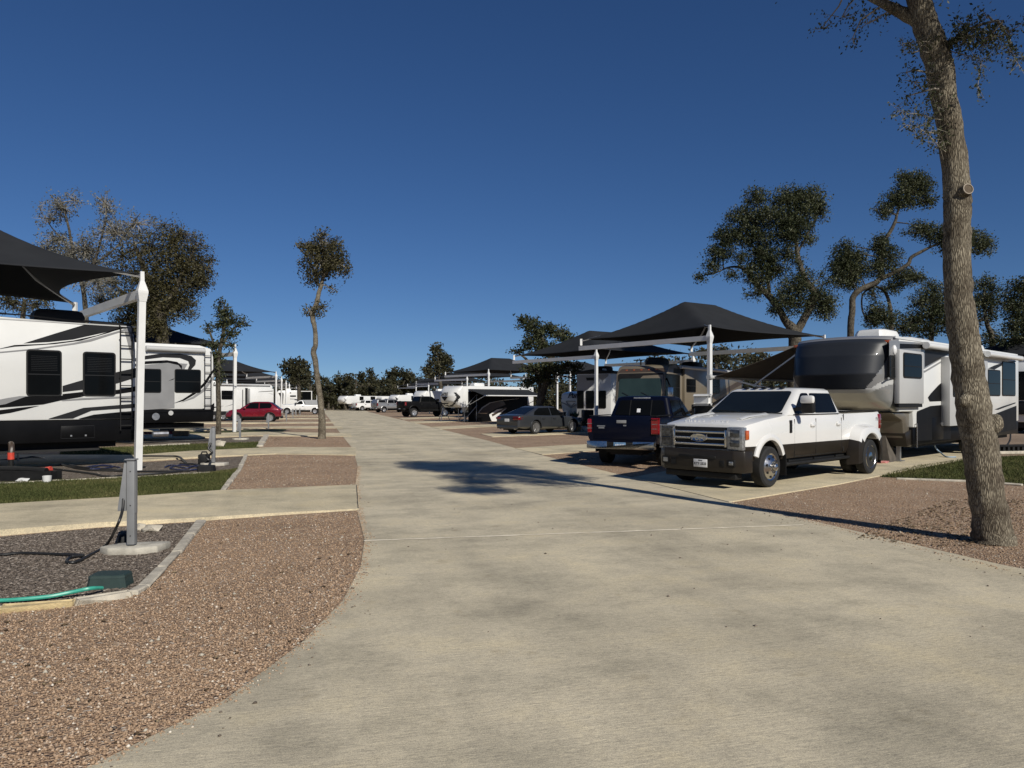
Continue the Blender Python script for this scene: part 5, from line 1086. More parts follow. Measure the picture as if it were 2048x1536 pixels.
    if marks:
        mb = MB(); F = Matrix(((0, 0, -1, xr - .167), (-1, 0, 0, 0), (0, 1, 0, zs + .055), (0, 0, 0, 1)))
        for k in range(6): mb.box(xr - .168, xr - .164, -.12 + k * .042, -.1 + k * .042, zs + .03, zs + .1)
        mb.build('plate_mark', M['plate_white'], rb, smooth=0)
        mb = MB(); mb.box(h.t[1] - .01, h.t[1] + .05, -.24, .24, zroof - .075, zroof - .03, b=.008); mb.build('third_brake_light', M['lens'], cab)
        mb = MB(); mb.add([h.rear(y, k, .018) for (y, k) in ((.0, .26), (.1, .26), (.1, .45), (.0, .45))], [(0, 1, 2, 3)]); mb.build('window_sticker', M['plate_white'], t, smooth=0)
        mb = MB()
        for y in (-.3, .3): mb.add([h.rear(y + d, k, .017) for (d, k) in ((-.012, .1), (.012, .1), (.012, .9), (-.012, .9))], [(0, 1, 2, 3)])
        mb.build('window_divider', M['satin'], t, smooth=0)
    if topper:
        mb = MB(); mb.loft([corner_ring(xc - .04, xr + .02, w * .95, zbed + .05, .08), corner_ring(xc - .04, xr + .18, w * .82, zroof - .06, .1), corner_ring(xc - .1, xr + .26, w * .74, zroof - .02, .1)]); tp = mb.build('bed_topper', P, t)
        for sg in (1, -1):
            hh = House(xc - .04, xr + .02, w * .95, zbed + .05, xc - .04, xr + .18, w * .82, zroof - .06)
            panel([hh.side(x, k, sg, .003) for (x, k) in rpoly([(xc - .2, .15), (xr + .3, .15), (xr + .38, .85), (xc - .2, .85)], .06)], (0, sg * .008, 0)).build('topper_window', M['glass'], tp)
    return t
SITE = math.radians(42.5)

def at(px, py): g = G(px, py); return g
# white dually: its front wheel stands where the photo shows it
fw = Vector(G(1540, 977)); tdir = Vector((.737, .676, 0)); nrm = Vector((.676, -.737, 0))
ctr = fw + tdir * 2.125 - nrm * 1.0
wt = pickup('white crew cab dually truck with bronze lower panels, front towards the road on the right', (ctr.x, ctr.y, .022), SITE + math.pi, 'white_paint', 'bronze', dually=True, bumper='bronze', hero=True, handles='white_paint', zhf=1.22, zbelt=1.42, zbed=1.42, zs=.47)
# navy truck seen from behind
bdir = math.radians(90 - 26)
bl = Vector(G(1214, 926)); d = Vector((math.cos(bdir), math.sin(bdir), 0)); nl = Vector((-d.y, d.x, 0))
c = bl + d * 1.85 - nl * .8
pickup('navy blue crew cab truck seen from behind, parked left of the white dually', (c.x, c.y, .01), bdir, 'blue', wb=3.7, fo=.9, ro=1.2, w=.92, zs=.5, ztt=.8, zhf=1.12, zbelt=1.27, zbed=1.28, zroof=1.84, tr=.385, marks=True, rim='chrome')
# far trucks on the right
def rp(px, D): return ((px - CX) * D / FPX, D, .01)
pickup('silver grey truck with a topper over its bed, tail to the road far right', rp(783, 116), math.radians(40), 'silvercar', wb=3.7, fo=.9, ro=1.2, w=.97, topper=True, tr=.4, lift=.06)
pickup('lifted black truck with wide tyres beside the white trailer nose', rp(851, 83), math.radians(36), 'black', wb=3.9, fo=.9, ro=1.1, w=1.0, tr=.47, lift=.28, bumper='satin', grille='satin', zbelt=1.36, handles='satin')
pickup('far white truck with its tail to the road by the end of the drive', rp(738, 138), math.radians(38), 'white_paint', wb=3.7, fo=.9, ro=1.2, w=.98)
# far white truck on the left
pickup('white regular cab truck parked behind the red car, nose to the left', rp(603, 100), math.radians(180 + 12), 'white_paint', wb=3.55, fo=.85, ro=1.1, w=.97, crew=False, tr=.38, zbelt=1.32, zbed=1.27, zroof=1.86, bumper='lightgrey')

def car(name, label, cat, loc, rz, paint, kind, wb, L, w, hgt, tr=.34, zs=.26, low=None, fo=.88):
    t = thing(name, label, cat, loc, rz); P = M[paint]; ro = L - wb - fo; xf, xr = wb / 2 + fo, -wb / 2 - ro; suv = kind == 'suv'
    LO = M['satin'] if suv else P; ztt = .46 if suv else .42
    H = lambda x, zb, zt, ww, c=.03: half_ring(x, zb, zt, ww, ztt, c)
    if suv: prof = [(xf, .42, .70, .72), (xf - .06, .36, .82, .8), (xf - .2, .3, .92, .9), (xf - .5, zs, 1.0, .97), (wb / 2 - .1, zs, 1.05, 1), (wb / 2 - .5, zs, 1.08, 1), (0, zs, 1.10, 1), (-wb / 2 + .3, zs, 1.14, 1), (-wb / 2 - .1, zs, 1.16, .985), (xr + .3, .34, 1.15, .95), (xr + .08, .4, 1.08, .9), (xr, .46, .96, .84)]
    else: prof = [(xf, .36, .56, .74), (xf - .06, .3, .66, .83), (xf - .2, zs, .74, .91), (xf - .55, zs, .83, .97), (wb / 2 - .2, zs, .90, 1), (wb / 2 - .6, zs, .93, 1), (0, zs, .95, 1), (-wb / 2 + .2, zs, .98, 1), (-wb / 2 - .2, zs, 1.0, .985), (xr + .45, .3, 1.0, .95), (xr + .15, .34, .97, .9), (xr + .03, .4, .93, .86), (xr, .46, .82, .83)]
    mb = MB(); mb.loft([H(x, zb, zt, w * k) for (x, zb, zt, k) in prof][::-1], segmi=SEG2); body = mb.build('body', [P, LO, M['underside']], t, smooth=50)
    ra = tr + .06; cs = []
    for xa in (wb / 2, -wb / 2): c = MB(); c.lathe([(ra, -1.4), (ra, 1.4)], (xa, 0, tr + .02), 'y', 36); cs.append(c)
    cut(body, cs); body.data.set_sharp_from_angle(angle=math.radians(50))
    mb = MB(); mb.box(xr + .3, xf - .4, -.6, .6, .2, zs + .2)
    for xa in (wb / 2, -wb / 2): mb.box(xa - ra, xa + ra, -w * .66, w * .66, tr, tr + ra)
    mb.build('chassis', M['underside'], t, smooth=0)
    zb = 1.06 if suv else .92; zt = hgt
    if suv: h = House(wb / 2 - .22, xr + .12, w * .95, zb, .22, xr + .82, w * .72, zt - .05)
    else: h = House(wb / 2 - .5, -wb / 2 - .86, w * .94, zb, .3, -wb / 2 + .42, w * .70, zt - .04)
    mb = MB(); mb.loft([corner_ring(h.b[0], h.b[1], h.b[2], h.b[3], .14), corner_ring(h.xf(.5) + .02, h.xr(.5) - .02, h.w(.5) + .02, (zb + zt - .04) / 2, .16), corner_ring(h.t[0], h.t[1], h.t[2], h.t[3], .2), corner_ring(h.t[0] - .2, h.t[1] + .15, h.t[2] - .12, zt - .008, .2), corner_ring(h.t[0] - .5, h.t[1] + .4, h.t[2] - .34, zt, .15)])
    mb.build('cabin', P, t, smooth=50)
    def gl_(f, pts, off, nm): panel([f(a, k) for (a, k) in rpoly(pts, .08)], off).build(nm, M['glass'], t)
    o = .03
    gl_(lambda y, k: h.front(y, k, o * (1 - abs(2 * k - 1)) + .006), [(-h.w(0) + .16, .08), (h.w(0) - .16, .08), (h.w(1) - .1, .95), (-h.w(1) + .1, .95)], (.008, 0, .008), 'windshield')
    gl_(lambda y, k: h.rear(y, k, o * (1 - abs(2 * k - 1)) + .006), [(-h.w(0) + .18, .1 if not suv else .2), (h.w(0) - .18, .1 if not suv else .2), (h.w(1) - .12, .92), (-h.w(1) + .12, .92)], (-.008, 0, .008), 'rear_window')
    xb = (h.t[0] + h.t[1]) / 2 + .1
    for sg in (1, -1):
        off = lambda k: .022 * (1 - abs(2 * k - 1)) + .006
        for pts in ([(h.xf(.08) - .32, .08), (h.xf(.5) - .2, .5), (h.xf(.9) - .1, .88), (xb + .04, .9), (xb + .04, .5), (xb + .04, .06)], [(xb - .04, .06), (xb - .04, .5), (xb - .04, .9), (h.xr(.88) + .1, .86), (h.xr(.5) + .22, .5), (h.xr(.3) + (.5 if suv else .35), .08)]):
            panel([h.side(x, k, sg, off(k)) for (x, k) in pts], (0, sg * .008, .004)).build('side_window', M['glass'], t)
        for x in (wb / 2 - .62, xb - .02, -wb / 2 + .32): seam(t, [(x, zs + .2), (x, zb - .06)], sg, w * 1.0).build('door_seam', M['satin'], t, smooth=0)
        for x in (xb + .1, -wb / 2 + .45):
            mb = MB(); mb.box(x, x + .17, sg * w * .995, sg * (w + .03), zb - .15, zb - .115, b=.01); mb.build('door_handle', P, t)
        mb = MB(); mb.box(h.b[0] - .5, h.b[0] - .32, sg * (w * .9), sg * (w + .17), zb + .03, zb + .16, b=.04); mb.build('mirror', P, t)
        for xa in (wb / 2, -wb / 2): wheel(t, xa, sg * (w - .115), tr, .21, sg, 'spoke', 'alu', .74); arch_ring(t, xa, tr + .02, w, ra - .012, sg, LO, .05 if suv else .02, .012)
        zl = .78 if suv else .64
        mb = MB(); mb.box(xf - .32, xf - .06, sg * w * .56, sg * w * .9, zl, zl + .13, b=.035); mb.build('headlight', M['lens'], t)
        zl = .98 if suv else .80
        mb = MB(); mb.box(xr - .008, xr + .28, sg * w * .52, sg * w * .90, zl - .04, zl + .08, b=.03); mb.build('taillight', M['redlens'], t)
        if not suv:
            mb = MB(); mb.tube([(xr - .01, sg * w * .6, .3), (xr + .1, sg * w * .6, .3)], .045, 10); mb.build('exhaust_tip', M['chrome'], t)
    mb = MB(); mb.box(xf - .05, xf + .004, -w * .5, w * .5, .4, .62, b=.02); mb.build('grille', M['satin'], t)
    mb = MB(); mb.box(xr - .012, xr + .05, -w * .8, w * .8, .28, .46, b=.02); mb.build('rear_bumper', LO, t)
    zp = .72 if not suv else .8
    mb = MB(); mb.box(xr - .014, xr + .02, -.16, .16, zp - .07, zp + .08); mb.build('license_plate', M['plate_white'], t, smooth=0)
    return t
sd = Vector(G(1072, 869)); sdir = math.radians(44); d = Vector((math.cos(sdir), math.sin(sdir), 0)); nr = Vector((d.y, -d.x, 0)); c = sd + d * 1.43 - nr * .9
car('sedan', 'dark grey sedan with its tail to the road, right of the black trailer', 'car', (c.x, c.y, .022), sdir, 'gunmetal', 'sedan', 2.86, 4.95, .93, 1.44, .34)
c = AT(510, 843, 61.5)
car('sport_utility_car', 'dark red compact car with dark windows behind the left pedestals', 'car', (c[0], c[1], .03), math.radians(180 + 10), 'red', 'suv', 2.57, 4.3, .89, 1.66, .35)
c = AT(2046, 850, 42)
car('sedan', 'silver car half cut off at the right edge behind the oak trunk', 'car', (c[0] + 1.6, 42, .02), math.radians(200), 'silvercar', 'sedan', 2.8, 4.8, .92, 1.45)
# ================================================================ trailers and motorhomes
class RV:
    """root at the ground below the near visible corner; x runs along the pad, the visible long side is y = 0"""
    def __init__(s, name, label, cat, c0, rot, group=None):
        s.t = thing(name, label, cat, (c0[0], c0[1], c0[2] if len(c0) > 2 else 0), rot, group)
        s.c = Vector((c0[0], c0[1])); s.tx = Vector((math.cos(rot), math.sin(rot))); s.ty = Vector((-math.sin(rot), math.cos(rot)))
    def S(s, px, py, y=0.0):
        """pixel of the photograph -> (x, z) on the long side plane at depth y"""
        k = (px - CX) / FPX; o = s.c + s.ty * y; x = (k * o.y - o.x) / (s.tx.x - k * s.tx.y); d = o.y + s.tx.y * x
        return (x, CAMH + (HY - py) * d / FPX)
    def E(s, px, py, x=0.0):
        """pixel -> (y, z) on the end plane at x"""
        k = (px - CX) / FPX; o = s.c + s.tx * x; y = (k * o.y - o.x) / (s.ty.x - k * s.ty.y); d = o.y + s.ty.y * y
        return (y, CAMH + (HY - py) * d / FPX)
    def body(s, poly, W, m, name='body', b=.05, y0=0.0): mb = MB(); mb.prism(poly, y0, W, b=b); return mb.build(name, m, s.t)
    def decals(s, items, name, par=None, y=0.0, th=.004, lift=0.003):
        ms = []; mb = MB()
        for k, (m, pts) in enumerate(items):
            if m not in ms: ms.append(m)
            mb.prism(pts, y - lift - k * .0006, y - lift - th - k * .0006, ms.index(m))
        return mb.build(name, [M[m] for m in ms], par or s.t, smooth=0)
    def window(s, x0, x1, z0, z1, y=0.0, r=.08, par=None, name='window', blind=False):
        cx, cz = (x0 + x1) / 2, (z0 + z1) / 2; wd, ht = abs(x1 - x0), abs(z1 - z0)
        mb = MB(); mb.prism(rrect(cx, cz, wd, ht, r), y + .0, y - .022, 0); o = mb.build(name, M['satin'], par or s.t, smooth=30)
        mb = MB(); mb.prism(rrect(cx, cz, wd - .07, ht - .07, max(.02, r - .03)), y - .02, y - .026, 0); p = mb.build('pane', M['glass'], o, smooth=30)
        mb = MB(); mb.box(x0 + .04, x1 - .04, y - .03, y - .024, cz - .012 - ht * .03, cz + .012 - ht * .03)
        if blind:
            for k in range(9): mb.box(min(x0, x1) + .1, max(x0, x1) - .1, y - .0285, y - .0258, cz + .06 + k * ht * .038, cz + .07 + k * ht * .038)
        mb.build('window_bar', M['satin'] if not blind else M['charcoal'], o, smooth=0)
        return o
    def ac(s, x, y, z, L=1.0, W=.7, H=.32, m='satin', name='roof_air_conditioner'):
        mb = MB(); mb.loft([[(x + a * L / 2 * k, y + c * W / 2 * k, z + h) for (a, c) in ((1, .8), (.85, 1), (-.75, 1), (-1, .7), (-1, -.7), (-.75, -1), (.85, -1), (1, -.8))] for (h, k) in ((0, 1), (H * .55, 1.0), (H * .9, .9), (H, .75))])
        return mb.build(name, M[m], s.t, smooth=40)
    def wheels(s, xs, W, r=.38):
        for x in xs:
            for y, o in ((.16, -1), (W - .16, 1)): wheel(s.t, x, y, r, .24, o, 'spoke', 'alu')
    def ladder(s, xa, xb, z0, z1, n, y=0.0, m='satin'):
        mb = MB(); yy = y - .10
        for x in (xa, xb):
            mb.tube([(x, y, z1 + .02), (x, yy - .02, z1 - .03), (x, yy, z1 - .2), (x, yy, z0)], .018, 6)
            for z in (z0 + .1, (z0 + z1) / 2, z1 - .35): mb.tube([(x, y, z), (x, yy, z)], .014, 6)
        for k in range(n): z = z0 + .12 + (z1 - z0 - .3) * k / (n - 1); mb.box(xa, xb, yy - .02, yy + .02, z, z + .025)
        return mb.build('ladder', M[m], s.t)
    def roll(s, x0, x1, y, z, r=.07, m='white', name='awning_roller'):
        mb = MB(); mb.tube([(x0, y, z), (x1, y, z)], r, 12)
        for x in (x0, x1): mb.lathe([(r * 1.15, -.03), (r * 1.15, .03), (r * .7, .05), (.001, .05)], (x, y, z), 'x', 12)
        mb.box(x0, x1, y + r * .4, 0.0 if y < 0 else y + .02, z + r * .3, z + r * 1.2)
        return mb.build(name, M[m], s.t)
def chord(a, b, n=8, sag=0.0): return [(a[0] + (b[0] - a[0]) * i / n, a[1] + (b[1] - a[1]) * i / n + sag * 4 * (i / n) * (1 - i / n)) for i in range(n + 1)]

# ---- 1 toy hauler at the left edge (its rear corner is the right end we see)
def c2(x, y): return (x / 3.84, 600 + y / 3.84)
D = 20.0; r1 = RV('toy_hauler_trailer', 'white toy hauler with bold black swooshes and a black ladder at the left edge', 'trailer', ((271.5 - CX) * D / FPX, D, .05), SITE)
S = lambda x, y: (lambda p: (p[0], p[1] - .05))(r1.S(*c2(x, y)))
H1 = 3.62
r1.body([(-12.0, 1.18), (-12, H1 - .1), (-11.8, H1 + .02), (-5, H1 + .12), (-.35, H1), (-.06, H1 - .12), (0, H1 - .6), (0, 1.18)], 2.55, M['white'])
r1.body([(-12.0, .62), (-12, 1.176), (0, 1.176), (-.02, .62)], 2.53, M['black'], 'skirt', .02, .02)
mb = MB(); mb.box(-11.5, -.4, .35, 2.2, .46, .61); mb.box(-9, -.8, .3, 2.25, .38, .455); mb.build('chassis', M['underside'], r1.t, smooth=0)
r1.wheels([-5.6, -6.5, -7.4], 2.5)
P = lambda *a: [S(*q) for q in a]
r1.decals([('black', P((-30, 95), (200, 112), (520, 150), (700, 165), (1030, 182), (1030, 192), (700, 176), (480, 157), (200, 122), (-30, 108))),
           ('charcoal', P((180, 333), (430, 255), (720, 168), (1000, 183), (1000, 192), (830, 243), (560, 303), (380, 322))),
           ('black', P((-30, 380), (110, 346), (350, 336), (560, 312), (840, 250), (955, 200), (1005, 186), (1005, 203), (880, 236), (620, 312), (420, 338), (110, 358))),
           ('grey', P((-30, 400), (250, 374), (560, 330), (690, 300), (900, 240), (1010, 205), (1012, 226), (900, 254), (700, 318), (560, 343), (250, 384), (-30, 410))),
           ('grey', P((955, 235), (1005, 210), (1035, 330), (1035, 470), (1015, 470))),
           ('charcoal', P((480, 660), (640, 613), (900, 553), (1050, 520), (1052, 592), (900, 640), (640, 688), (480, 706))),
           ('black', P((480, 722), (640, 705), (900, 690), (1052, 660), (1052, 700), (900, 722), (640, 738), (480, 742))),
           ('black', P((-40, 815), (60, 790), (205, 740), (480, 733), (640, 742), (480, 768), (330, 802), (-40, 830))),
           ('grey', P((-40, 772), (60, 752), (150, 738), (205, 738), (40, 800), (-40, 812))),
           ('black', P((-40, 850), (140, 828), (300, 812), (200, 838), (80, 866), (-40, 884))),
           ('grey', P((470, 770), (640, 752), (1040, 735), (1040, 748), (640, 766), (480, 775))),
           ('charcoal', P((370, 912), (500, 872), (640, 828), (920, 806), (1050, 795), (1050, 826), (860, 838), (700, 850), (560, 908))),
           ('black', P((600, 912), (720, 880), (900, 862), (1050, 850), (1050, 912)))], 'side_graphic')
x0, z0 = S(200, 738); x1, z1 = S(474, 388); r1.window(x0, x1, z0, z1, blind=True)
x0, z0 = S(635, 738); x1, z1 = S(888, 405); r1.window(x0, x1, z0, z1, blind=True)
xa, _ = S(917, 600); xb, _ = S(1006, 600); r1.ladder(xa, xb, S(960, 1000)[1], S(960, 205)[1], 8)
x0, z0 = S(470, 1063); x1, z1 = S(725, 966)
mb = MB(); mb.box(x0, x1, .004, .018, z0, z1, b=.004); dr = mb.build('storage_door', M['black'], r1.t)
mb = MB()
for (a, b_, c, d) in ((x0, x1, z0 - .012, z0), (x0, x1, z1, z1 + .012)): mb.box(a, b_, .008, .019, c, d)
for x in (x0, x1): mb.box(x - .006, x + .006, .008, .0185, z0, z1)
mb.build('door_trim', M['charcoal'], dr, smooth=0)
mb = MB()
for x in (x0 + .22, x1 - .2): mb.box(x - .02, x + .02, -.012, .01, z0 + .04, z0 + .08)
mb.build('latch', M['alu'], dr, smooth=0)
x0, _ = S(525, 100); r1.ac(x0 - .02, 1.1, H1 + .06, 1.15, .75, .36)
r1.ac(-6, 1.2, H1 + .1, 1.1, .75, .34)
mb = MB()
for y in (.15, 2.4): mb.tube([(-1.2, y, H1 + .0), (-1.2, y, H1 + .12), (-.4, y, H1 + .1), (-.4, y, H1 - .02)], .014, 6)
mb.build('roof_rail', M['satin'], r1.t)
mb = MB(); mb.box(-11.9, -.02, -.012, .0, H1 - .0, H1 + .03); mb.build('roof_trim', M['lightgrey'], r1.t, smooth=0)
mb = MB(); mb.box(-.02, .01, .3, .6, 1.3, 1.42); mb.box(-.02, .01, 1.95, 2.25, 1.3, 1.42); mb.build('taillight', M['redlens'], r1.t, smooth=0)

# ---- 2 grey swirl trailer behind the first post
D = 32.5; r2 = RV('travel_trailer', 'white trailer with grey swirls in dappled tree shade behind the first white post', 'trailer', ((428 - CX) * D / FPX, D, .05), SITE)
S = lambda x, y: (lambda p: (p[0], p[1] - .05))(r2.S(*c2(x, y)))
zr = S(1630, 362)[1]; zk = S(1640, 838)[1]
r2.body([(-11, zk), (-11, zr - .1), (-10.8, zr + .05), (-.6, zr + .05), (-.12, zr - .08), (-.02, zr - .45), (0, zk)], 2.5, M['white'])
r2.body([(-11, .72), (-11, zk - .004), (0, zk - .004), (-.02, .78)], 2.48, M['black'], 'skirt', .02, .02)
mb = MB(); mb.box(-10.5, -.3, .35, 2.2, .5, .71); mb.build('chassis', M['underside'], r2.t, smooth=0)
r2.wheels([-4.2, -5.1], 2.5)
r2.decals([('grey', P((1000, 545), (1100, 500), (1300, 480), (1440, 490), (1400, 560), (1340, 700), (1340, 830), (1000, 850))),  # grey patch: part grey graphic, part dappled tree shade put into the colour
           ('charcoal', P((1000, 455), (1120, 428), (1230, 412), (1380, 412), (1470, 430), (1505, 462), (1500, 498), (1462, 540), (1430, 560), (1455, 500), (1445, 470), (1380, 446), (1250, 440), (1120, 456), (1000, 480))),
           ('black', P((1000, 500), (1120, 470), (1280, 462), (1360, 475), (1398, 505), (1396, 535), (1370, 500), (1290, 482), (1120, 492), (1000, 520))),
           ('black', P((1330, 795), (1400, 765), (1500, 700), (1560, 640), (1645, 520), (1645, 545), (1580, 650), (1500, 722), (1410, 775))),
           ('grey', P((1390, 788), (1480, 742), (1560, 680), (1645, 570), (1645, 600), (1570, 700), (1490, 755))),
           ('black', P((1290, 622), (1340, 600), (1330, 612))),
           ('black', P((1000, 858), (1500, 850), (1600, 822), (1645, 790), (1645, 850), (1000, 872)))], 'side_graphic')
x0, z0 = S(1072, 712); x1, z1 = S(1238, 530); r2.window(x0, x1, z0, z1)
x0, z0 = S(1340, 712); x1, z1 = S(1542, 535); r2.window(x0, x1, z0, z1)
xa, _ = S(1567, 600); xb, _ = S(1615, 600); r2.ladder(xa, xb, S(1590, 830)[1], S(1590, 400)[1], 7)
x0, z0 = S(1120, 372); x1, _ = S(1560, 372); r2.roll(x0, x1, -.12, z0, .1, 'lightgrey')
mb = MB(); q = S(1592, 800); mb.box(q[0] - .13, q[0] + .13, -.02, .0, q[1] - .22, q[1] + .22, b=.006); mb.build('utility_hatch', M['lightgrey'], r2.t)
r2.ac(-4, 1.2, zr + .05, 1.1, .75, .34, 'lightgrey')
q = S(1195, 895)
for (px_, py_, rr_, m_) in ((1195, 895, .15, 'alu'), (1310, 868, .1, 'lightgrey')):
    x, z = S(px_, py_); mb = MB(); mb.lathe([(rr_, -.03), (rr_ * .9, .0), (rr_ * .55, .004), (.001, .004)], (x, -.01, z), 'y', 16); mb.build('service_port', M[m_], r2.t)
mb = MB(); x, z = S(1250, 960); mb.tube([(x - .3, .3, .3), (x + .3, .3, .3)], .12, 10); mb.build('tank', M['alu'], r2.t)
# odds and ends between the two pads
g = G(322, 871); t = thing('hose_rack', 'red slatted rack lying in front of the grey swirl trailer', 'rack', (g[0], g[1], .01), .1)
mb = MB(); mb.box(-1.2, 1.2, -.3, -.26, .1, .18); mb.box(-1.2, 1.2, .26, .3, .1, .18)
for k in range(14): mb.box(-1.15 + k * .17, -1.07 + k * .17, -.3, .3, .06, .1)
mb.build('slats', M['red'], t, smooth=0); mb = MB()
for x in (-1.0, 0, 1.0): mb.box(x - .05, x + .05, -.32, .32, 0, .06)
mb.build('runner', M['wood'], t, smooth=0)
g = G(362, 875); t = thing('wooden_crate', 'small weathered wooden crate beside the red slatted rack', 'crate', (g[0], g[1], .01), .3)
mb = MB()
for k in range(3):
    z = .02 + k * .1; mb.box(-.35, .35, -.25, -.23, z, z + .08); mb.box(-.35, .35, .23, .25, z, z + .08); mb.box(-.35, -.33, -.23, .23, z, z + .08); mb.box(.33, .35, -.23, .23, z, z + .08)
mb.box(-.33, .33, -.23, .23, .01, .03); mb.build('planks', M['wood'], t, smooth=0)
hose('water_hose', 'thin dark hose with red couplings crossing the grass behind the first post', 'hose', [gz(x, y, .06) for x, y in ((188, 884), (212, 883), (240, 885), (276, 886), (330, 883), (380, 882), (440, 880))], .03, M['cable'], 6)
hose('black_hose', 'black cable draped from the slab behind the first post', 'hose', [gz(x, y, z) for x, y, z in ((285, 912, .15), (330, 912, .12), (355, 913, .1), (366, 920, .05), (372, 926, .03))], .03, M['cable'], 6)

# ---- 3 white trailer behind the red car
D = 68; r3 = RV('travel_trailer', 'plain white trailer with a wide slide-out behind the red car', 'trailer', ((545 - CX) * D / FPX, D, .03), SITE)
def c3(x, y): return (380 + x / 4.8, 660 + y / 4.8)
S = lambda x, y, yy=0.0: (lambda p: (p[0], p[1] - .03))(r3.S(*c3(x, y), yy))
zr = S(785, 528)[1]
r3.body([(-10, .9), (-10, zr - .05), (-9.8, zr + .02), (-.2, zr + .02), (-.05, zr - .05), (0, zr - .2), (0, .75)], 2.5, M['white'], b=.04)
r3.body([(-10, .5), (-10, .89), (0, .74), (0, .5)], 2.48, M['charcoal'], 'skirt', .01, .02)
x0, _ = S(578, 600, -.5); x1, _ = S(790, 600, -.5); x0 = min(x0, x1 - 2)
mb = MB(); mb.box(x0, -.12, -.5, -.004, .95, zr - .35, b=.03); sl_ = mb.build('slide_out', M['white'], r3.t)
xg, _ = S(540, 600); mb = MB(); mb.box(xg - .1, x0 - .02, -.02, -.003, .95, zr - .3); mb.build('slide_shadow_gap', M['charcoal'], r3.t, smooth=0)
x0_, z0 = S(302, 668); x1_, z1 = S(418, 582); r3.window(x0_, x1_, z0, z1)
r3.decals([('black', [(x0 + .8, zr - .62), (-.2, zr - .52), (-.2, zr - .58), (-1.6, zr - .66)]), ('grey', [(x0 + 1.6, zr - .74), (-.2, zr - .86), (-.2, zr - .82)])], 'slide_graphic', sl_, y=-.5)
xw0, _ = S(330, 700); r3.decals([('grey', [(xw0, 1.2), (xw0 + 1.6, 1.75), (xw0 + 1.8, 1.75), (xw0 + .6, 1.35)]), ('black', [(-9.9, .95), (-6, .95), (-4.4, 1.3), (-6, 1.15), (-9.9, 1.15)])], 'side_graphic')
mb = MB(); xd, _ = S(475, 600); mb.box(xd - .5, xd + .25, -.012, -.002, .95, zr - .5, b=.004); d_ = mb.build('entry_door', M['white'], r3.t)
mb = MB(); mb.box(xd + .25, xd + .32, -.014, -.002, .95, zr - .45); mb.build('door_frame', M['satin'], d_, smooth=0)
r3.roll(S(150, 545)[0], -.3, -.1, zr - .03, .07, 'lightgrey')
r3.ac(-5, 1.2, zr + .02, 1, .7, .3, 'white')
r3.wheels([-4.5, -5.4], 2.5)
# ---- far white trailer and porch behind the white truck
D = 124; r4 = RV('travel_trailer', 'far white trailer with dark lettering bands between the far white posts', 'trailer', ((602 - CX) * D / FPX, D, .03), math.radians(20))
def c4(x, y): return (440 + x / 9.31, 740 + y / 9.31)
S = lambda x, y: r4.S(*c4(x, y)); zr = S(1500, 385)[1]
xl = S(1060, 400)[0]
r4.body([(xl, .6), (xl, zr - .3), (xl + .3, zr), (-.1, zr), (0, zr - .1), (0, .6)], 2.5, M['white'])
r4.decals([('satin', [S(*q) for q in ((1305, 475), (1415, 475), (1415, 505), (1305, 505))]), ('satin', [S(*q) for q in ((1085, 430), (1180, 425), (1185, 460), (1170, 640), (1130, 640), (1120, 500))]), ('grey', [S(*q) for q in ((1305, 535), (1400, 540), (1400, 552), (1305, 550))]), ('satin', [S(*q) for q in ((1300, 420), (1325, 420), (1325, 440), (1300, 440))])], 'side_graphic')
r4.ac(-2, 1.2, zr, .9, .7, .3, 'white'); r4.wheels([xl / 2, xl / 2 - .9], 2.5)
mb = MB(); mb.box(xl + .2, -.2, .3, 2.2, .4, .6); mb.build('chassis', M['underside'], r4.t, smooth=0)
D = 122; q0 = AT(603, 806, D)
t = thing('screen_porch', 'grey panelled porch with a dark screen and white posts behind the white truck', 'porch', (q0[0], D, 0), math.radians(8))
mb = MB(); mb.box(0, 2.55, 0, .08, 0, 1.95)
for k in range(8): mb.box(.1 + k * .31, .14 + k * .31, -.02, .0, .05, 1.95)
mb.build('fence_panel', M['furgrey'], t, smooth=0)
mb = MB(); mb.box(.1, 1.5, .02, .06, 1.96, 3.3); mb.build('screen', M['glass'], t, smooth=0)
mb = MB(); mb.box(-.6, 1.7, -.06, .1, 3.31, 3.42); mb.build('roof_beam', M['post'], t, smooth=0)
for x in (1.55, 2.4): mb = MB(); mb.box(x, x + .12, -.04, .1, 1.9, 3.3); mb.build('post', M['post'], t, smooth=0)

# ---- 5 the silver fifth wheel behind the white dually
D = 19.7; r5 = RV('fifth_wheel_trailer', 'big fifth wheel with a graphite front window and silver nose behind the white dually', 'trailer', ((1781 - CX) * D / FPX, D, .02), SITE)
def c5(x, y): return (1560 + x / 4.197, 620 + y / 4.197)
S = lambda x, y, yy=0.0: (lambda p: (p[0], p[1] - .02))(r5.S(*c5(x, y), yy))
W5 = 2.75; H5 = 3.42; L5 = 12.0; ZN = 1.4
r5.body([(.55, ZN), (.55, H5 - .04), (3, H5 + .02), (L5 - .3, H5), (L5, H5 - .15), (L5, .95), (1.62, .95), (1.62, ZN)], W5, M['white'])
r5.body([(1.62, .47), (1.62, .946), (L5, .946), (L5, .5)], W5 - .02, M['black'], 'skirt', .02, .02)
mb = MB(); mb.box(2.2, L5 - .3, .3, 2.2, .36, .465); mb.build('chassis', M['underside'], r5.t, smooth=0)
N, K = 110, 64; V = []; FM = []; zz = [(0, .18), (.05, .42), (.14, .68), (.3, .95), (.5, 1.06), (.75, .95), (.9, .76), (.97, .54), (1, .34)]
mb = MB()
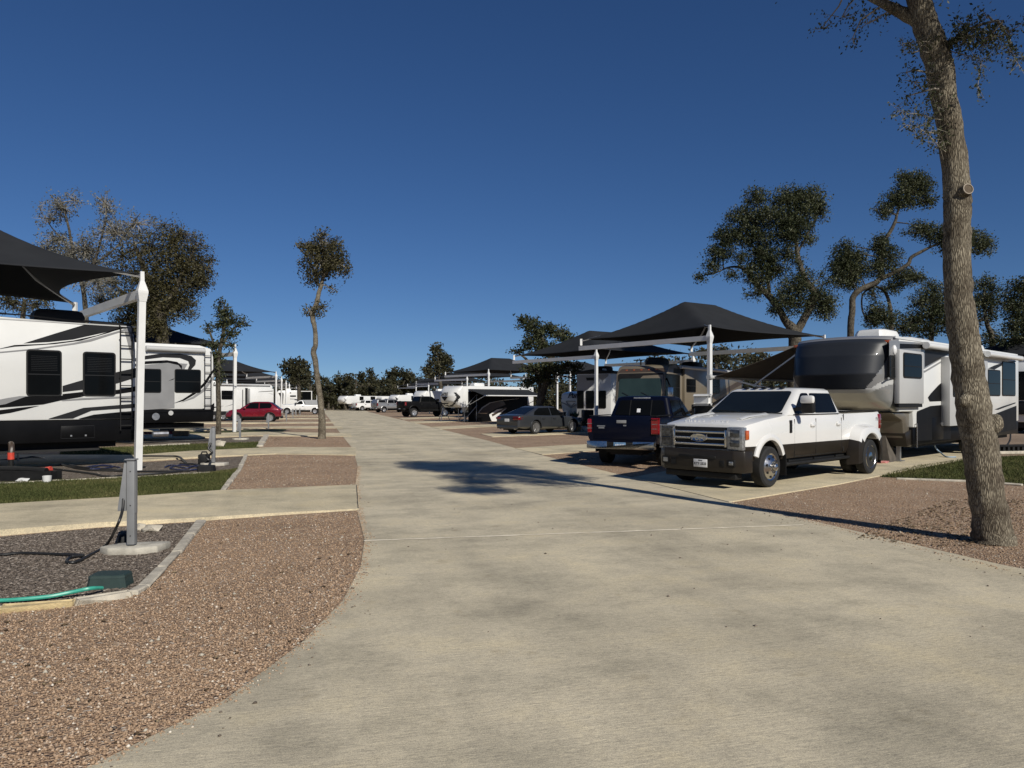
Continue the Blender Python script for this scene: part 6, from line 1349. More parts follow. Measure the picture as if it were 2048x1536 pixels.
for j in range(K + 1):
    v = j / K; a = float(np.interp(v, [q[0] for q in zz], [q[1] for q in zz])); z = ZN + (H5 - ZN) * v
    for i in range(N + 1):
        u = i / N; y = .5 - .5 * math.cos(math.pi * u); e = abs(2 * y - 1); x = .56 - 1.15 * a * (1 - e ** 3.4) ** (1 / 2.2) * (1.0 if True else 0)
        V.append((x, W5 * y, z + (.05 * (1 - e ** 2) if v > .9 else 0)))
ms = []
for j in range(K):
    for i in range(N):
        u = .5 - .5 * math.cos(math.pi * (i + .5) / N); v = (j + .5) / K; e = min(u, 1 - u)
        dark = v > .30 + .0 and v < .955 and e > .028 + .15 * max(0, (1 - (v - .30) / .5)) ** 2
        band = (not dark) and .255 + .12 * max(0, (.14 - e) / .14) < v < .305 + .16 * max(0, (.14 - e) / .14)
        ms.append(1 if dark else (3 if band else (2 if v > .3 else 0)))
fs = [(j * (N + 1) + i, j * (N + 1) + i + 1, (j + 1) * (N + 1) + i + 1, (j + 1) * (N + 1) + i) for j in range(K) for i in range(N)]
mb.v = V; mb.f = [list(f) for f in fs]; mb.m = ms
mb.add([V[i] for i in range(N + 1)], [list(range(N + 1))], 0); mb.add([V[K * (N + 1) + i] for i in range(N + 1)], [list(range(N + 1))], 2)
M['capdark'] = mat('graphite_front_cap', (.022, .0245, .029), .42, spec=.3, coat=.1, var=.1, vs=1)
M['capgrey'] = mat('mid_grey_front_cap', (.2, .2, .2), .3, coat=.5, var=.1, vs=1)
cap = mb.build('front_cap', [M['silver'], M['capdark'], M['capgrey'], M['lightgrey']], r5.t, smooth=60, fix=False)
mb = MB(); mb.prism([(.3, ZN - .02), (1.6, ZN - .02), (1.6, .5), (1.35, .5), (1.2, .7), (1.1, ZN - .25)], .1, W5 - .1, b=.05); mb.build('front_bulkhead', M['taupe'], r5.t)
mb = MB(); mb.prism([(1.16, .8), (1.63, .9), (1.63, .42), (1.33, .44)], .06, W5 - .06, b=.02); mb.build('bulkhead_skirt', M['bronze'], r5.t)
mb = MB(); mb.prism([(.1, 1.4), (.7, 1.4), (.55, 1.1), (.3, 1.0)], 1.1, 1.45); mb.build('pin_box', M['satin'], r5.t, smooth=0)
for y in (.35, 2.2): mb = MB(); mb.box(1.45, 1.55, y - .05, y + .05, .04, .5); mb.box(1.35, 1.65, y - .12, y + .12, .012, .04); mb.build('landing_leg', M['alu'], r5.t, smooth=0)
P = lambda *a: [S(*q_) for q_ in a]
r5.decals([('capgrey', P((915, 255), (1200, 275), (1440, 302), (1425, 368), (1215, 492), (1000, 505), (915, 560))),
           ('black', P((1003, 282), (1212, 290), (1212, 322), (1003, 325))),
           ('charcoal', P((1213, 335), (1425, 330), (1425, 362), (1213, 480))),
           ('grey', P((900, 570), (1000, 520), (1215, 508), (1425, 384), (1425, 398), (1215, 524), (1000, 535), (905, 585))),
           ('black', P((1240, 735), (1265, 700), (1330, 630), (1428, 548), (1400, 610), (1360, 690), (1375, 712), (1432, 665), (1432, 762), (1255, 768))),
           ('black', P((1150, 850), (1260, 806), (1432, 790), (1432, 1085), (1145, 1100), (1145, 870))),
           ('white', P((1350, 790), (1372, 850), (1432, 872), (1432, 855), (1395, 835), (1380, 790))),
           ], 'side_graphic')
r5.decals([('charcoal', P((1745, 490), (1800, 465), (1880, 438), (1980, 425), (1980, 434), (1880, 455), (1800, 500))),
           ('charcoal', P((1800, 835), (1870, 808), (1975, 775), (1975, 784), (1890, 815), (1830, 838))),
           ('black', P((1815, 868), (1983, 803), (1983, 1000), (1815, 1035)))], 'rear_graphic')
# slide-outs
ya = -.14; xa, zt_ = S(1005, 328, ya); xb, zb_ = S(1208, 785, ya)
mb = MB(); mb.box(xa, xb, ya, -.002, zb_, zt_, b=.015); sl1 = mb.build('slide_out', M['lightgrey'], r5.t)
x0, z0 = S(1032, 568, ya); x1, z1 = S(1186, 372, ya); r5.window(x0, x1, z0, z1, y=ya, par=sl1)
mb = MB(); mb.box(xa + .03, xb - .03, ya + .03, -.01, zb_ - .1, zb_ - .004); mb.build('slide_rail', M['satin'], sl1, smooth=0)
yb = -.25; xc_, zt2 = S(1428, 392, yb); xd_, _ = S(1745, 400, yb); zb2 = S(1500, 970, yb)[1]
mb = MB(); mb.box(xc_, xd_, yb, -.002, max(.85, zb2), zt2, b=.015); sl2 = mb.build('slide_out', M['lightgrey'], r5.t)
x0, z0 = S(1450, 728, yb); x1, z1 = S(1600, 510, yb); r5.window(x0, x1, z0, z1, y=yb, par=sl2)
x0, z0 = S(1740, 720); x1, z1 = S(1845, 506); r5.window(x0, x1, z0, z1)
x0, z0 = S(1862, 720); x1, z1 = S(1972, 442); r5.window(x0, x1, z0, z1)
x0, z0 = S(912, 572); x1, z1 = S(985, 385); r5.window(x0, x1, z0, z1)
xr0, zr0 = S(1230, 290, -.15); xr1, _ = S(1470, 310, -.15); r5.roll(xr0, xr1, -.15, zr0 - .02, .085)
xr0, zr0 = S(1745, 362, -.2); xr1, _ = S(2022, 380, -.2); r5.roll(xr0, xr1, -.2, zr0 - .03, .085)
xo, zo = S(956, 335); mb = MB(); mb.lathe([(.09, 0), (.085, -.03), (.05, -.06), (.001, -.065)], (0, 0, 0), 'y', 16); pl = mb.build('porch_light', M['plate_white'], r5.t); pl.location = (xo, 0, zo); pl.scale = (.9, 1, 1.5)
for (u, v) in ((.055, .93), (.955, .93)):
    mb = MB(); i = int(math.acos(1 - 2 * u) / math.pi * N); p = V[int(v * K) * (N + 1) + i]; mb.box(p[0] - .02, p[0] + .02, p[1] - .1, p[1] + .1, p[2] - .035, p[2] + .035, b=.01); mb.build('marker_light', M['amber'], r5.t)
r5.ac(1.5, .95, H5, 1.15, .85, .29, 'white'); r5.ac(3.2, .8, H5, 1.9, .9, .14, 'white', 'roof_cover'); r5.ac(9.3, .9, H5, 1.0, .8, .28, 'white')
mb = MB(); mb.box(.3, L5 - .2, -.015, .01, H5 - .06, H5 + .0); mb.build('roof_trim', M['white'], r5.t, smooth=0)
r5.wheels([6.6, 7.6], W5)
x, z = S(1130, 960); mb = MB(); mb.tube([(x, -.02, z), (x, -.06, z + .03), (x, -.06, z - .65)], .02, 8); mb.build('grab_rail', M['chrome'], r5.t)
x, z = S(965, 785); mb = MB(); mb.box(x - .05, x + .05, -.02, 0, z - .05, z + .05); mb.build('key_port', M['satin'], r5.t, smooth=0)
mb = MB(); x, z = S(1350, 985); mb.box(x - .75, x + .2, -.012, .012, z - .35, z + .3, b=.004); bd = mb.build('bay_door', M['black'], r5.t)
mb = MB(); mb.lathe([(.06, -.02), (.06, .0), (.001, 0)], (x + .02, -.012, z + .1), 'y', 12); mb.build('port', M['alu'], bd)
# awning let down on the far side
aw = MB(); ax0, ax1 = -.1, 5.6; rows = []
for i in range(9):
    k = i / 8; y = W5 + .02 + 2.5 * k; z = 3.38 - .93 * k - .05 * math.sin(math.pi * k); rows.append([(ax0 + (.7 if k == 0 else .7 * (1 - k)), y, z), (ax1, y, z), (ax1, y, z - .01), (ax0 + .7 * (1 - k), y, z - .01)])
aw.loft(rows); awo = aw.build('awning', M['canvas'], r5.t, smooth=60)
mb = MB(); mb.tube([(ax0 - .1, W5 + 2.54, 2.44), (ax1 + .1, W5 + 2.54, 2.44)], .055, 10); mb.lathe([(.085, -.14), (.09, 0), (.06, .03), (.001, .04)], (ax0 - .1, W5 + 2.54, 2.44), 'x', 12); mb.build('awning_roller', M['lightgrey'], awo)
mb = MB()
for x in (ax0 + .55, ax1):
    mb = MB(); mb.bar((x, W5 + .02, 1.9), (x, W5 + 1.5, 2.2), .04, .05); mb.bar((x, W5 + 1.48, 2.19), (x, W5 + 2.45, 2.44), .04, .05); mb.bar((x, W5 + .02, 3.1), (x, W5 + 1.42, 2.19), .03, .04); mb.build('awning_arm', M['alu'], awo, smooth=0)
g = G(1812, 905); 
hose('water_hose', 'pale blue water hose hanging from the silver fifth wheel to the slab', 'hose', [AT(1869, 890, 23.2), AT(1873, 898, 23.2), AT(1882, 906, 23), gz(1893, 913.5, .05), gz(1912, 914, .05)], .022, M['paleblue'])
hose('power_cable', 'black cord curving down from the rear of the fifth wheel right of the oak trunk', 'cable', [AT(2021, 868, 28.6), AT(2020, 880, 28.4), AT(2014, 890, 28.2), AT(2005, 896, 28), gz(1995, 898, .05)], .03, M['cable'])
g = G(1767, 924); t = thing('hitch_cover', 'grey brown canvas cover over a tripod between the dually and the fifth wheel', 'canvas cover', (g[0], g[1], .02), SITE)
mb = MB(); mb.loft([[(.33, -.3, 0), (.33, .3, 0), (-.33, .3, 0), (-.33, -.3, 0)], [(.28, -.24, .25), (.3, .26, .25), (-.28, .26, .25), (-.3, -.24, .25)], [(.1, -.09, .75), (.1, .1, .75), (-.1, .1, .75), (-.1, -.09, .75)], [(.06, -.06, .8), (.06, .06, .8), (-.06, .06, .8), (-.06, -.06, .8)]])
mb.build('canvas', M['canvas'], t, smooth=20); mb = MB(); mb.tube([(0, 0, .8), (0, 0, 1.0)], .07, 10); mb.build('screw_head', M['alu'], t)
blob('cloth', 'pink and white cloth dropped on the slab behind the rear wheel of the dually', 'cloth', (1755, 928), (.3, .14, .09), M['pink'])
g = G(2036, 908); t = thing('hose_support', 'low purple black hose support on white blocks right of the oak trunk', 'hose support', (g[0], g[1], .01), .2)
mb = MB()
for k in range(12): mb.box(-1.0 + k * .18, -.92 + k * .18, -.08, .08, .1, .24)
mb.box(-1.05, 1.15, -.1, .1, .24, .3); mb.build('cradle', M['satin'], t, smooth=0); mb = MB(); mb.box(-1.1, 1.2, -.12, .12, 0, .095, b=.01); mb.build('block', M['stone'], t)

# ---- 6 tan motorhome behind the navy truck
D = 33.5; rot = math.radians(56); r6 = RV('motorhome', 'tan and brown bus style motorhome with a big dark windshield behind the navy truck', 'motorhome', ((1330 - CX) * D / FPX, D, .02), rot)
def c8(x, y): return (1160 + x / 6.4, 700 + y / 6.4)
S = lambda x, y, yy=0.0: r6.S(*c8(x, y), yy); E = lambda x, y, xx=0.0: r6.E(*c8(x, y), xx)
W6 = 2.5; H6 = S(1060, 170)[1]; L6 = 11.5
r6.body([(.22, .5), (.05, 1.4), (.0, 1.75), (.16, H6 - .45), (.5, H6 - .08), (1.0, H6), (L6, H6), (L6, .5)], W6, M['tan'], b=.09)
mb = MB(); mb.box(.6, L6 - .3, .3, 2.2, .3, .49); mb.build('chassis', M['underside'], r6.t, smooth=0)
def frontz(z): return float(np.interp(z, [.5, 1.4, 1.75, H6 - .45, H6 - .08], [.22, .05, 0, .16, .5]))
def fplate(pts, m, name, off=.012, par=None):
    mb = MB(); A = []; n = 14
    ys = [p[0] for p in pts]; ring = [(frontz(z) - off, y, z) for (y, z) in pts]; back = [(frontz(z) + .02, y, z) for (y, z) in pts]
    k = len(pts); mb.add(ring + back, [list(range(k))] + [[i, (i + 1) % k, k + (i + 1) % k, k + i] for i in range(k)]); return mb.build(name, M[m], par or r6.t, smooth=0)
fplate(rpoly([(.1, H6 - 1.78), (W6 - .1, H6 - 1.78), (W6 - .12, H6 - .42), (.12, H6 - .42)], .12), 'satin', 'windshield_surround', .008)
M['wsgreen'] = mat('green_tinted_windshield', (.03, .05, .044), .12, spec=.5, var=.25, vs=.8)
fplate(rpoly([(.2, H6 - 1.68), (W6 - .2, H6 - 1.68), (W6 - .2, H6 - .66), (.2, H6 - .66)], .12), 'wsgreen', 'windshield', .016)
fplate([(.12, 1.2), (W6 - .12, 1.2), (W6 - .12, H6 - 1.82), (.12, H6 - 1.82)], 'satin', 'cowl_panel', .010)
fplate([(.1, .62), (W6 - .1, .62), (W6 - .1, 1.18), (.1, 1.18)], 'taupe', 'front_panel', .010)
fplate(rpoly([(1.2, 1.12), (1.9, 1.02), (2.05, .8), (1.7, .68), (1.9, .86), (1.75, 1.0)], .1), 'black', 'front_graphic', .018)
for y in (.25, 2.25): fplate(rrect(y, .8, .26, .2, .04), 'lens', 'headlight', .022)
mb = MB()
for (y0, y1) in ((.35, 1.15), (1.35, 2.1)): mb.bar((frontz(H6 - 1.7) - .03, y0, H6 - 1.68), (frontz(H6 - 1.3) - .03, y1, H6 - 1.3), .015, .02)
mb.build('wiper', M['satin'], r6.t, smooth=0)
mb = MB()
for k in range(5): mb.box(.30, .36, .5 + k * .37, .58 + k * .37, H6 - .28, H6 - .24)
mb.build('roof_marker_light', M['amber'], r6.t, smooth=0)
fplate([(.06, H6 - .38), (W6 - .06, H6 - .38), (W6 - .2, H6 - .2), (.2, H6 - .2)], 'brown', 'brow', .006)
P = lambda *a: [S(*q_) for q_ in a]
x0, z0 = S(1085, 640); x1, z1 = S(1275, 320); r6.window(x0, x1, z0, z1)
x0, z0 = S(1660, 560); x1, z1 = S(1785, 378); r6.window(x0, x1, z0, z1)
ys_ = -.13; xs0, zt_ = S(1345, 205, ys_); xs1, _ = S(1500, 215, ys_); xs1 = xs0 + 3.6
mb = MB(); mb.box(xs0, xs1, ys_, -.003, 1.1, zt_ - .1, b=.02); sl6 = mb.build('slide_out', M['tan'], r6.t)
x0, z0 = S(1360, 545, ys_); x1, z1 = S(1478, 378, ys_); r6.window(x0, x1, z0, z1, y=ys_, par=sl6)
r6.decals([('brown', [(.3, 1.75), (xs0 - .2, 1.35), (xs0 - .2, 1.2), (.3, 1.5)]), ('brown', [(.12, 1.2), (L6, 1.05), (L6, .55), (.3, .55)]), ('black', [(1.0, H6 - .42), (L6, H6 - .3), (L6, H6 - .16), (1.0, H6 - .2)]), ('brown', [(6, 1.9), (L6, 3.0), (L6, 2.7), (6.6, 1.8)]), ('black', [(5.6, 1.5), (L6, 2.5), (L6, 2.3), (6.0, 1.4)])], 'side_graphic')
r6.decals([('brown', [(xs0 + .05, 1.15), (xs1 - .05, 1.95), (xs1 - .05, 1.75), (xs0 + .6, 1.12)]), ('black', [(xs0 + 1.1, 1.13), (xs1 - .05, 1.6), (xs1 - .05, 1.4), (xs0 + 1.6, 1.13)])], 'slide_graphic', sl6, y=ys_)
xm, zm = S(1135, 580); 
mb = MB(); mb.bar((.15, -.02, zm + .75), (-.1, -.3, zm + .3), .05, .05); mr = mb.build('mirror_arm', M['satin'], r6.t, smooth=0)
mb = MB(); mb.box(-.16, -.02, -.42, -.18, zm - .25, zm + .35, b=.05); mb.build('mirror', M['chrome'], mr)
r6.roll(1.6, L6 - .4, -.12, H6 - .12, .07, 'lightgrey')
r6.ac(1.9, 1.2, H6, 1.25, .8, .36); r6.ac(6.5, 1.2, H6, 1.25, .8, .36)
mb = MB(); mb.tube([(.95, 1.6, H6 - .02), (.95, 1.6, H6 + .2)], .04, 8); mb.box(.9, 1.0, 1.25, 1.95, H6 + .2, H6 + .25, b=.01); mb.build('roof_antenna', M['satin'], r6.t)
r6.wheels([2.6, 8.2], W6, .45)

# ---- 7 white and grey park trailer with three tall end windows
D = 48.5; rot = math.radians(56); r7 = RV('park_trailer', 'white and grey trailer with three tall dark end windows beside the tan motorhome', 'trailer', ((1222 - CX) * D / FPX, D, .02), rot)
def c7(x, y): return (1100 + x / 10.24, 730 + y / 10.24)
E = lambda x, y: r7.E(*c7(x, y)); ze = E(1100, 180)[1]; yl = E(545, 300)[0]
mb = MB(); mb.box(0, 9, 0, yl, .5, ze, b=.03); mb.build('body', M['white'], r7.t)
mb = MB(); mb.prism([(-.06, ze + .005), (yl + .06, ze + .005), (yl + .06, ze + .14), (yl * .5, ze + .3), (-.06, ze + .14)], -.08, 9.05, axis='x', b=.02); mb.build('roof', M['charcoal'], r7.t)
M['wallgrey'] = mat('mid_grey_cladding', (.26, .265, .265), .5, var=.05, vs=2)
mb = MB()
def edecal(pts, k=0): mb.prism([E(*q_) for q_ in pts], -.003 - k * .001, -.008 - k * .001, 0, axis='x')
edecal([(550, 215), (905, 205), (905, 360), (775, 520), (700, 535), (550, 540)]); edecal([(550, 540), (700, 535), (700, 1060), (550, 1060)], 1); edecal([(960, 200), (1195, 190), (1195, 230), (1080, 330), (990, 260)], 2)
mb.build('end_graphic', M['wallgrey'], r7.t, smooth=0)
for (a, b_) in ((557, 693), (738, 905), (995, 1150)):
    y0, z0 = E(a, 893); y1, z1 = E(b_, 530); m2 = MB(); m2.prism(rrect((y0 + y1) / 2, (z0 + z1) / 2, abs(y1 - y0), z1 - z0, .07), -.004, -.03, axis='x'); wn = m2.build('window', M['satin'], r7.t, smooth=30)
    m2 = MB(); m2.prism(rrect((y0 + y1) / 2, (z0 + z1) / 2, abs(y1 - y0) - .06, z1 - z0 - .06, .05), -.028, -.034, axis='x'); m2.build('pane', M['glass'], wn, smooth=30)
y0, z0 = E(740, 325); y1, z1 = E(900, 262); m2 = MB(); m2.prism([(y0, z1), (y1, z1), (y1, z0), (y0 * .9 + y1 * .1, z0)], -.006, -.025, axis='x'); m2.build('vent', M['satin'], r7.t, smooth=0)
m2 = MB(); m2.lathe([(.14, 0), (.12, .12), (.001, .16)], (.3, yl * .25, ze + .2), 'z', 12); m2.build('roof_vent', M['white'], r7.t)
r7.ac(1.6, yl * .5, ze + .25, 1.1, .75, .3, 'satin')
mb = MB(); mb.box(.1, 8.9, .05, yl - .05, .02, .49); mb.build('skirting', M['charcoal'], r7.t, smooth=0)
# ---- 8 white trailer with slanted lettering
D = 56; rot = math.radians(52); r8 = RV('travel_trailer', 'small white trailer with slanted grey lettering on its rounded front, right of the sedan', 'trailer', ((1186 - CX) * D / FPX, D, .02), rot)
E = lambda x, y: r8.E(*c7(x, y)); zt8 = E(500, 545)[1]; yl = E(235, 800)[0]
r8.body([(.25, .75), (.0, 1.1), (-.12, 1.7), (-.02, 2.3), (.35, zt8 - .08), (.8, zt8), (8, zt8), (8, .75)], yl, M['white'], b=.12)
mb = MB(); mb.box(.5, 7.7, .2, yl - .2, .45, .74); mb.build('chassis', M['underside'], r8.t, smooth=0); r8.wheels([4.2, 5.1], yl)
mb = MB(); yy, zz_ = E(385, 628); mb.text('Puma', .62, face_matrix((-.13, yy, zz_), (0, -1, 0), (.26, 0, 1)), .004, shear=.3, align='LEFT', bold=.012); mb.build('lettering', M['charcoal'], r8.t, smooth=0)
mb = MB()
for (a, b_) in (((250, 770), (330, 800)), ((330, 800), (450, 885)), ((450, 885), (560, 810)), ((350, 745), (400, 830)), ((400, 830), (450, 860)), ((450, 860), (520, 790)), ((360, 745), (540, 750))):
    p, q_ = E(*a), E(*b_); mb.bar((-.135 - .0 * p[1], p[0], p[1]), (-.135, q_[0], q_[1]), .02, .07)
mb.build('front_graphic', M['grey'], r8.t, smooth=0)
mb = MB()
for x in (400, 440): y_, _ = E(x, 990); mb.tube([(-.5, y_, .5), (-.5, y_, 1.05)], .15, 12)
mb.box(-.75, .2, yl * .4, yl * .6, .42, .49); mb.build('gas_bottle', M['white'], r8.t)
r8.ac(3, yl / 2, zt8, 1, .7, .3, 'white')

def nose_trailer(label, D, px0, pxl, ytop, ybot, L, rot, text=None, name='fifth_wheel_trailer', graphic='grey', dark=None, shade=False):
    """fifth wheel with a rounded front cap; px0 = its front corner on the visible side"""
    r = RV(name, label, 'trailer', ((px0 - CX) * D / FPX, D, .02), rot); H = CAMH + (HY - ytop) * D / FPX; zn = CAMH + (HY - ybot) * D / FPX; W = 2.5
    r.body([(.4, zn), (.4, H - .05), (1.2, H), (L, H), (L, .75), (2.3, .75), (2.3, zn)], W, M['white'], b=.06)
    N, K = 40, 26; V = []; ms = []
    for j in range(K + 1):
        v = j / K; a = float(np.interp(v, [0, .1, .3, .55, .8, .93, 1], [.2, .5, .85, .95, .75, .45, .15]))
        for i in range(N + 1):
            y = .5 - .5 * math.cos(math.pi * i / N); e = abs(2 * y - 1); V.append((.42 - a * (1 - e ** 3.0) ** .5, W * y, zn + (H - zn) * v))
    for j in range(K):
        for i in range(N):
            u = (.5 - .5 * math.cos(math.pi * (i + .5) / N)) * 2 - 1; v = (j + .5) / K * 2 - 1; q_ = math.hypot(u * .95, (v + .05) * 1.05)
            ms.append(1 if (.80 < q_ < .92 and v < .35) else 0)
    mb = MB(); mb.v = V; mb.f = [[j * (N + 1) + i, j * (N + 1) + i + 1, (j + 1) * (N + 1) + i + 1, (j + 1) * (N + 1) + i] for j in range(K) for i in range(N)]; mb.m = ms
    mb.add([V[i] for i in range(N + 1)], [list(range(N + 1))], 0); mb.add([V[K * (N + 1) + i] for i in range(N + 1)], [list(range(N + 1))], 0)
    mb.build('front_cap', [M['white'], M[graphic]], r.t, smooth=60, fix=False)
    mb = MB(); mb.box(2.3, L - .2, .1, W - .1, .4, .74); mb.prism([(.7, zn - .01), (1.1, zn - .01), (1.0, zn - .35), (.8, zn - .35)], 1.05, 1.45); mb.build('chassis', M['underside'], r.t, smooth=0)
    for y in (.4, 2.1): mb = MB(); mb.box(2.3, 2.4, y - .05, y + .05, 0, .75); mb.build('landing_leg', M['alu'], r.t, smooth=0)
    r.wheels([L * .62, L * .62 + .95], W); r.ac(L * .35, W / 2, H, 1.1, .75, .3, 'white')
    r.window(L * .3, L * .3 + .9, 1.9, 2.6); r.window(L * .55, L * .55 + 1.1, 1.8, 2.6)
    r.decals([(graphic, [(1.2, zn + .2), (L * .5, 1.5), (L, 1.3), (L, 1.1), (L * .5, 1.25), (1.2, zn)])], 'side_graphic')
    if text:
        mb = MB(); mb.text(text, .34, face_matrix((-.56, W / 2, zn + (H - zn) * .62), (0, -1, 0), (-.05, 0, 1)), .004, shear=.15, bold=.012)
        mb.prism([(W / 2 - .42, zn + (H - zn) * .5), (W / 2 + .42, zn + (H - zn) * .5), (W / 2, zn + (H - zn) * .3)], -.52, -.56, axis='x'); mb.box(-.5, -.44, W / 2 - .4, W / 2 + .4, zn + (H - zn) * .16, zn + (H - zn) * .21)
        mb.build('lettering', M['black'], r.t, smooth=0)
    return r, H, zn, W
# ---- 9 white nosed trailer with the black side and the folding stairs
r9, H9, zn9, W9 = nose_trailer('white nosed fifth wheel with black lettering, black side and brown swoosh left of the sedan', 62, 918, 880, 772, 815.5, 8.6, SITE, 'SABRE', graphic='charcoal')
def c6(x, y): return (860 + x / 5.69, 660 + y / 5.69)
P = lambda *a: [(lambda p: (p[0], p[1] - .02))(r9.S(*c6(*q_), -.05)) for q_ in a]
mb = MB(); mb.prism(P((436, 700), (700, 705), (1110, 725), (1115, 1010), (760, 1062), (440, 1060)), -.006, -.05); sk = mb.build('screen_wall', M['black'], r9.t, smooth=0)
items = [('brown', P((545, 948), (600, 880), (690, 832), (835, 808), (860, 850), (760, 890), (640, 955))), ('white', P((672, 965), (760, 905), (872, 888), (790, 960), (772, 1062), (700, 1035))), ('brown', P((700, 960), (860, 880), (870, 890), (710, 985))), ('lightgrey', P((540, 945), (590, 880), (680, 824), (835, 797), (835, 803), (690, 832), (600, 890), (552, 945))), ('lightgrey', P((840, 796), (1010, 780), (1010, 783), (845, 802)))]
r9.decals(items, 'swoosh_graphic', sk, y=-.052)
aw = MB(); rows = []
x0 = P((436, 700))[0][0]; x1 = P((1110, 725))[0][0]
for i in range(7):
    k = i / 6; rows.append([(x0, -.05 - 2.0 * k, H9 - .25 - .55 * k), (x1, -.05 - 2.0 * k, H9 - .25 - .55 * k), (x1, -.05 - 2.0 * k, H9 - .26 - .55 * k), (x0, -.05 - 2.0 * k, H9 - .26 - .55 * k)])
aw.loft(rows); awo = aw.build('awning', M['fabric'], r9.t, smooth=60)
mb = MB(); mb.tube([(x0, -2.08, H9 - .82), (x1, -2.08, H9 - .82)], .05, 8); mb.build('awning_roller', M['post'], awo)
mb = MB()
for x in (x0 + .1, x1 - .1): mb = MB(); mb.bar((x, -.06, 1.4), (x, -2.05, H9 - .84), .04, .04); mb.build('awning_arm', M['alu'], awo, smooth=0)
g = G(919, 847); t = thing('folding_stairs', 'dark folding stairs with pale rails at the white nosed trailer', 'steps', (g[0], g[1] + 4.5, .01), SITE - math.pi / 2)
mb = MB()
for k in range(5): mb.box(-.35 - .0, .35, -.2 + k * .26, .08 + k * .26, .22 + k * .24, .26 + k * .24)
mb.build('tread', M['satin'], t, smooth=0); mb = MB()
for x in (-.38, .38): mb.bar((x, -.25, .1), (x, 1.15, 1.35), .04, .05); mb.bar((x, -.25, 1.05), (x, 1.15, 2.3), .035, .035); mb.bar((x, -.2, .0), (x, -.2, 1.1), .035, .035); mb.bar((x, 1.1, 0.0), (x, 1.1, 2.28), .035, .035)
mb.build('rail', M['alu'], t, smooth=0)
g = G(889, 842); t = thing('pin_stabilizer', 'grey tripod stand below the white lettered trailer nose', 'tripod stand', (g[0], 64.2, .01), .3)
mb = MB()
for k in range(3): a = 2.09 * k; mb.bar((.62 * math.cos(a), .62 * math.sin(a), .02), (.06 * math.cos(a), .06 * math.sin(a), 1.0), .05, .05)
mb.build('leg', M['alu'], t, smooth=0); mb = MB(); mb.lathe([(.1, .95), (.1, 1.1), (.05, 1.12), (.05, 1.2), (.001, 1.2)], (0, 0, 0), 'z', 10); mb.build('screw_head', M['alu'], t)
# ---- further fifth wheels
nose_trailer('far fifth wheel with a round white nose and grey ring above the lifted black truck', 98, 849, 820, 782, 809, 10, SITE, graphic='grey')
nose_trailer('farthest white fifth wheel standing across the road end before the wood', 136, 692, 671, 792, 808, 10, math.radians(48), graphic='grey')
rr, hh, _, _ = nose_trailer('far low white trailer with a sloped front behind the silver topper truck', 122, 795, 780, 790, 806, 9, SITE, graphic='charcoal', name='travel_trailer')
D = 140; rb = RV('box_truck', 'far white van body between the far white truck and the last canopy post', 'van', ((764 - CX) * D / FPX, D, .02), math.radians(50))
rb.body([(0, .6), (0, 2.4), (.2, 2.6), (5, 2.6), (5, .6)], 2.0, M['white']); rb.window(.6, 1.5, 1.6, 2.2); rb.wheels([1, 4], 2.0, .36)
mb = MB(); mb.box(-.02, 0, .3, 1.7, 1.5, 2.2); mb.build('windshield', M['glass'], rb.t, smooth=0)
# ---- trailer at the right edge behind the silver one
D = 38; ra_ = RV('travel_trailer', 'white trailer with dark windows cut off by the right edge', 'trailer', ((2120 - CX) * D / FPX, D, .02), SITE)
ra_.body([(0, .9), (-.15, 1.8), (.15, 3.2), (.5, 3.75), (10, 3.75), (10, .6), (0, .6)], 2.5, M['white']); ra_.wheels([5, 6], 2.5)
mb = MB(); mb.prism(rrect(1.25, 2.5, 2.2, 1.5, .1), -.2, -.05, axis='x'); mb.build('window', M['glass'], ra_.t); mb = MB(); mb.box(.2, 9.5, .1, 2.4, .3, .59); mb.build('chassis', M['underside'], ra_.t, smooth=0)
mb = MB(); mb.box(-.16, -.05, .05, 2.45, 1.0, 1.7, b=.02); mb.build('front_panel', M['charcoal'], ra_.t)

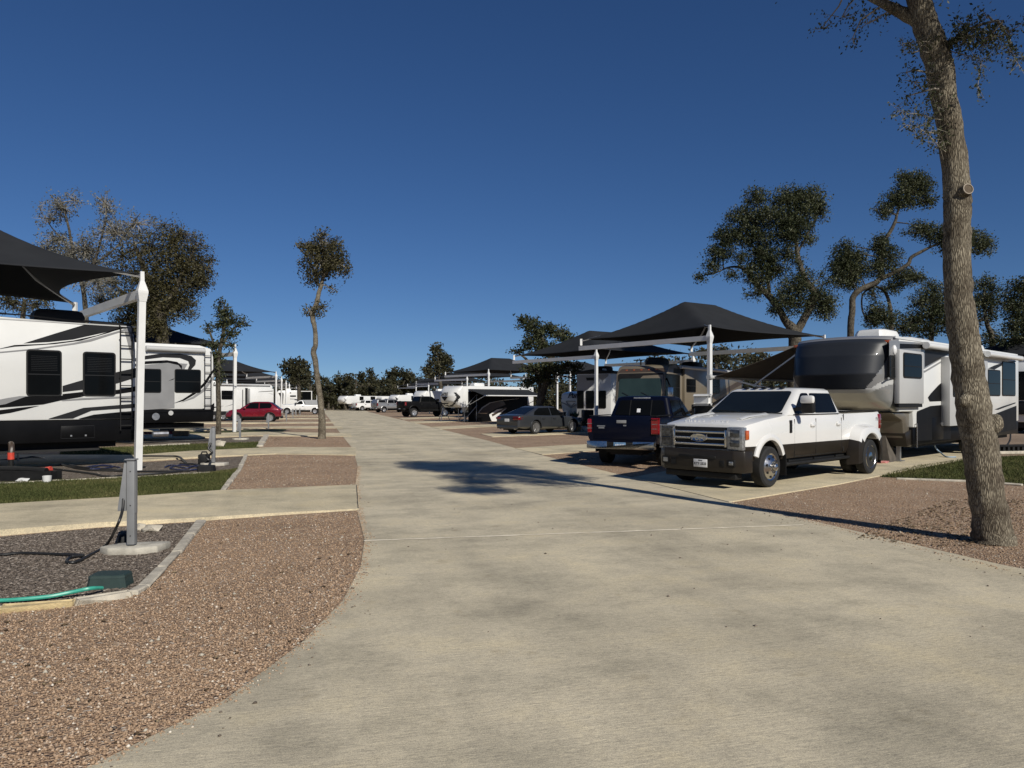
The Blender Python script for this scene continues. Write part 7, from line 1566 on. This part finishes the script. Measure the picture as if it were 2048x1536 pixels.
# ---- pots and a covered grill between the sedan and the navy truck
D = 42.0
def pos(px): return ((px - CX) * D / FPX, D, .02)
t = thing('potted_agave', 'spiky green plant in a terracotta and straw pot right of the sedan', 'potted plant', pos(1152))
mb = MB(); mb.lathe([(.001, .0), (.26, 0), (.3, .3), (.24, .34), (.2, .34), (.001, .34)], (0, 0, 0), 'z', 20); mb.build('straw_pot', M['straw'], t)
mb = MB(); mb.lathe([(.001, .345), (.17, .35), (.22, .62), (.235, .64), (.235, .72), (.2, .72), (.001, .68)], (0, 0, 0), 'z', 20); mb.build('clay_pot', M['terracotta'], t)
mb = MB(); rr2 = random.Random(3)
for k in range(26):
    a = rr2.uniform(0, 6.28); e = rr2.uniform(.25, 1.3); L = rr2.uniform(.35, .6); c, s = math.cos(a), math.sin(a); q_ = (-s * .035, c * .035)
    tip = (c * math.cos(e) * L, s * math.cos(e) * L, .7 + math.sin(e) * L); m_ = (c * math.cos(e) * L * .5, s * math.cos(e) * L * .5, .7 + math.sin(e) * L * .58)
    mb.add([(0, 0, .69), (m_[0] + q_[0], m_[1] + q_[1], m_[2]), tip, (m_[0] - q_[0], m_[1] - q_[1], m_[2])], [(0, 1, 2), (0, 2, 3)])
o = mb.build('leaves', M['agave'], t, smooth=0); a_ = o.data.attributes.new('tone', 'FLOAT', 'FACE'); a_.data.foreach_set('value', np.random.default_rng(1).random(len(o.data.polygons)).astype(np.float32))
t = thing('flower_pot', 'white scalloped pot with a purple bush left of the navy truck', 'potted plant', pos(1171))
mb = MB(); mb.lathe([(.001, 0), (.14, 0), (.24, .12), (.25, .24), (.2, .3), (.001, .28)], (0, 0, 0), 'z', 20); mb.build('pot', M['white'], t)
V, F, A = leaves(np.random.default_rng(4).normal(0, 1, (60, 3)) * np.array([.13, .13, .14]) + np.array([0, 0, .5]), np.full((60, 3), .05), 5, .05, np.full(60, .3), 4); o = npmesh('bush', V, F, M['oakleaf'], attr=A); o.parent = t
t = thing('covered_grill', 'black covered grill cabinet standing in front of the three window trailer', 'grill', ((1175 - CX) * 43.2 / FPX, 43.2, .02), .3)
mb = MB(); mb.box(-.3, .3, -.25, .25, .55, 1.2, b=.05); mb.build('cover', M['satin'], t); mb = MB()
for x in (-.25, .25):
    for y in (-.2, .2): mb.box(x - .02, x + .02, y - .02, y + .02, 0, .56)
mb.box(-.28, .28, -.22, .22, .2, .23); mb.build('stand', M['satin'], t, smooth=0)
